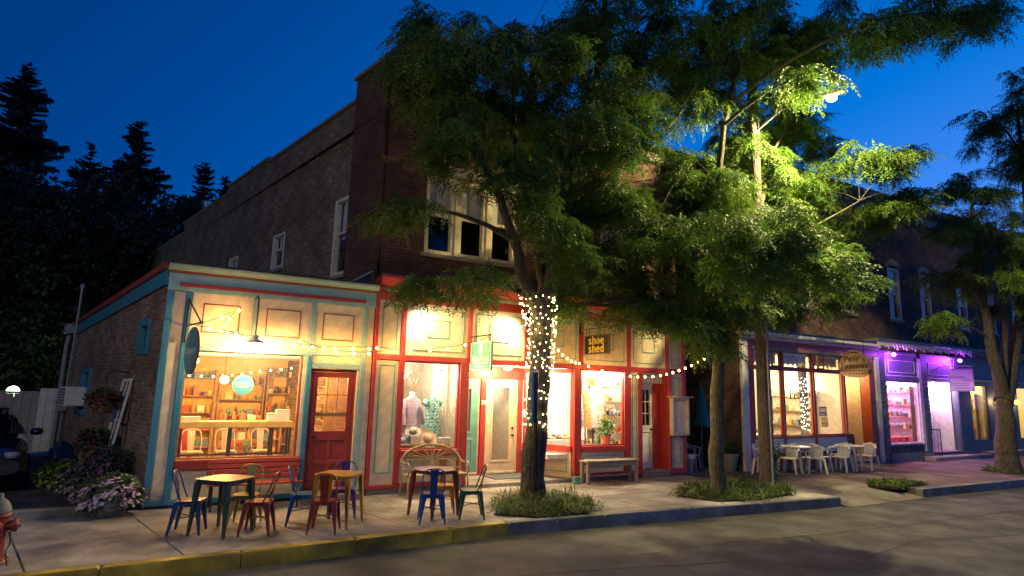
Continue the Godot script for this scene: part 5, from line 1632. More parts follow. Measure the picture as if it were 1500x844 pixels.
func cafe_furniture() -> void:
	metal_table("green_metal", Color(0.012, 0.055, 0.05), "dark green square metal table nearest the flower pots", Vector3(1.04, 0, 2.19), PI / 4)
	metal_table("ochre_metal", Color(0.42, 0.22, 0.015), "ochre yellow metal table in front of the gift shop door", Vector3(2.70, 0, 2.24), PI / 4 + 0.1)
	metal_table("maroon_metal", Color(0.17, 0.012, 0.014), "dark red round metal table in front of the iron bench", Vector3(4.34, 0, 2.23), 0.35, true)
	metal_chair("navy_metal", Color(0.012, 0.045, 0.15), "dark blue metal chair at the left of the green table", Vector3(0.62, 0, 1.98), Vector2(1, 0.3))
	metal_chair("olive_metal", Color(0.33, 0.27, 0.03), "olive metal chair behind the green table", Vector3(1.40, 0, 1.78), Vector2(-0.35, 1))
	metal_chair("oxblood_metal", Color(0.20, 0.02, 0.015), "dark red metal chair at the right of the green table", Vector3(1.50, 0, 2.40), Vector2(-1, -0.38))
	metal_chair("sky_metal", Color(0.012, 0.13, 0.30), "bright blue metal chair at the left of the ochre table", Vector3(2.20, 0, 2.02), Vector2(1, 0.25))
	metal_chair("rust_metal", Color(0.24, 0.035, 0.015), "rust red metal chair with its back to the street at the ochre table", Vector3(2.40, 0, 2.68), Vector2(0.4, -0.9))
	metal_chair("purple_metal", Color(0.09, 0.03, 0.18), "purple metal chair behind the ochre table", Vector3(2.92, 0, 1.74), Vector2(-0.3, 1))
	metal_chair("royal_metal", Color(0.010, 0.055, 0.26), "royal blue metal chair with its back to the street at the round table", Vector3(4.12, 0, 2.68), Vector2(0.3, -0.95))
	metal_chair("yellow_metal", Color(0.60, 0.30, 0.01), "yellow metal chair between the round table and the iron bench", Vector3(4.62, 0, 1.96), Vector2(-0.35, 0.95))
	metal_chair("bottle_metal", Color(0.012, 0.10, 0.055), "green metal chair at the right of the round table", Vector3(4.86, 0, 2.62), Vector2(-0.95, -0.35))
	plastic_chair("white plastic chair in the dark alley beside the closed parasol", Vector3(13.55, 0, -0.75), 0.5)
	for q in [[15.0, 0.62, 0.4, "white plastic chair in front of the restaurant's white corner post"], [15.95, 0.75, -1.3, "white plastic chair just right of the utility pole"], [16.75, 0.95, 2.6, "white plastic chair turned away from the road, left of the tables"], [17.35, 0.72, 1.5, "white plastic chair between the two white tables"], [18.0, 1.0, -1.4, "white plastic chair facing left at the right hand table"], [18.75, 0.55, 2.9, "white plastic chair against the restaurant wall under the last window"], [19.35, 1.0, -1.5, "rightmost white plastic chair beside the chalkboard doorway"]]:
		plastic_chair(q[3], Vector3(q[0], 0, q[1]), q[2])
	for q in [[16.45, 0.62, "left white plastic table outside the restaurant"], [18.6, 0.95, "right white plastic table outside the restaurant"]]:
		var o := thing("plastic_table", q[2], "table", Vector3(q[0], 0, q[1]), 0.2, "white plastic tables outside the restaurant")
		part("tabletop", mb().lathe(Vector3.ZERO, [Vector2(0.001, 0.705), Vector2(0.40, 0.705), Vector2(0.42, 0.715), Vector2(0.42, 0.735), Vector2(0.40, 0.74), Vector2(0.001, 0.74)], 24), mats["white_plastic"], o)
		for k in 4: part("leg", mb().tube([Vector3(cos(PI / 4 + k * PI / 2) * 0.25, 0.71, sin(PI / 4 + k * PI / 2) * 0.25), Vector3(cos(PI / 4 + k * PI / 2) * 0.33, 0.0, sin(PI / 4 + k * PI / 2) * 0.33)], [0.03, 0.022], 7), mats["white_plastic"], o)
	# closed parasol, bin, pots in and by the alley
	var u := thing("parasol", "closed turquoise parasol standing in the alley", "parasol", Vector3(14.05, 0, -0.75))
	part("pole", mb().tube([Vector3(0, 0.05, 0), Vector3(0, 2.5, 0)], [0.02], 8), mats["grey_metal"], u)
	part("base", mb().lathe(Vector3.ZERO, [Vector2(0.25, 0), Vector2(0.25, 0.05), Vector2(0.05, 0.09), Vector2(0.04, 0.25), Vector2(0.001, 0.25)], 16), mats["slate_paint"], u)
	var cv := mb()
	var prof := [[1.25, 0.26], [1.4, 0.27], [1.75, 0.2], [2.1, 0.13], [2.35, 0.08], [2.5, 0.015]]
	var last := -1
	for q in prof:
		var pts := PackedVector3Array()
		var ns := PackedVector3Array()
		for k in 33:
			var a := TAU * k / 32.0
			var rr: float = q[1] * (0.72 + 0.28 * cos(a * 8.0))
			pts.append(Vector3(cos(a) * rr, q[0] - 0.05 * cos(a * 8.0), -sin(a) * rr))
			ns.append(Vector3(cos(a), 0.2, -sin(a)))
		var bb := cv.ring(pts, ns, q[0])
		if last >= 0: cv.stitch(last, bb, 33)
		last = bb
	part("canopy", cv, paint("turquoise_cloth", Color(0.015, 0.28, 0.38), 0.85), u)
	part("tie", mb().lathe(Vector3(0, 1.7, 0), [Vector2(0.212, 0), Vector2(0.215, 0.02), Vector2(0.208, 0.04)], 16), mats["blue_paint"], u)
	var t := thing("waste_bin", "pale waste bin with liner beside the red storefront's end post", "bin", Vector3(12.92, 0, -0.25))
	part("bin_body", mb().lathe(Vector3.ZERO, [Vector2(0.001, 0), Vector2(0.15, 0.0), Vector2(0.2, 0.5), Vector2(0.215, 0.51), Vector2(0.19, 0.51), Vector2(0.14, 0.05), Vector2(0.001, 0.05)], 18), mats["lintel"], t)
	part("liner", mb().lathe(Vector3.ZERO, [Vector2(0.19, 0.4), Vector2(0.205, 0.52), Vector2(0.225, 0.53), Vector2(0.222, 0.42)], 18), mats["white_plastic"], t)
	t = thing("planter", "pale tapered planter pot against the alley's brick wall", "planter", Vector3(14.55, 0, -0.2))
	part("pot", mb().lathe(Vector3.ZERO, [Vector2(0.001, 0), Vector2(0.18, 0.0), Vector2(0.25, 0.42), Vector2(0.28, 0.43), Vector2(0.28, 0.5), Vector2(0.24, 0.5), Vector2(0.22, 0.44), Vector2(0.001, 0.43)], 20), mats["lintel"], t)
	var xf := []
	for k in 14: xf.append(Transform3D(Basis(Vector3.UP, rng.randf() * TAU), Vector3(rng.randf_range(-0.15, 0.15), 0.5 + rng.randf() * 0.3, rng.randf_range(-0.15, 0.15))))
	many("foliage", leaf_clump(16, 0.12, 0.1, 91), mats["grass_leaf"], t, xf, xf.map(func(_t): return Color(0.7, 0.9, 0.7)))
	t = thing("alley_table", "thin grey table top in the shade of the alley", "table", Vector3(13.2, 0, -1.2))
	part("tabletop", mb().bb(-0.4, 0.4, 0.72, 0.745, -0.4, 0.4, 0.008), mats["grey_metal"], t)
	for s in [-1, 1]:
		for f in [-1, 1]: part("leg", mb().tube([Vector3(s * 0.34, 0, f * 0.34), Vector3(s * 0.34, 0.72, f * 0.34)], [0.018], 6), mats["grey_metal"], t)
	t = thing("chalkboard", "framed chalkboard leaning in the restaurant doorway", "chalkboard", Vector3(20.95, 0.1, -0.45), 0.0)
	part("frame", mb(Vector3.ZERO, Vector3(-0.12, 0, 0)).frame(-0.33, 0.33, 0.0, 0.85, -0.02, 0.02, 0.05, 0.004), mats["timber"], t)
	part("slate", mb(Vector3.ZERO, Vector3(-0.12, 0, 0)).bb(-0.28, 0.28, 0.05, 0.80, -0.01, 0.008), mats["slate_paint"], t)
	for k in 4: part("chalk_line", mb(Vector3.ZERO, Vector3(-0.12, 0, 0)).bb(-0.22, 0.1 + 0.04 * (k % 2), 0.2 + 0.15 * k, 0.215 + 0.15 * k, 0.0085, 0.010), mats["white_plaster"], t)

# ---------- the yard at the left
func flower_pot(called: String, label: String, at: Vector3, r: float, h: float, mound: Vector3, petal: Color, petal2: Color, n: int, pot := "lintel", leafc := Color(0.05, 0.09, 0.025)) -> Node3D:
	var o := thing(called, label, "flower pot", at)
	part("pot", mb().lathe(Vector3.ZERO, [Vector2(0.001, 0), Vector2(r * 0.8, 0.0), Vector2(r * 0.97, h * 0.75), Vector2(r * 1.05, h * 0.8), Vector2(r * 1.05, h), Vector2(r * 0.92, h), Vector2(r * 0.88, h * 0.85), Vector2(0.001, h * 0.84)], 22), mats[pot], o)
	var r0 := RandomNumberGenerator.new()
	r0.seed = label.hash()
	var lx := []
	var lc := []
	var bx := []
	var bc := []
	for k in n:
		var a := r0.randf() * TAU
		var el := asin(r0.randf())
		var d := Vector3(cos(a) * cos(el), sin(el), sin(a) * cos(el))
		var wob := 0.82 + 0.25 * sin(a * 3.0 + el * 4.0) * sin(el * 5.0 + a)
		var p := Vector3(d.x * mound.x, h * 0.85 + d.y * mound.y - (0.05 if el < 0.3 else 0.0) * r0.randf(), d.z * mound.z) * Vector3(wob, 1, wob)
		if k % 3 == 0:
			lx.append(Transform3D(Basis(Vector3.UP, a), p * Vector3(0.85, 0.95, 0.85)))
			var g := r0.randf_range(0.6, 1.3)
			lc.append(Color(g, g, g))
		var q := Quaternion(Vector3.UP, (d + Vector3(0, 0.4, 0) + Vector3(r0.randf_range(-0.5, 0.5), r0.randf_range(-0.5, 0.5), r0.randf_range(-0.5, 0.5))).normalized())
		var s := r0.randf_range(0.7, 1.25)
		bx.append(Transform3D(Basis(q).scaled(Vector3.ONE * s), p))
		var c := petal.lerp(petal2, r0.randf())
		bc.append(c)
	many("foliage", leaf_clump(9, 0.07, 0.075, 61), leafy("flower_leaf", leafc), o, lx, lc)
	many("blossoms", blossom(5, 0.03), leafy("petals", Color(1, 1, 1), 0.4), o, bx, bc)
	return o

func side_yard() -> void:
	var st := side_frame(Vector3(0.0, 0, 0), deg_to_rad(15.0))
	flower_pot("flower_pot", "low stone pot of pink and white petunias at the gift shop's corner", Vector3(-0.46, 0.0, 0.26), 0.29, 0.24, Vector3(0.52, 0.40, 0.42), Color(0.50, 0.30, 0.40), Color(0.66, 0.52, 0.58), 900)
	flower_pot("flower_pot", "tall mound of magenta petunias behind the pink pot", Vector3(-0.60, 0.09, -0.75), 0.26, 0.3, Vector3(0.52, 0.62, 0.5), Color(0.10, 0.02, 0.075), Color(0.17, 0.05, 0.13), 520)
	flower_pot("flower_pot", "pot of yellow green flowers farthest along the side wall", Vector3(-1.32, 0.09, -1.7), 0.24, 0.22, Vector3(0.42, 0.34, 0.4), Color(0.30, 0.30, 0.02), Color(0.20, 0.28, 0.03), 420, "stone")
	flower_pot("flower_pot", "pale trailing flowers between the yellow and magenta pots", Vector3(-1.02, 0.09, -1.05), 0.2, 0.2, Vector3(0.34, 0.40, 0.34), Color(0.24, 0.28, 0.20), Color(0.35, 0.30, 0.33), 300, "stone")
	flower_pot("flower_pot", "dark red foliage pot on the wall stand above the magenta mound", st * Vector3(-1.8, 0.72, 0.42), 0.17, 0.2, Vector3(0.34, 0.3, 0.3), Color(0.10, 0.015, 0.02), Color(0.06, 0.03, 0.03), 260, "timber", Color(0.05, 0.03, 0.03))
	# the stand that holds it
	var sd := thing("plant_stand", "dark wooden plant stand against the brick side wall", "plant stand", st * Vector3(-1.8, 0.09, 0.42), st.basis.get_euler().y)
	part("shelf", mb().bb(-0.22, 0.22, 0.59, 0.625, -0.2, 0.2, 0.006), mats["timber"], sd)
	for s in [-1, 1]:
		for f in [-1, 1]: part("leg", mb().bb(s * 0.18 - 0.02, s * 0.18 + 0.02, 0.0, 0.588, f * 0.16 - 0.02, f * 0.16 + 0.02, 0.003), mats["timber"], sd)
	var hb := flower_pot("hanging_basket", "hanging basket of red begonias by the leaning white sash", st * Vector3(-1.75, 1.52, 0.38), 0.2, 0.2, Vector3(0.32, 0.22, 0.28), Color(0.32, 0.012, 0.012), Color(0.16, 0.012, 0.01), 260, "timber")
	part("bracket", mb(Vector3.ZERO, Vector3(0, st.basis.get_euler().y, 0)).tube([Vector3(0, 0.75, -0.38), Vector3(0, 0.8, -0.1), Vector3(0, 0.72, 0)], [0.012], 6).tube([Vector3(0, 0.72, 0), Vector3(0.17, 0.18, 0)], [0.004], 4).tube([Vector3(0, 0.72, 0), Vector3(-0.17, 0.18, 0)], [0.004], 4).tube([Vector3(0, 0.72, 0), Vector3(0, 0.18, 0.17)], [0.004], 4), mats["black_metal"], hb)
	var ls := thing("old_sash", "old white window sash leaning against the brick wall", "window sash", st * Vector3(-1.62, 0.09, 0.36), st.basis.get_euler().y)
	var b := mb(Vector3.ZERO, Vector3(-0.15, 0, 0.03))
	b.frame(-0.3, 0.3, 0.55, 2.1, -0.02, 0.02, 0.06, 0.005)
	b.bb(-0.012, 0.012, 0.61, 2.04, -0.012, 0.012)
	b.bb(-0.24, 0.24, 1.3, 1.33, -0.015, 0.015)
	part("frame", b, mats["white_paint"], ls)
	part("foot", mb(Vector3.ZERO, Vector3(-0.15, 0, 0.03)).bb(-0.29, -0.23, 0.0, 0.548, -0.02, 0.02).bb(0.23, 0.29, 0.0, 0.548, -0.02, 0.02), mats["white_paint"], ls)
	# gate and fence at the back of the drive
	var gt := thing("yard_gate", "pale boarded gate between the side wall and the fence", "gate", Vector3(-2.15, 0.1, -8.0), 0.12)
	for k in 6: part("board", mb().bb(-0.5 + 0.165 * k, -0.5 + 0.165 * k + 0.158, 0.0, 1.75, -0.02, 0.02, 0.004), mats["white_paint"], gt)
	for y in [0.25, 1.35]: part("brace", mb().bb(-0.5, 0.48, y, y + 0.11, -0.045, -0.021), mats["white_paint"], gt)
	var fn := thing("yard_fence", "low beige fence panel at the back of the drive", "fence", Vector3(-3.6, 0.1, -8.2), 0.1)
	for k in 10: part("board", mb().bb(-0.95 + 0.19 * k, -0.95 + 0.19 * k + 0.184, 0.0, 1.6, -0.02, 0.02, 0.004), mats["lintel"], fn)
	part("rail", mb().bb(-0.96, 0.96, 1.602, 1.66, -0.04, 0.04, 0.006), mats["lintel"], fn)
	for q in [[-4.35, 1.60, -15.0, "nearer lit globe lamp on its post beyond the fence"], [-5.55, 1.5, -18.5, "farther lit globe lamp at the picture's left edge"]]:
		var lp := thing("post_lamp", q[3], "lamp post", Vector3(q[0], 0.0, q[2]), 0.0, "lamp posts beyond the drive")
		part("post", mb().tube([Vector3(0, -0.2, 0), Vector3(0, q[1] - 0.18, 0)], [0.05, 0.035], 8), mats["black_metal"], lp)
		part("collar", mb().lathe(Vector3(0, q[1] - 0.2, 0), [Vector2(0.06, 0), Vector2(0.1, 0.05), Vector2(0.09, 0.07)], 12), mats["black_metal"], lp)
		var s := SphereMesh.new()
		s.radius = 0.19
		s.height = 0.38
		put("globe", s, glow("globe_glow", Color(0.85, 1.0, 0.85), 5.0), lp, Transform3D(Basis(), Vector3(0, q[1], 0)))
		omni("globe_light", Vector3(0, q[1], 0), Color(0.85, 1.0, 0.82), 0.7, 0.18, lp)
	# bright vent on the roof behind
	var vp := thing("roof_vent", "shiny metal vent pipe with cap on the brick building's rear roof", "vent pipe", Vector3(0.98, 8.0, -15.5))
	part("pipe", mb().tube([Vector3(0, -0.1, 0), Vector3(0, 1.5, 0)], [0.13], 12), plain("tin", Color(0.5, 0.55, 0.58), 0.35, 0.7), vp)
	part("cap", mb().lathe(Vector3(0, 1.45, 0), [Vector2(0.15, 0), Vector2(0.17, 0.06), Vector2(0.17, 0.16), Vector2(0.001, 0.19)], 14), mats["tin"], vp)
	car()

func car() -> void:
	# a dark hatchback nosed into the drive, mostly out of the frame
	var o := thing("parked_car", "black car parked on the drive at the left edge", "car", Vector3(-3.05, 0.09, -3.6), 0.2)
	var m := plain("car_black", Color(0.008, 0.008, 0.01), 0.25)
	m.clearcoat_enabled = true
	m.clearcoat = 1.0
	m.clearcoat_roughness = 0.05
	var sec := [[-2.1, 0.35, 0.62, 0.70, 0.70], [-1.95, 0.25, 0.80, 0.82, 0.80], [-1.2, 0.22, 0.95, 0.86, 0.84], [-0.55, 0.22, 1.0, 0.88, 0.84], [0.6, 0.22, 1.02, 0.88, 0.84], [1.5, 0.22, 1.02, 0.87, 0.80], [1.95, 0.28, 0.95, 0.82, 0.72], [2.08, 0.40, 0.75, 0.76, 0.66]]
	var b := mb()
	var last := -1
	for q in sec:
		var pts := PackedVector3Array()
		var ns := PackedVector3Array()
		for k in 25:
			var a := -TAU * k / 24.0
			var ca := cos(a)
			var sa := sin(a)
			var w: float = lerpf(q[3], q[4], 0.5 + 0.5 * sa)
			pts.append(Vector3(signf(ca) * pow(absf(ca), 0.45) * w, lerpf(q[1], q[2], 0.5 + 0.5 * signf(sa) * pow(absf(sa), 0.45)), -q[0]))
			ns.append(Vector3(ca, sa, 0))
		var r0 := b.ring(pts, ns, q[0])
		if last >= 0: b.stitch(last, r0, 25)
		last = r0
		if q == sec[0] or q == sec[-1]: b.poly(Array(pts.slice(0, 24)), Vector3(0, 0.5, 0))
	part("body", b, m, o)
	b = mb()
	last = -1
	for q in [[-1.0, 0.96, 0.98, 0.74], [-0.3, 0.96, 1.34, 0.66], [0.4, 0.96, 1.42, 0.64], [1.3, 0.96, 1.36, 0.62], [1.85, 0.94, 1.0, 0.64]]:
		var pts := PackedVector3Array()
		var ns := PackedVector3Array()
		for k in 13:
			var a := PI * (1.0 - k / 12.0)
			pts.append(Vector3(q[3] * signf(cos(a)) * pow(absf(cos(a)), 0.4) * (1.12 - 0.12 * sin(a)), lerpf(q[1], q[2], pow(maxf(sin(a), 0.0), 0.5)), -q[0]))
			ns.append(Vector3(cos(a), sin(a), 0))
		var r0 := b.ring(pts, ns, q[0])
		if last >= 0: b.stitch(last, r0, 13)
		last = r0
	part("cabin_glass", b, plain("car_glass", Color(0.01, 0.012, 0.014), 0.06), o)
	part("roof_panel", mb().bb(-0.52, 0.52, 1.40, 1.44, -1.25, 0.2, 0.015), m, o)
	for s in [-1, 1]:
		for z in [-1.35, 1.3]:
			var w := part("wheel", mb(Vector3(s * 0.78, 0.32, z), Vector3(0, 0, PI / 2)).lathe(Vector3.ZERO, [Vector2(0.2, -0.1), Vector2(0.3, -0.1), Vector2(0.32, -0.06), Vector2(0.32, 0.06), Vector2(0.3, 0.1), Vector2(0.2, 0.1)], 20), mats["tar"], o)
			part("rim", mb(Vector3(s * 0.78, 0.32, z), Vector3(0, 0, PI / 2)).lathe(Vector3.ZERO, [Vector2(0.001, -0.07), Vector2(0.2, -0.085), Vector2(0.2, 0.085), Vector2(0.001, 0.07)], 20), mats["grey_metal"], w)
		part("mirror", mb(Vector3(s * 0.98, 0.98, 0.55)).lathe(Vector3.ZERO, [Vector2(0.001, -0.07), Vector2(0.09, -0.05), Vector2(0.11, 0.0), Vector2(0.09, 0.06), Vector2(0.001, 0.08)], 12), m, o)
		part("headlight", mb(Vector3(s * 0.58, 0.68, 2.02)).lathe(Vector3.ZERO, [Vector2(0.001, -0.06), Vector2(0.11, -0.05), Vector2(0.12, 0.05), Vector2(0.001, 0.06)], 12), mats["grey_metal"], o)
		part("tail_light", mb().bb(s * 0.62 - 0.12, s * 0.62 + 0.12, 0.72, 0.9, -2.07, -2.0, 0.02), mats["brick_red_paint"], o)

const T1_LOBES := [[4.0, 9.7, 1.0, 0.66], [4.1, 8.6, 2.5, 0.72], [3.6, 8.6, 1.5, 0.29], [4.9, 8.3, 1.5, 1.04], [4.1, 7.2, 2.5, 0.44], [5.6, 9.1, 2.5, 1.10], [6.7, 8.6, 1.0, 1.29], [7.5, 10.0, 2.0, 1.41], [8.9, 10.4, 2.5, 1.47], [7.0, 7.7, 3.0, 1.21], [4.2, 6.6, 2.8, 0.45], [3.5, 5.3, 2.5, 0.46], [5.7, 6.3, 2.6, 0.73], [6.3, 5.4, 2.5, 0.61], [3.9, 4.2, 2.3, 0.29], [4.9, 4.2, 2.3, 0.30], [7.5, 6.6, 1.5, 1.08], [6.9, 4.8, 2.6, 0.54], [7.3, 4.2, 1.8, 0.26], [8.5, 7.0, 2.0, 1.34], [9.3, 5.9, 2.5, 1.11], [8.7, 5.3, 1.8, 0.93], [9.7, 4.7, 2.0, 0.83], [8.9, 4.0, 2.2, 0.39], [9.7, 4.1, 2.5, 0.46], [11.2, 7.8, 1.5, 0.92], [10.7, 9.9, 2.0, 1.11], [8.2, 8.3, 3.0, 0.69]]
const T2_LOBES := [[11.8, 10.2, 2.5, 1.11], [12.9, 11.3, 3.0, 1.34], [10.9, 11.0, 3.0, 1.08], [13.9, 11.6, 3.6, 0.96], [15.5, 11.6, 2.6, 0.55], [14.8, 10.9, 2.0, 0.76], [13.5, 9.5, 1.6, 0.93], [16.6, 10.2, 1.0, 0.91], [11.5, 7.1, 2.5, 1.06], [14.8, 8.0, 1.4, 1.24], [17.0, 8.4, 1.3, 1.18], [18.5, 8.2, 1.6, 1.08], [18.4, 8.0, 2.8, 0.62], [17.4, 8.8, 3.3, 0.50], [16.5, 9.0, 3.3, 0.44], [18.8, 8.2, 3.2, 0.38], [18.5, 9.3, 3.3, 0.26], [11.6, 9.2, 4.6, 0.31], [15.4, 10.3, 1.5, 0.77], [13.6, 8.7, 1.9, 0.81], [17.0, 9.8, 1.4, 0.57], [11.1, 6.7, 2.2, 0.70], [10.2, 6.0, 2.4, 0.65], [11.3, 5.7, 2.6, 1.02], [13.6, 6.0, 2.2, 1.12], [9.8, 4.8, 4.9, 0.61], [11.1, 4.8, 5.1, 0.51], [9.0, 5.2, 4.6, 0.57], [10.3, 5.6, 5.0, 0.49], [15.6, 6.0, 2.0, 0.89], [17.1, 5.9, 2.2, 0.67], [16.4, 5.1, 2.3, 0.43], [10.8, 4.4, 2.8, 0.68], [9.9, 3.9, 2.8, 0.52], [12.1, 4.4, 2.5, 0.66], [13.8, 4.6, 2.4, 0.57], [10.7, 3.5, 2.6, 0.35], [14.7, 11.4, 5.4, 0.75], [17.5, 12.3, 5.4, 0.76], [18.8, 13.0, 5.4, 0.56], [13.2, 10.6, 5.4, 0.57]]
const T3_LOBES := [[24.2, 8.9, 3.0, 1.34], [26.4, 11.6, 3.0, 1.47], [22.9, 9.2, 3.0, 0.91], [21.6, 7.7, 3.0, 0.70], [27.5, 13.8, 3.0, 1.32], [25.0, 12.3, 3.0, 0.70], [23.3, 6.8, 3.0, 1.27], [24.8, 8.1, 3.5, 1.35], [22.8, 6.4, 2.5, 0.95], [25.1, 6.1, 3.0, 1.20], [21.8, 4.7, 2.5, 0.59], [23.3, 6.7, 4.0, 0.84], [26.7, 10.5, 3.5, 1.63], [30.0, 14.2, 3.0, 1.87]]
# ---------- trees
func sprig(sd: int) -> ArrayMesh:
	# a twig of feathery compound leaves, the leaflets in pairs along drooping stalks
	var r := RandomNumberGenerator.new()
	r.seed = sd
	var b := mb()
	var n := 8
	for k in n:
		var f := float(k) / (n - 1)
		var p := Vector3(0.05 + 0.36 * f, -0.10 * f * f, 0)
		var side := 1.0 if k % 2 == 0 else -1.0
		if k == n - 1: side = 0.0
		var d := Vector3(r.randf_range(0.25, 0.9), r.randf_range(-0.75, 0.15), side * r.randf_range(0.5, 1.1)).normalized()
		var len := r.randf_range(0.15, 0.27)
		var lat := d.cross(Vector3(r.randf_range(-0.4, 0.4), 1, r.randf_range(-0.4, 0.4))).normalized()
		var m := 8
		for j in m:
			var t := (j + 0.6) / m
			var q := p + d * len * t + Vector3(0, -0.15 * t * t * len / 0.25, 0)
			var ll := 0.068 * (1.0 - 0.4 * t) * r.randf_range(0.75, 1.25)
			for s in [-1.0, 1.0]:
				if r.randf() < 0.1: continue
				var e: Vector3 = (lat * s + d * r.randf_range(0.1, 0.6) + Vector3(0, r.randf_range(-0.9, 0.25), 0)).normalized()
				var w := (d + Vector3(0, r.randf_range(-0.5, 0.5), 0)).normalized() * ll * 0.27
				b.poly([q, q + e * ll * 0.45 + w, q + e * ll, q + e * ll * 0.5 - w])
	return b.mesh()

func grow(called: String, label: String, base: Vector3, limbs: Array, lobes: Array, density: float, sd: int, barkm: Material, sides := 12) -> Node3D:
	var o := thing(called, label, "tree", base)
	var r := RandomNumberGenerator.new()
	r.seed = sd
	var tb := mb(-base)
	var samples := []
	for l in limbs:
		var pts := []
		var rad := []
		var raw: Array = l[0]
		for i in raw.size() - 1:
			for k in 4:
				var f := k / 4.0
				var p0: Vector3 = raw[maxi(i - 1, 0)]
				var p3: Vector3 = raw[mini(i + 2, raw.size() - 1)]
				var q: Vector3 = raw[i].cubic_interpolate(raw[i + 1], p0, p3, f)
				var g := (i + f) / (raw.size() - 1)
				pts.append(q + Vector3(sin(q.y * 5.0 + i), 0, cos(q.y * 4.0)) * 0.018)
				rad.append(lerpf(l[1], l[2], g) * (1.0 + 0.06 * sin(q.y * 9.0)))
		pts.append(raw[-1])
		rad.append(l[2])
		if l.size() > 3: rad[0] = l[3]
		tb.tube(pts, rad, sides)
		for i in pts.size(): samples.append([pts[i], rad[i]])
	part("trunk", tb, barkm, o)
	var xs := [[], [], [], []]
	var cs := [[], [], [], []]
	for q in lobes:
		var c := Vector3(q[0], q[1], q[2])
		var R: float = q[3]
		var best := 1e9
		var from: Array = samples[0]
		for s in samples:
			var dd: float = s[0].distance_to(c) + maxf(0.0, s[0].y - c.y + 0.3) * 1.5
			if dd < best and s[0].y > 2.2:
				best = dd
				from = s
		var p0: Vector3 = from[0]
		var mid := p0.lerp(c, 0.55) + Vector3(r.randf_range(-0.15, 0.15), 0.12 * best * 0.5, r.randf_range(-0.15, 0.15))
		var r0: float = minf(from[1] * 0.7, 0.02 + 0.016 * best)
		var bb := mb(-base)
		bb.tube([p0, p0.lerp(mid, 0.5) + Vector3(0, 0.05, 0), mid, c], [r0, r0 * 0.85, r0 * 0.65, 0.012], 6, false)
		for k in int(4 + R * 6):
			var e := c + Vector3(r.randf_range(-1, 1), r.randf_range(-0.8, 0.9), r.randf_range(-1, 1)).normalized() * R * r.randf_range(0.6, 1.0)
			var st := mid.lerp(c, r.randf_range(0.2, 1.0))
			bb.tube([st, st.lerp(e, 0.5) + Vector3(0, 0.08 * R, 0), e], [0.012, 0.008, 0.004], 4, false)
		part("branch", bb, barkm, o)
		# leaves sit in flat drooping layers at the twig ends, with gaps between
		for k in int(density * R * R / 13.0) + 3:
			var d := Vector3(r.randf_range(-1, 1), r.randf_range(-1, 1), r.randf_range(-1, 1)).normalized()
			var sc := c + d * R * pow(r.randf(), 0.4) * Vector3(1.0, 0.88, 1.0)
			var g0 := r.randf_range(0.75, 1.25)
			var lay := r.randf_range(0.7, 1.25)
			for j in 13:
				var a := r.randf() * TAU
				var q1 := sqrt(r.randf()) * 0.36 * lay
				var p := sc + Vector3(cos(a) * q1, r.randf_range(-0.09, 0.09) - q1 * q1 * 0.9, sin(a) * q1)
				var yaw := -a + r.randf_range(-0.6, 0.6)
				var s := r.randf_range(0.8, 1.35)
				var v := r.randi() % 4
				var bs := Basis.from_euler(Vector3(r.randf_range(-0.5, 0.5), yaw, r.randf_range(-0.9, 0.15))).scaled(Vector3.ONE * s)
				xs[v].append(Transform3D(bs, p - base - bs.x * 0.12))
				var g := g0 * r.randf_range(0.85, 1.15)
				cs[v].append(Color(g * r.randf_range(0.8, 1.2), g, g * r.randf_range(0.7, 1.1)))
	for v in 4:
		if not tex.has("sprig%d" % v): tex["sprig%d" % v] = sprig(300 + v)
		many("crown", tex["sprig%d" % v], leafy("locust_leaf", Color(0.095, 0.18, 0.026), 0.8), o, xs[v], cs[v])
	return o

func conifer(label: String, at: Vector3, h: float, spread: float, sd: int) -> void:
	var o := thing("conifer", label, "tree", at, 0.0, "dark conifers behind the shops")
	var r := RandomNumberGenerator.new()
	r.seed = sd
	part("trunk", mb().tube([Vector3(0, -0.5, 0), Vector3(0, h * 0.98, 0)], [h * 0.018, 0.03], 7), bark("dark_bark", Color(0.03, 0.025, 0.02), Color(0.07, 0.055, 0.045)), o)
	if not tex.has("bough"):
		var q := RandomNumberGenerator.new()
		q.seed = 9
		var b := mb()
		for k in 26:
			var f := (k + 0.5) / 26.0
			for s in [-1.0, 1.0]:
				var p := Vector3(f, -0.12 * f + 0.1 * f * f, 0)
				var l := 0.34 * (1.0 - f * 0.75) * q.randf_range(0.6, 1.2)
				var e := p + Vector3(l * 0.6, q.randf_range(-0.12, -0.02), s * l)
				var w := Vector3(0.03, 0.02, 0.012 * s)
				b.poly([p - w, p + w, e + w * 0.4, e - w * 0.4])
				b.poly([p + Vector3(0, 0.02, 0), e, e + Vector3(0, -0.09, 0), p + Vector3(0.02, -0.07, 0)])
		tex["bough"] = b.mesh()
	var xf := []
	var cs := []
	var y := h * 0.12
	while y < h * 0.99:
		var f := y / h
		var len := spread * pow(1.0 - f, 0.8) * (0.85 + 0.3 * sin(y * 2.1 + sd)) + 0.25
		for k in 12:
			if r.randf() < 0.16: continue
			var a := r.randf() * TAU
			var s := len * r.randf_range(0.6, 1.15)
			xf.append(Transform3D(Basis.from_euler(Vector3(0, a, r.randf_range(-0.25, 0.2) + 0.25 * f)).scaled(Vector3(s, s * 0.9, s)), Vector3(0, y + r.randf_range(-0.2, 0.2), 0)))
			var g := r.randf_range(0.7, 1.2)
			cs.append(Color(g, g, g))
		y += 0.34 + 0.25 * (1.0 - f)
	many("crown", tex["bough"], leafy("needle", Color(0.018, 0.032, 0.016), 0.1), o, xf, cs)

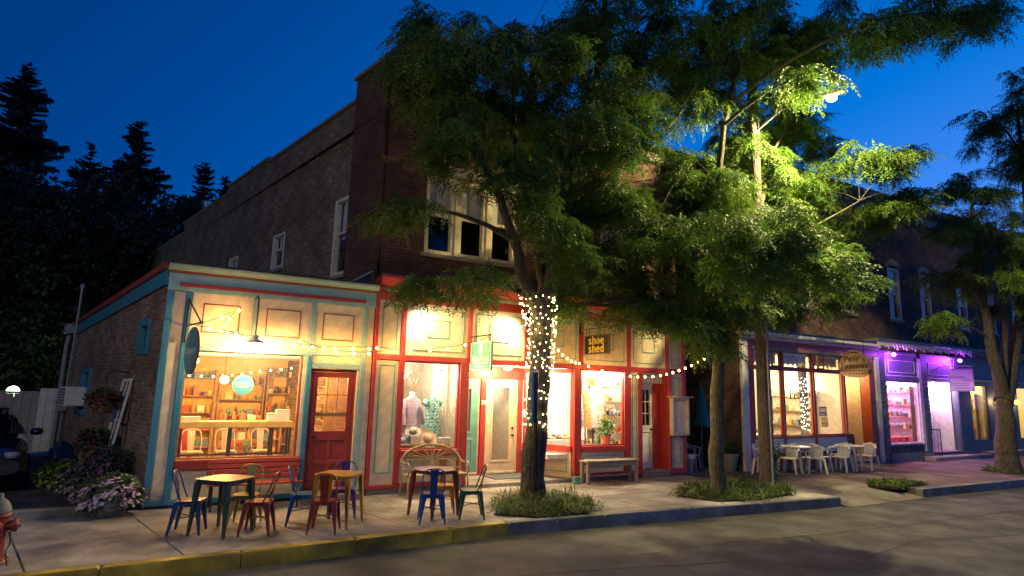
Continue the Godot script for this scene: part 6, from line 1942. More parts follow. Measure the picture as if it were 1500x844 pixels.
func round_tree(label: String, at: Vector3, lobes: Array, sd: int) -> void:
	var o := thing("broadleaf_tree", label, "tree", at, 0.0, "dark broadleaf trees behind the shops")
	var r := RandomNumberGenerator.new()
	r.seed = sd
	var b := mb()
	b.tube([Vector3(0, -0.5, 0), Vector3(0.1, 2.5, 0), Vector3(0, 5.0, 0.1)], [0.35, 0.25, 0.14], 8)
	var xf := []
	var cs := []
	for q in lobes:
		var c := Vector3(q[0], q[1], q[2])
		b.tube([Vector3(0.05, 2.2, 0), Vector3(c.x * 0.4, c.y * 0.6, c.z * 0.4), c], [0.14, 0.08, 0.03], 6)
		for k in int(26 * q[3] * q[3]):
			var d := Vector3(r.randf_range(-1, 1), r.randf_range(-1, 1), r.randf_range(-1, 1)).normalized()
			xf.append(Transform3D(Basis(Vector3.UP, r.randf() * TAU).scaled(Vector3.ONE * r.randf_range(0.7, 1.3)), c + d * q[3] * pow(r.randf(), 0.4)))
			var g := r.randf_range(0.6, 1.3)
			cs.append(Color(g, g, g * 0.9))
	part("trunk", b, mats["dark_bark"], o)
	if not tex.has("far_leaves"): tex["far_leaves"] = leaf_clump(46, 0.6, 0.26, 17)
	many("crown", tex["far_leaves"], leafy("far_leaf", Color(0.018, 0.034, 0.014), 0.3), o, xf, cs)

func trees() -> void:
	var bk := bark("grey_bark", Color(0.035, 0.03, 0.024), Color(0.15, 0.125, 0.095))
	var bl := bark("mossy_bark", Color(0.06, 0.055, 0.035), Color(0.19, 0.165, 0.10))
	grow("locust_tree", "large street tree wrapped in fairy lights before the red storefront", Vector3(6.50, 0, 1.98), [
		[[Vector3(6.50, -0.1, 1.98), Vector3(6.50, 0.5, 1.98), Vector3(6.62, 2.3, 1.95), Vector3(6.70, 3.7, 1.92), Vector3(6.95, 5.0, 1.85), Vector3(7.15, 6.1, 1.8), Vector3(7.45, 7.7, 2.0), Vector3(7.9, 9.5, 2.2), Vector3(8.0, 11.2, 2.3)], 0.265, 0.06, 0.37],
		[[Vector3(6.66, 3.35, 1.95), Vector3(6.48, 3.85, 2.02), Vector3(6.05, 4.3, 2.2), Vector3(5.7, 5.0, 2.4), Vector3(5.35, 5.8, 2.4), Vector3(4.95, 6.6, 2.3), Vector3(4.4, 8.2, 2.0)], 0.16, 0.03],
		[[Vector3(6.75, 4.2, 1.9), Vector3(6.6, 5.6, 1.6), Vector3(6.4, 7.2, 1.2), Vector3(6.1, 9.4, 1.4)], 0.12, 0.03],
		[[Vector3(7.35, 7.3, 1.95), Vector3(8.3, 7.85, 2.2), Vector3(9.4, 8.0, 2.4), Vector3(10.6, 9.2, 2.2)], 0.09, 0.03],
		[[Vector3(7.0, 5.3, 1.85), Vector3(7.9, 5.9, 2.0), Vector3(9.0, 6.1, 2.3), Vector3(9.6, 5.6, 2.3)], 0.07, 0.02]], T1_LOBES, 112.0, 71, bk, 16)
	grow("locust_tree", "street tree with a slim mossy trunk lit by the street lamp", Vector3(11.08, 0, 2.46), [
		[[Vector3(11.08, -0.1, 2.46), Vector3(11.06, 0.6, 2.46), Vector3(11.12, 2.0, 2.45), Vector3(11.25, 3.2, 2.45), Vector3(11.5, 5.0, 2.4), Vector3(11.5, 7.0, 2.3), Vector3(11.8, 9.5, 2.5), Vector3(12.4, 12.0, 3.0)], 0.19, 0.05, 0.27],
		[[Vector3(11.5, 4.9, 2.4), Vector3(12.2, 6.1, 2.5), Vector3(13.3, 7.2, 2.2), Vector3(14.2, 8.6, 1.8), Vector3(14.9, 9.8, 1.9)], 0.10, 0.02],
		[[Vector3(11.45, 4.6, 2.4), Vector3(12.6, 5.5, 2.5), Vector3(14.0, 6.1, 2.2), Vector3(15.4, 6.9, 2.4), Vector3(16.4, 7.6, 3.0)], 0.08, 0.012],
		[[Vector3(11.8, 9.4, 2.5), Vector3(12.4, 10.2, 4.0), Vector3(13.3, 10.6, 5.6), Vector3(15.8, 11.4, 6.0)], 0.06, 0.02],
		[[Vector3(11.2, 2.75, 2.5), Vector3(10.8, 3.3, 2.6), Vector3(10.2, 3.9, 2.75)], 0.025, 0.008],
		[[Vector3(11.2, 2.8, 2.5), Vector3(11.05, 3.5, 2.65), Vector3(10.9, 4.3, 2.75)], 0.02, 0.008],
		[[Vector3(11.25, 2.9, 2.4), Vector3(11.7, 3.5, 2.45), Vector3(12.1, 4.3, 2.5)], 0.022, 0.008]], T2_LOBES, 115.0, 72, bl, 14)
	grow("locust_tree", "dark forked street tree at the right edge", Vector3(23.8, 0, 2.9), [
		[[Vector3(23.8, -0.1, 2.9), Vector3(23.85, 0.6, 2.9), Vector3(23.95, 1.6, 2.9), Vector3(24.05, 2.4, 2.9), Vector3(23.6, 3.7, 2.9), Vector3(23.3, 6.0, 2.9), Vector3(22.9, 8.6, 3.0)], 0.36, 0.06, 0.5],
		[[Vector3(24.05, 2.2, 2.9), Vector3(24.9, 3.7, 2.95), Vector3(25.8, 5.8, 3.1), Vector3(26.6, 9.0, 3.2), Vector3(27.3, 13.0, 3.0)], 0.26, 0.05],
		[[Vector3(24.0, 2.5, 2.9), Vector3(24.4, 4.6, 3.0), Vector3(24.6, 7.5, 3.0)], 0.14, 0.04]], T3_LOBES, 70.0, 73, bk, 12)
	conifer("tall ragged spruce against the sky at the far left", Vector3(-8.0, 0, -28.0), 19.2, 5.2, 3)
	conifer("broad spruce standing clear against the blue sky", Vector3(-2.6, 0, -29.0), 17.6, 4.8, 4)
	conifer("slim spruce between the ragged and the broad one", Vector3(-4.7, 0, -28.5), 15.4, 3.4, 5)
	conifer("spruce behind the roof vent", Vector3(1.2, 0, -31.0), 16.4, 3.9, 6)
	conifer("small spruce tip beside the brick parapet", Vector3(4.1, 0, -31.0), 16.9, 2.4, 7)
	conifer("slender spruce just right of the roof vent", Vector3(2.5, 0, -32.0), 16.2, 2.2, 8)
	round_tree("dark broadleaf tree filling the left edge under the ragged spruce", Vector3(-8.2, 0, -24.0), [[0, 6, 0, 3.2], [1.0, 9.5, 0, 2.4], [-1.5, 8.0, 1, 2.6], [1.6, 4.0, 0.5, 2.4], [-1.0, 3.0, 1.0, 2.4]], 21)
	round_tree("dark broadleaf tree below the broad spruce", Vector3(-3.6, 0, -23.5), [[0, 6.5, 0, 3.0], [1.8, 8.0, 0, 2.3], [-1.8, 8.4, 0.5, 2.2], [0.2, 10.2, 0, 1.7], [0.5, 3.4, 0.6, 2.6]], 22)
	round_tree("dark broadleaf tree rising over the gift shop roof", Vector3(0.2, 0, -26.5), [[0, 7.0, 0, 2.8], [1.6, 9.0, 0, 2.2], [-1.8, 9.2, 0.5, 2.3], [-0.2, 10.9, 0, 1.7]], 23)
	round_tree("dark broadleaf tree behind the brick building's rear", Vector3(3.6, 0, -28.5), [[0, 8.0, 0, 2.4], [-1.4, 10.4, 0, 1.8], [1.4, 10.8, 0, 1.7]], 24)

	round_tree("dark broadleaf tree past the left edge of the view", Vector3(-13.5, 0, -23.0), [[0, 6, 0, 3.2], [1.5, 9.0, 0, 2.4], [-2.0, 7.5, 1, 2.6], [0.5, 3.0, 1.0, 2.6]], 25)
	round_tree("dark broadleaf tree farthest to the left of the yard", Vector3(-19.5, 0, -22.0), [[0, 5.5, 0, 3.2], [1.5, 8.0, 0, 2.4], [-2.0, 6.5, 1, 2.6], [0.5, 2.8, 1.0, 2.6]], 26)

# ---------- lights on strings
func light_string(called: String, label: String, ctrl: Array, spacing: float, sag: float, r0: float, glowm: Material, power: float, col: Color, every: int, wire := 0.006) -> void:
	var o := thing(called, label, "string lights", ctrl[0])
	var pts := []
	for i in ctrl.size() - 1:
		var a: Vector3 = ctrl[i]
		var c: Vector3 = ctrl[i + 1]
		var n := maxi(3, int(a.distance_to(c) / 0.16))
		for k in n:
			var f := float(k) / n
			pts.append(a.lerp(c, f) - Vector3(0, sag * 4.0 * f * (1.0 - f) * a.distance_to(c), 0) - ctrl[0])
	pts.append(ctrl[-1] - ctrl[0])
	part("wire", mb().tube(pts, [wire], 4), mats["black_metal"], o)
	var s := SphereMesh.new()
	s.radius = r0
	s.height = r0 * 2.0
	s.radial_segments = 10
	s.rings = 5
	var run := 0.0
	var nb := 0
	for i in range(1, pts.size()):
		run += pts[i].distance_to(pts[i - 1])
		if run >= spacing:
			run -= spacing
			var p: Vector3 = pts[i] - Vector3(0, r0 + 0.012, 0) if r0 > 0.018 else pts[i]
			put("bulb", s, glowm, o, Transform3D(Basis(), p))
			if every > 0 and nb % every == 0: omni("string_light", p, col, power, r0, o)
			nb += 1

func string_lights() -> void:
	var g := glow("string_glow", Color(1.0, 0.74, 0.36), 26.0)
	light_string("string_lights", "festoon of warm bulbs swagged across the gift shop panels", [Vector3(0.36, 3.12, 0.75), Vector3(0.7, 3.1, 0.5), Vector3(1.15, 3.05, 0.35), Vector3(1.5, 2.92, 0.35), Vector3(2.0, 2.95, 0.22), Vector3(2.55, 2.9, 0.22), Vector3(3.15, 2.92, 0.22), Vector3(3.8, 2.95, 0.24)], 0.3, 0.03, 0.024, g, 0.10, AMBER, 4)
	light_string("string_lights", "second festoon of bulbs zigzagging over the first transom panel", [Vector3(0.5, 3.12, 0.45), Vector3(1.18, 3.5, 0.12), Vector3(0.95, 3.25, 0.25), Vector3(0.75, 3.15, 0.3), Vector3(1.2, 3.02, 0.3), Vector3(2.3, 3.0, 0.2), Vector3(2.65, 2.86, 0.26), Vector3(3.5, 2.82, 0.26), Vector3(3.9, 2.86, 0.26)], 0.36, 0.02, 0.024, g, 0.1, AMBER, 5)
	light_string("string_lights", "festoon of warm bulbs from the gift shop to the lit tree", [Vector3(3.8, 2.95, 0.24), Vector3(4.5, 2.92, 0.3), Vector3(5.1, 3.0, 0.4), Vector3(5.6, 3.1, 0.6), Vector3(6.0, 3.3, 1.1), Vector3(6.45, 3.55, 1.75)], 0.34, 0.05, 0.024, g, 0.1, AMBER, 4)
	light_string("string_lights", "festoon of warm bulbs from the lit tree to the shoe shop", [Vector3(6.9, 3.35, 1.75), Vector3(7.9, 2.95, 1.0), Vector3(8.95, 2.86, 0.2), Vector3(10.0, 2.62, 0.5)], 0.34, 0.03, 0.024, g, 0.1, AMBER, 4)
	light_string("string_lights", "festoon of warm bulbs sagging from the shoe shop to the mossy tree", [Vector3(10.0, 2.62, 0.5), Vector3(10.5, 2.62, 1.3), Vector3(11.0, 3.02, 2.22)], 0.125, 0.045, 0.024, g, 0.1, AMBER, 4)
	light_string("string_lights", "string of bulbs hanging just inside the gift shop window", [Vector3(0.3, 2.28, -0.25), Vector3(0.9, 2.25, -0.3), Vector3(1.7, 2.38, -0.3), Vector3(2.45, 2.5, -0.25)], 0.075, 0.02, 0.018, g, 0.08, AMBER, 8)
	# fairy lights wound round the first tree
	var r := RandomNumberGenerator.new()
	r.seed = 77
	var fw := glow("fairy_glow", Color(1.0, 0.90, 0.58), 14.0)
	var up := []
	for k in 190:
		var f := k / 189.0
		var y := 2.5 + 1.6 * f + r.randf_range(-0.08, 0.08)
		var a := f * TAU * 11.0 + r.randf_range(-0.1, 0.1)
		var ax := Vector3(6.62, y, 1.95).lerp(Vector3(6.70, y, 1.92), clampf((y - 2.3) / 1.4, 0, 1))
		var rr := 0.265 + (0.10 * clampf((y - 3.2) / 0.6, 0, 1)) + r.randf_range(-0.01, 0.03)
		if y > 3.3: ax.x -= 0.16 * clampf((y - 3.3) / 0.7, 0, 1)
		up.append(ax + Vector3(cos(a) * rr, 0, sin(a) * rr))
	light_string("fairy_lights", "dense fairy lights wound round the tree's upper trunk", up, 0.15, 0.0, 0.0115, fw, 0.05, Color(1.0, 0.85, 0.5), 24, 0.003)
	var dn := []
	for k in 90:
		var f := k / 89.0
		var y := 1.35 + 0.8 * f + 0.08 * sin(f * 20.0)
		var a := f * TAU * 4.5
		dn.append(Vector3(6.59, y, 1.955) + Vector3(cos(a) * 0.275, 0, sin(a) * 0.275))
	light_string("fairy_lights", "loose loops of fairy lights round the tree's lower trunk", dn, 0.12, 0.0, 0.0125, fw, 0.06, Color(1.0, 0.85, 0.5), 14, 0.003)
	var d2 := []
	for k in 20:
		var f := k / 19.0
		d2.append(Vector3(6.60 - 0.1 * sin(f * 9.0), 2.05 + 0.7 * f, 1.955 + 0.268))
	light_string("fairy_lights", "sparse fairy lights joining the lower loops to the upper ones", d2, 0.13, 0.0, 0.009, fw, 0.1, Color(1.0, 0.85, 0.5), 0, 0.003)

# ---------- behind the glass
func ceiling_lamp(label: String, at: Vector3, drop: float, c: Color, energy: float, r0 := 0.09, shine := 10.0) -> void:
	var o := thing("ceiling_lamp", label, "lamp", at)
	part("cord", mb().tube([Vector3(0, drop, 0), Vector3(0, r0 * 0.9, 0)], [0.006], 4), mats["black_metal"], o)
	part("cap", mb().lathe(Vector3(0, r0 * 0.8, 0), [Vector2(r0 * 0.5, 0), Vector2(r0 * 0.35, 0.04), Vector2(0.001, 0.045)], 10), mats["black_metal"], o)
	var s := SphereMesh.new()
	s.radius = r0
	s.height = r0 * 2.0
	put("globe", s, glow("lamp_%s_%s" % [c.to_html(false), shine], c, shine), o)
	omni("lamp_light", Vector3.ZERO, c, energy, r0, o)

func goods_kinds() -> Array:
	var k := []
	k.append(["jar", mb().lathe(Vector3.ZERO, [Vector2(0.001, 0), Vector2(0.055, 0.0), Vector2(0.06, 0.1), Vector2(0.04, 0.13), Vector2(0.042, 0.16), Vector2(0.001, 0.16)], 10).mesh()])
	k.append(["gift_box", mb().bb(-0.08, 0.08, 0, 0.13, -0.06, 0.06, 0.006).bb(-0.085, 0.085, 0.131, 0.16, -0.065, 0.065, 0.004).mesh()])
	k.append(["basket", mb().lathe(Vector3.ZERO, [Vector2(0.001, 0), Vector2(0.09, 0.0), Vector2(0.12, 0.12), Vector2(0.11, 0.12), Vector2(0.085, 0.02)], 12).tube([Vector3(-0.11, 0.12, 0), Vector3(-0.07, 0.22, 0), Vector3(0, 0.25, 0), Vector3(0.07, 0.22, 0), Vector3(0.11, 0.12, 0)], [0.008], 5).mesh()])
	k.append(["bottle", mb().lathe(Vector3.ZERO, [Vector2(0.001, 0), Vector2(0.04, 0.0), Vector2(0.04, 0.14), Vector2(0.015, 0.19), Vector2(0.015, 0.24), Vector2(0.001, 0.24)], 10).mesh()])
	k.append(["book", mb().bb(-0.018, 0.018, 0, 0.2, -0.07, 0.07, 0.003).bb(-0.05, -0.02, 0, 0.18, -0.07, 0.07, 0.003).bb(0.02, 0.06, 0, 0.19, -0.07, 0.07, 0.003).mesh()])
	k.append(["mug", mb().lathe(Vector3.ZERO, [Vector2(0.001, 0), Vector2(0.045, 0.0), Vector2(0.05, 0.1), Vector2(0.043, 0.1), Vector2(0.04, 0.02)], 12).tube([Vector3(0.045, 0.08, 0), Vector3(0.085, 0.07, 0), Vector3(0.085, 0.03, 0), Vector3(0.043, 0.02, 0)], [0.008], 5).mesh()])
	return k

func shelves(label: String, where: String, at: Vector3, turn: float, w: float, h: float, levels: int, per: int, sd: int, group: String) -> void:
	var o := thing("shelf_unit", label, "shelves", at, turn)
	part("side_panel", mb().bb(-w / 2, -w / 2 + 0.025, 0, h, -0.14, 0.14), mats["timber"], o)
	part("side_panel", mb().bb(w / 2 - 0.025, w / 2, 0, h, -0.14, 0.14), mats["timber"], o)
	var r := RandomNumberGenerator.new()
	r.seed = sd
	var kinds := goods_kinds()
	var tn := ["brick red", "tan", "dark green", "ivory", "brown", "ochre", "blue", "black"]
	var lv := ["bottom", "second", "third", "fourth", "fifth", "sixth"]
	var tones := [Color(0.5, 0.1, 0.05), Color(0.6, 0.45, 0.2), Color(0.1, 0.25, 0.2), Color(0.65, 0.6, 0.5), Color(0.25, 0.12, 0.05), Color(0.5, 0.3, 0.05), Color(0.12, 0.2, 0.35), Color(0.05, 0.04, 0.03)]
	for l in levels:
		var y := 0.05 + (h - 0.3) * l / maxf(levels - 1, 1)
		part("shelf", mb().bb(-w / 2 + 0.026, w / 2 - 0.026, y, y + 0.022, -0.139, 0.139), mats["timber"], o)
		for k in per:
			var kd: Array = kinds[r.randi() % kinds.size()]
			var ti := r.randi() % tones.size()
			var x := -w / 2 + (k + 0.6) * w / (per + 0.3)
			var s := r.randf_range(0.8, 1.15)
			var tr := Transform3D(Basis(Vector3.UP, turn + r.randf_range(-0.4, 0.4)).scaled(Vector3.ONE * s), o.transform * Vector3(x, y + 0.023, r.randf_range(-0.03, 0.05)))
			var g := put(kd[0], kd[1], plain("goods%d" % ti, tones[ti], 0.5), self, tr)
			tag(g, "small %s %s on the %s shelf %s" % [tn[ti], kd[0].replace("_", " "), lv[l] if l < levels - 1 else "top", where], kd[0].replace("_", " "), group)

func garment(called: String, label: String, cat: String, at: Vector3, c: Color, c2: Color, long: float, sleeves: bool, group := "") -> void:
	# a top or dress on a half figure: shoulders, waist, flared hem, with a printed cloth
	var key := "cloth" + label
	var m := plain(key, Color(1, 1, 1), 0.9)
	m.albedo_texture = grain(key, 128, 0.05, 2, c.linear_to_srgb(), c2.linear_to_srgb(), 0.5, 3.0)
	m.uv1_triplanar = true
	m.uv1_scale = Vector3.ONE * 2.2
	var o := thing(called, label, cat, at, 0.35, group)
	var b := mb()
	var last := -1
	for q in [[-long, 0.24, 0.17], [-long * 0.6, 0.2, 0.15], [-0.38, 0.155, 0.11], [-0.2, 0.185, 0.125], [-0.06, 0.2, 0.11], [-0.01, 0.15, 0.09], [0.03, 0.06, 0.06]]:
		var pts := PackedVector3Array()
		var ns := PackedVector3Array()
		for k in 25:
			var a := TAU * k / 24.0
			var fl := 1.0 + (0.07 * sin(a * 7.0) if q[0] < -0.3 else 0.0)
			pts.append(Vector3(cos(a) * q[1] * fl, q[0], -sin(a) * q[2] * fl))
			ns.append(Vector3(cos(a), 0.1, -sin(a)))
		var r0 := b.ring(pts, ns, q[0])
		if last >= 0: b.stitch(last, r0, 25)
		last = r0
	part("bodice", b, m, o)
	if sleeves:
		for s in [-1, 1]: part("sleeve", mb().tube([Vector3(s * 0.17, -0.05, 0), Vector3(s * 0.25, -0.3, 0.02), Vector3(s * 0.27, -0.58, 0.06)], [0.06, 0.055, 0.07], 9), m, o)
	else:
		for s in [-1, 1]: part("sleeve", mb().tube([Vector3(s * 0.16, -0.03, 0), Vector3(s * 0.24, -0.12, 0.0)], [0.06, 0.075], 9), m, o)
	part("neck_form", mb().lathe(Vector3(0, 0.0, 0), [Vector2(0.07, 0), Vector2(0.055, 0.06), Vector2(0.055, 0.12), Vector2(0.001, 0.13)], 12), mats["white_plaster"], o)
	part("stand", mb().tube([Vector3(0, -long + 0.05, 0), Vector3(0, -at.y + 0.31, 0)], [0.02], 8), mats["black_metal"], o)

func hat(label: String, at: Vector3, tilt: Vector3, c: Color, band: Color, s := 1.0) -> void:
	var o := thing("hat", label, "hat", at)
	o.rotation = tilt
	var b := mb()
	b.t = Transform3D(Basis().scaled(Vector3.ONE * s), Vector3.ZERO)
	b.lathe(Vector3.ZERO, [Vector2(0.2, 0.03), Vector2(0.15, 0.0), Vector2(0.09, 0.0), Vector2(0.085, 0.06), Vector2(0.07, 0.11), Vector2(0.001, 0.1)], 22)
	part("felt", b, plain("hat" + label, c, 0.9), o)
	b = mb()
	b.t = Transform3D(Basis().scaled(Vector3.ONE * s), Vector3.ZERO)
	b.lathe(Vector3.ZERO, [Vector2(0.093, 0.004), Vector2(0.091, 0.035)], 22)
	part("band", b, plain("band" + label, band, 0.8), o)

func interiors() -> void:
	# gift shop
	ceiling_lamp("globe lamp hanging among the gift shop shelves", Vector3(1.25, 2.20, -2.2), 0.54, AMBER, 3.4)
	ceiling_lamp("globe lamp near the gift shop's right wall", Vector3(2.85, 2.30, -1.6), 0.44, AMBER, 2.4)
	ceiling_lamp("globe lamp close behind the gift shop's left window edge", Vector3(0.6, 2.55, -1.0), 0.19, AMBER, 1.3, 0.07)
	shelves("leftmost tall shelf unit on the gift shop's back wall", "left in the gift shop", Vector3(0.75, 0.14, -4.42), 0.0, 1.0, 2.3, 6, 6, 1, "goods left in the gift shop")
	shelves("middle shelf unit on the gift shop's back wall", "in the middle of the gift shop", Vector3(1.85, 0.14, -4.42), 0.0, 1.05, 2.2, 6, 6, 2, "goods in the middle of the gift shop")
	shelves("right shelf unit on the gift shop's back wall", "right in the gift shop", Vector3(2.95, 0.14, -4.42), 0.0, 1.05, 2.4, 6, 6, 3, "goods right in the gift shop")
	shelves("shelf unit standing side-on by the gift shop's right wall", "by the gift shop's right wall", Vector3(3.45, 0.14, -2.6), -PI / 2, 1.6, 2.2, 6, 7, 4, "goods by the gift shop's right wall")
	shelves("low display shelves in the middle of the gift shop floor", "of the low display", Vector3(1.9, 0.14, -2.6), 0.15, 1.3, 1.35, 4, 7, 5, "goods of the low display")
	var o := thing("window_counter", "yellow counter plank with black legs behind the gift shop glass", "counter", Vector3(1.42, 0.14, -0.55))
	part("top", mb().bb(-0.98, 0.98, 1.17, 1.29, -0.2, 0.2, 0.012), paint("yellow_wood", Color(0.62, 0.42, 0.10), 0.5), o)
	for x in [-0.94, -0.12, 0.62, 0.94]: part("leg", mb().bb(x - 0.02, x + 0.02, 0.0, 1.168, -0.16, -0.12).bb(x - 0.02, x + 0.02, 0.0, 1.168, 0.12, 0.16), mats["black_metal"], o)
	part("foot_rail", mb().bb(-0.95, 0.95, 0.68, 0.71, 0.161, 0.19), mats["black_metal"], o)
	for q in [[0.72, "left white metal chair under the window counter"], [1.32, "middle white metal chair under the window counter"], [1.98, "right white metal chair under the window counter"]]:
		metal_chair("ivory_metal", Color(0.62, 0.56, 0.46), q[1], Vector3(q[0], 0.36, -1.15), Vector2(0.1, 1))
		var pl := thing("plinth", q[1].replace("white metal chair", "low plinth carrying a chair"), "plinth", Vector3(q[0], 0.14, -1.15))
		part("block", mb().bb(-0.28, 0.28, 0.0, 0.218, -0.28, 0.28, 0.01), mats["timber"], pl)
		part("kick_board", mb().bb(-0.29, 0.29, 0.0, 0.04, -0.29, 0.29, 0.004), mats["timber"], pl)
	o = thing("red_cabinet", "tall red cabinet at the left inside the gift shop", "cabinet", Vector3(0.5, 0.14, -1.9))
	part("carcass", mb().bb(-0.25, 0.25, 0, 1.25, -0.25, 0.25, 0.01), mats["red_paint"], o)
	part("door", mb().bb(-0.22, 0.22, 0.06, 1.2, 0.251, 0.27, 0.006), mats["red_paint"], o)
	for q in [[2.02, 0.16, 0.13, "white cardboard box on the counter's right end"], [2.22, 0.24, 0.2, "larger white box at the end of the window counter"], [0.62, 0.3, 0.06, "flat tray of trinkets on the counter's left end"]]:
		o = thing("counter_box", q[3], "box", Vector3(q[0], 1.43, -0.55))
		part("carton", mb().bb(-q[1] / 2, q[1] / 2, 0, q[2], -0.1, 0.1, 0.005), mats["white_plaster"], o)
		part("lid", mb().bb(-q[1] / 2 - 0.006, q[1] / 2 + 0.006, q[2] + 0.001, q[2] + 0.02, -0.106, 0.106, 0.004), mats["white_plaster"], o)
	o = thing("round_window_sign", "round pale blue sign hanging inside the gift shop window", "sign", Vector3(1.40, 2.11, -0.12))
	var rd := PackedVector2Array()
	var rd2 := PackedVector2Array()
	for k in 36:
		rd.append(Vector2(cos(TAU * k / 36), sin(TAU * k / 36)) * 0.175)
		rd2.append(Vector2(cos(TAU * k / 36), sin(TAU * k / 36)) * 0.185)
	part("disc", mb().prism(rd, -0.006, 0.010), plain("sign_cyan", Color(0.10, 0.50, 0.62), 0.4), o)
	part("rim", mb().prism(rd2, -0.008, 0.006), mats["white_plaster"], o)
	letters("lettering", "SAPPER'S", 0.062, mats["white_plaster"], o, Vector3(0, 0.02, 0.012), 0.0, true, false, 0.29)
	part("underline", mb().bb(-0.11, 0.11, -0.045, -0.03, 0.0101, 0.014), mats["white_plaster"], o)
	part("cord", mb().tube([Vector3(-0.05, 0.17, 0), Vector3(-0.05, 0.56, 0)], [0.003], 4).tube([Vector3(0.05, 0.17, 0), Vector3(0.05, 0.56, 0)], [0.003], 4), mats["black_metal"], o)
	# boutique
	ceiling_lamp("small globe lamp at the left in the boutique window", Vector3(4.62, 2.36, -0.42), 0.38, WHITE, 0.6, 0.05, 9.0)
	ceiling_lamp("bright globe lamp at the right in the boutique window", Vector3(5.45, 2.46, -0.26), 0.28, WHITE, 0.6, 0.05, 9.0)
	ceiling_lamp("globe lamp deep inside the boutique", Vector3(5.0, 2.45, -2.0), 0.29, WHITE, 0.6, 0.06, 9.0)
	garment("dressed_mannequin", "mannequin in a lilac and rose blouse in the boutique window", "mannequin", Vector3(4.90, 1.92, -0.55), Color(0.42, 0.36, 0.50), Color(0.70, 0.50, 0.55), 0.75, true)
	garment("dressed_mannequin", "mannequin in a teal patterned dress in the boutique window", "mannequin", Vector3(5.38, 1.90, -0.50), Color(0.02, 0.33, 0.30), Color(0.75, 0.80, 0.74), 0.85, false)
	hat("grey felt hat with dark band in the boutique window", Vector3(4.86, 1.20, -0.26), Vector3(0.5, 0, 0.15), Color(0.42, 0.37, 0.30), Color(0.05, 0.05, 0.04), 0.9)
	hat("wide straw hat propped up in the boutique window", Vector3(5.18, 1.06, -0.22), Vector3(1.05, 0, -0.1), Color(0.62, 0.46, 0.28), Color(0.30, 0.16, 0.09), 1.05)
	hat("small blue hat at the boutique window's left edge", Vector3(4.66, 1.0, -0.28), Vector3(0.4, 0, 0.2), Color(0.28, 0.36, 0.52), Color(0.2, 0.25, 0.4), 0.8)
	o = thing("display_plinth", "wicker covered display plinth along the boutique window", "plinth", Vector3(5.1, 0.30, -0.32))
	part("block", mb().bb(-0.58, 0.58, 0, 0.62, -0.17, 0.17, 0.01), mats["timber"], o)
	part("cover", mb().bb(-0.6, 0.6, 0.621, 0.66, -0.18, 0.18, 0.006), mats["yellow_wood"], o)
	for q in [[5.50, "first small patterned bag on the boutique plinth"], [5.64, "last small patterned bag at the plinth's right end"]]:
		o = thing("small_bag", q[1], "bag", Vector3(q[0], 0.965, -0.22))
		part("pouch", mb().bb(-0.07, 0.07, 0, 0.13, -0.04, 0.04, 0.02), plain("bag_print", Color(0.62, 0.60, 0.62), 0.8), o)
		part("handle", mb().tube([Vector3(-0.04, 0.12, 0), Vector3(-0.03, 0.2, 0), Vector3(0.03, 0.2, 0), Vector3(0.04, 0.12, 0)], [0.006], 5), mats["timber"], o)
	o = thing("window_curtain", "pale curtain at the right side of the boutique window", "curtain", Vector3(5.62, 0.9, -0.75))
	for z in [0.0]:
		var b := mb()
		for k in 30:
			var xa := -0.18 + 0.012 * k
			b.poly([Vector3(xa, 0, 0.03 * sin(k * 1.3)), Vector3(xa + 0.012, 0, 0.03 * sin((k + 1) * 1.3)), Vector3(xa + 0.012, 1.8, 0.03 * sin((k + 1) * 1.3)), Vector3(xa, 1.8, 0.03 * sin(k * 1.3))], Vector3(0, 0, -9))
		part("cloth", b, leafy("sheer", Color(0.7, 0.68, 0.55), 0.6), o)
		part("rod", mb().tube([Vector3(-0.25, 1.81, 0), Vector3(0.27, 1.81, 0)], [0.012], 6), mats["black_metal"], o)
	o = thing("round_emblem", "round dark emblem with zigzag strokes hung high in the boutique", "emblem", Vector3(5.12, 2.3, -1.1))
	var em := PackedVector2Array()
	for k in 24: em.append(Vector2(cos(TAU * k / 24), sin(TAU * k / 24)) * 0.17)
	part("disc", mb().prism(em, -0.01, 0.01), mats["timber"], o)
	part("strokes", mb().tube([Vector3(-0.11, 0.08, 0.012), Vector3(-0.06, -0.08, 0.012), Vector3(0, 0.06, 0.012), Vector3(0.06, -0.08, 0.012), Vector3(0.11, 0.08, 0.012)], [0.012], 5), mats["white_plaster"], o)
	part("cord", mb().tube([Vector3(0, 0.17, 0), Vector3(0, 0.44, 0)], [0.004], 4), mats["black_metal"], o)
	shelves("dark shelf unit at the back of the boutique", "at the back of the boutique", Vector3(4.7, 0.30, -2.42), 0.0, 1.3, 2.1, 5, 6, 6, "goods at the back of the boutique")
	ceiling_lamp("globe lamp seen through the cream door's glass", Vector3(7.6, 2.2, -2.4), 0.48, WHITE, 0.22, 0.06, 5.0)
	# shoe shop
	for q in [[9.0, -1.0, "left"], [9.9, -0.5, "middle"], [10.5, -0.9, "right"]]:
		ceiling_lamp("%s bright globe lamp in the shoe shop ceiling" % q[2], Vector3(q[0], 2.55, q[1]), 0.17, WHITE, 1.9, 0.08, 9.0)
	var gi := 0
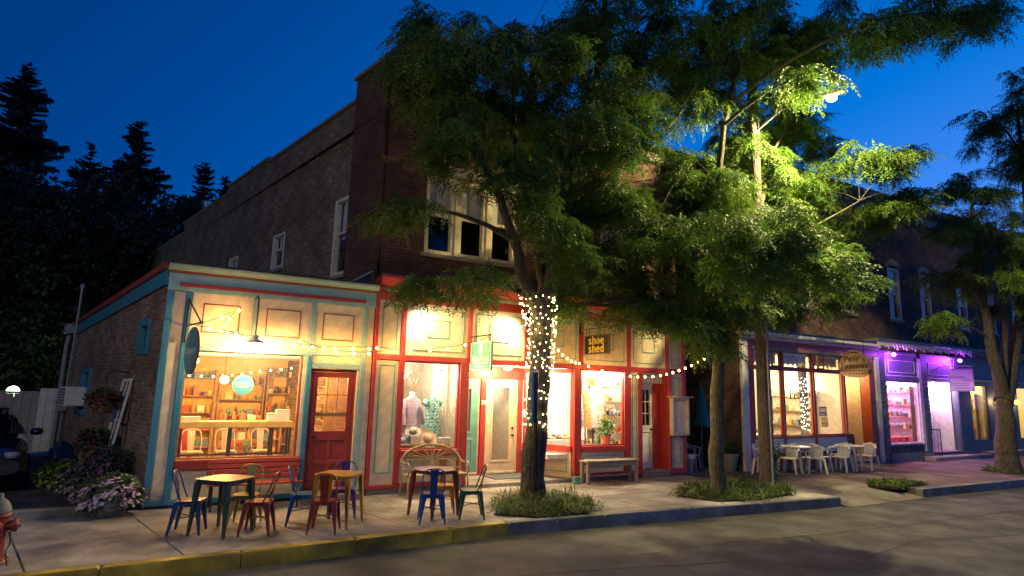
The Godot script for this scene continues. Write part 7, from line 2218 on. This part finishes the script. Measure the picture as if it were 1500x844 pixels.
	for q in [[9.50, Color(0.10, 0.42, 0.48), Color(0.6, 0.75, 0.75), "teal patterned scarf dress hanging leftmost in the shoe shop"], [9.78, Color(0.75, 0.26, 0.10), Color(0.85, 0.6, 0.2), "orange patterned dress hanging in the shoe shop"], [10.06, Color(0.6, 0.55, 0.62), Color(0.8, 0.78, 0.75), "pale grey dress hanging in the shoe shop"], [10.32, Color(0.72, 0.68, 0.45), Color(0.8, 0.8, 0.7), "cream yellow dress hanging rightmost in the shoe shop"]]:
		gi += 1
		garment("hanging_dress", q[3], "dress", Vector3(q[0], 2.18, -0.66 - 0.04 * gi), q[1], q[2], 0.95, false, "dresses hanging in the shoe shop")
	o = thing("potted_plant", "bushy plant in a terracotta pot inside the shoe shop window", "potted plant", Vector3(10.15, 0.65, -0.35))
	part("pot", mb().lathe(Vector3.ZERO, [Vector2(0.001, 0.16), Vector2(0.08, 0.16), Vector2(0.115, 0.36), Vector2(0.13, 0.365), Vector2(0.13, 0.41), Vector2(0.11, 0.41), Vector2(0.1, 0.37), Vector2(0.001, 0.36)], 18), plain("terracotta", Color(0.55, 0.16, 0.05), 0.8), o)
	part("saucer", mb().lathe(Vector3.ZERO, [Vector2(0.001, 0), Vector2(0.12, 0.0), Vector2(0.12, 0.155), Vector2(0.001, 0.155)], 16), mats["white_plaster"], o)
	var xf := []
	for k in 34: xf.append(Transform3D(Basis(Vector3.UP, rng.randf() * TAU), Vector3(rng.randf_range(-0.1, 0.1), 0.42 + rng.randf() * 0.42, rng.randf_range(-0.1, 0.1))))
	many("foliage", leaf_clump(12, 0.07, 0.09, 19), leafy("plant_leaf", Color(0.12, 0.28, 0.05), 0.5), o, xf, xf.map(func(_t): return Color(1, 1, 1)))
	o = thing("display_ledge", "white display ledge inside the shoe shop windows", "ledge", Vector3(9.0, 0.65, -0.95))
	part("top", mb().bb(-0.55, 0.9, 0.24, 0.28, -0.22, 0.22, 0.006), mats["white_plaster"], o)
	part("panel", mb().bb(-0.5, 0.85, 0.0, 0.239, -0.18, 0.18), mats["white_plaster"], o)
	var pi := 0
	for q in [[8.62, Color(0.25, 0.05, 0.05), "maroon"], [8.80, Color(0.5, 0.4, 0.3), "tan"], [8.98, Color(0.03, 0.03, 0.03), "black"], [9.16, Color(0.3, 0.25, 0.2), "brown"], [9.34, Color(0.7, 0.35, 0.05), "orange"]]:
		o = thing("shoe_pair", "pair of %s shoes on the white display ledge" % q[2], "shoes", Vector3(q[0], 0.935, -0.9), 0.5)
		for s in [-1, 1]:
			var b := mb(Vector3(s * 0.05, 0, 0))
			b.tube([Vector3(0, 0.03, 0.13), Vector3(0, 0.035, 0.05), Vector3(0, 0.045, -0.05), Vector3(0, 0.05, -0.11)], [0.02, 0.036, 0.035, 0.03], 9, true, 0.9)
			b.tube([Vector3(0, 0.04, -0.07), Vector3(0, 0.11, -0.08)], [0.034, 0.032], 9)
			part("shoe", b, plain("shoe%d" % pi, q[1], 0.4), o)
		pi += 1
	# restaurant
	for q in [[16.3, -2.0, "left"], [17.9, -2.6, "middle"], [19.5, -1.6, "right"]]:
		ceiling_lamp("%s white globe lamp in the restaurant" % q[2], Vector3(q[0], 2.55, q[1]), 0.9, Color(1.0, 0.88, 0.66), 3.0, 0.16, 5.0)
	o = thing("bar_counter", "pale bar counter inside the restaurant", "counter", Vector3(16.9, 0.1, -3.9))
	part("front_panel", mb().bb(-1.4, 1.4, 0, 1.05, -0.25, 0.25, 0.01), mats["white_plaster"], o)
	part("counter_top", mb().bb(-1.5, 1.5, 1.051, 1.1, -0.32, 0.32, 0.01), mats["timber"], o)
	part("menu_board", mb().bb(-1.3, 1.2, 2.0, 2.6, -1.95, -1.9, 0.01), paint("menu_yellow", Color(0.75, 0.62, 0.3), 0.6), o)
	o = thing("inner_column", "brown tree trunk column inside the restaurant window", "column", Vector3(19.1, 0.1, -0.9))
	part("shaft", mb().tube([Vector3(0, 0, 0), Vector3(0.04, 1.2, 0), Vector3(0, 3.3, 0)], [0.16, 0.13, 0.14], 10), mats["mossy_bark"], o)
	part("base", mb().lathe(Vector3.ZERO, [Vector2(0.22, 0), Vector2(0.22, 0.1), Vector2(0.17, 0.14)], 12), mats["timber"], o)
	var col := []
	for k in 90:
		var f := k / 89.0
		col.append(Vector3(18.72 + 0.12 * cos(f * 60.0), 1.05 + 1.75 * f, -0.6 + 0.12 * sin(f * 60.0)))
	light_string("fairy_lights", "column of white fairy lights in the restaurant's right window", col, 0.1, 0.0, 0.010, glow("fairy_white", Color(1.0, 0.95, 0.8), 14.0), 0.2, WHITE, 40, 0.002)
	for q in [[15.9, 2.3, Color(0.6, 0.15, 0.02), "orange poster hanging in the restaurant's left window"], [17.5, 1.5, Color(0.12, 0.22, 0.5), "blue poster hanging in the restaurant's middle window"], [19.55, 1.7, Color(0.10, 0.16, 0.3), "blue notice inside the restaurant's last window"], [19.6, 1.35, Color(0.55, 0.45, 0.05), "yellow notice inside the restaurant's last window"]]:
		o = thing("poster", q[3], "poster", Vector3(q[0], q[1], -0.5 if q[0] > 19.0 else -0.95 - 0.2 * (q[0] - 16.0)))
		part("sheet", mb().bb(-0.2, 0.2, -0.16, 0.16, -0.008, 0.004), plain("poster%s" % q[3], q[2], 0.8), o)
		part("print", mb().bb(-0.15, 0.15, -0.02, 0.10, 0.0041, 0.006).bb(-0.15, 0.1, -0.12, -0.08, 0.0041, 0.006), mats["paper"], o)
	for q in [[16.2, -1.3], [17.6, -1.4], [18.3, -2.2]]:
		o = thing("dining_table", "cloth covered dining table %s in the restaurant" % ["left of the middle window bar", "right of the middle window bar", "farther back"][[16.2, 17.6, 18.3].find(q[0])], "table", Vector3(q[0], 0.1, q[1]))
		part("cloth", mb().bb(-0.42, 0.42, 0.55, 0.78, -0.42, 0.42, 0.02), mats["white_plaster"], o)
		part("pedestal", mb().tube([Vector3(0, 0, 0), Vector3(0, 0.55, 0)], [0.05], 8), mats["black_metal"], o)
		part("napkin_holder", mb().bb(-0.08, 0.08, 0.781, 0.9, -0.05, 0.05, 0.01), mats["slate_paint"], o)
	ceiling_lamp("globe lamp in the restaurant doorway", Vector3(20.8, 2.95, -0.8), 0.55, WARM, 1.3, 0.09)
	# violet shop window
	ceiling_lamp("left pink white globe lamp in the violet shop window", Vector3(23.0, 2.7, -0.9), 0.25, Color(1.0, 0.62, 0.90), 2.6, 0.08, 8.0)
	ceiling_lamp("right pink white globe lamp in the violet shop window", Vector3(24.2, 2.7, -1.0), 0.25, Color(1.0, 0.62, 0.90), 2.6, 0.08, 8.0)
	garment("hanging_dress", "red and white bunting top hanging in the violet shop", "dress", Vector3(23.2, 2.6, -0.7), Color(0.7, 0.05, 0.08), Color(0.85, 0.8, 0.8), 0.5, true)
	garment("dressed_mannequin", "mannequin in a violet dress in the violet shop window", "mannequin", Vector3(23.1, 1.75, -0.9), Color(0.2, 0.1, 0.5), Color(0.4, 0.3, 0.75), 0.8, false)
	for q in [[23.5, "left red gift box in the violet shop window"], [23.85, "middle red gift box in the violet shop window"], [24.3, "right red gift box in the violet shop window"]]:
		o = thing("red_box", q[1], "box", Vector3(q[0], 0.56, -0.45))
		part("carton", mb().bb(-0.14, 0.14, 0, 0.24, -0.12, 0.12, 0.008), mats["red_paint"], o)
		part("ribbon", mb().bb(-0.02, 0.02, 0.241, 0.25, -0.121, 0.121).bb(-0.141, 0.141, 0.2505, 0.256, -0.02, 0.02), mats["white_plaster"], o)
	ceiling_lamp("white globe lamp in the violet doorway", Vector3(27.0, 2.6, -0.6), 0.25, Color(1.0, 0.80, 0.98), 1.6, 0.07)
	shelves("shelf unit on the violet shop's right wall", "in the violet shop", Vector3(24.68, 0.56, -0.95), -PI / 2, 1.4, 2.1, 5, 8, 7, "goods in the violet shop")
	shelves("wall shelves on the shoe shop's right wall", "on the right in the shoe shop", Vector3(10.80, 0.65, -1.1), -PI / 2, 1.5, 1.9, 5, 7, 8, "goods on the right in the shoe shop")
	shelves("bottle shelves behind the restaurant's bar", "behind the restaurant's bar", Vector3(17.0, 0.1, -5.7), 0.0, 2.6, 2.3, 5, 10, 9, "goods behind the restaurant's bar")
	shelves("shelf unit on the restaurant's right wall by the window", "on the restaurant's right wall", Vector3(19.84, 0.1, -1.9), -PI / 2, 1.8, 2.3, 5, 7, 11, "goods on the restaurant's right wall")
	shelves("shelf unit standing mid room in the restaurant", "in the middle of the restaurant", Vector3(18.1, 0.1, -3.0), -PI / 2, 1.6, 2.0, 5, 7, 12, "goods in the middle of the restaurant")
	shelves("shelf unit in the far shop's first window", "in the far shop's first window", Vector3(29.95, 0.5, -0.95), -PI / 2, 1.1, 2.0, 5, 5, 10, "goods in the far shop")
	# far shop windows
	ceiling_lamp("globe lamp in the far shop's first window", Vector3(29.3, 2.65, -0.8), 0.25, Color(1.0, 0.85, 0.5), 2.2, 0.08)
	ceiling_lamp("globe lamp in the far shop's second window", Vector3(34.0, 2.65, -0.8), 0.25, Color(1.0, 0.85, 0.5), 3.0, 0.08)
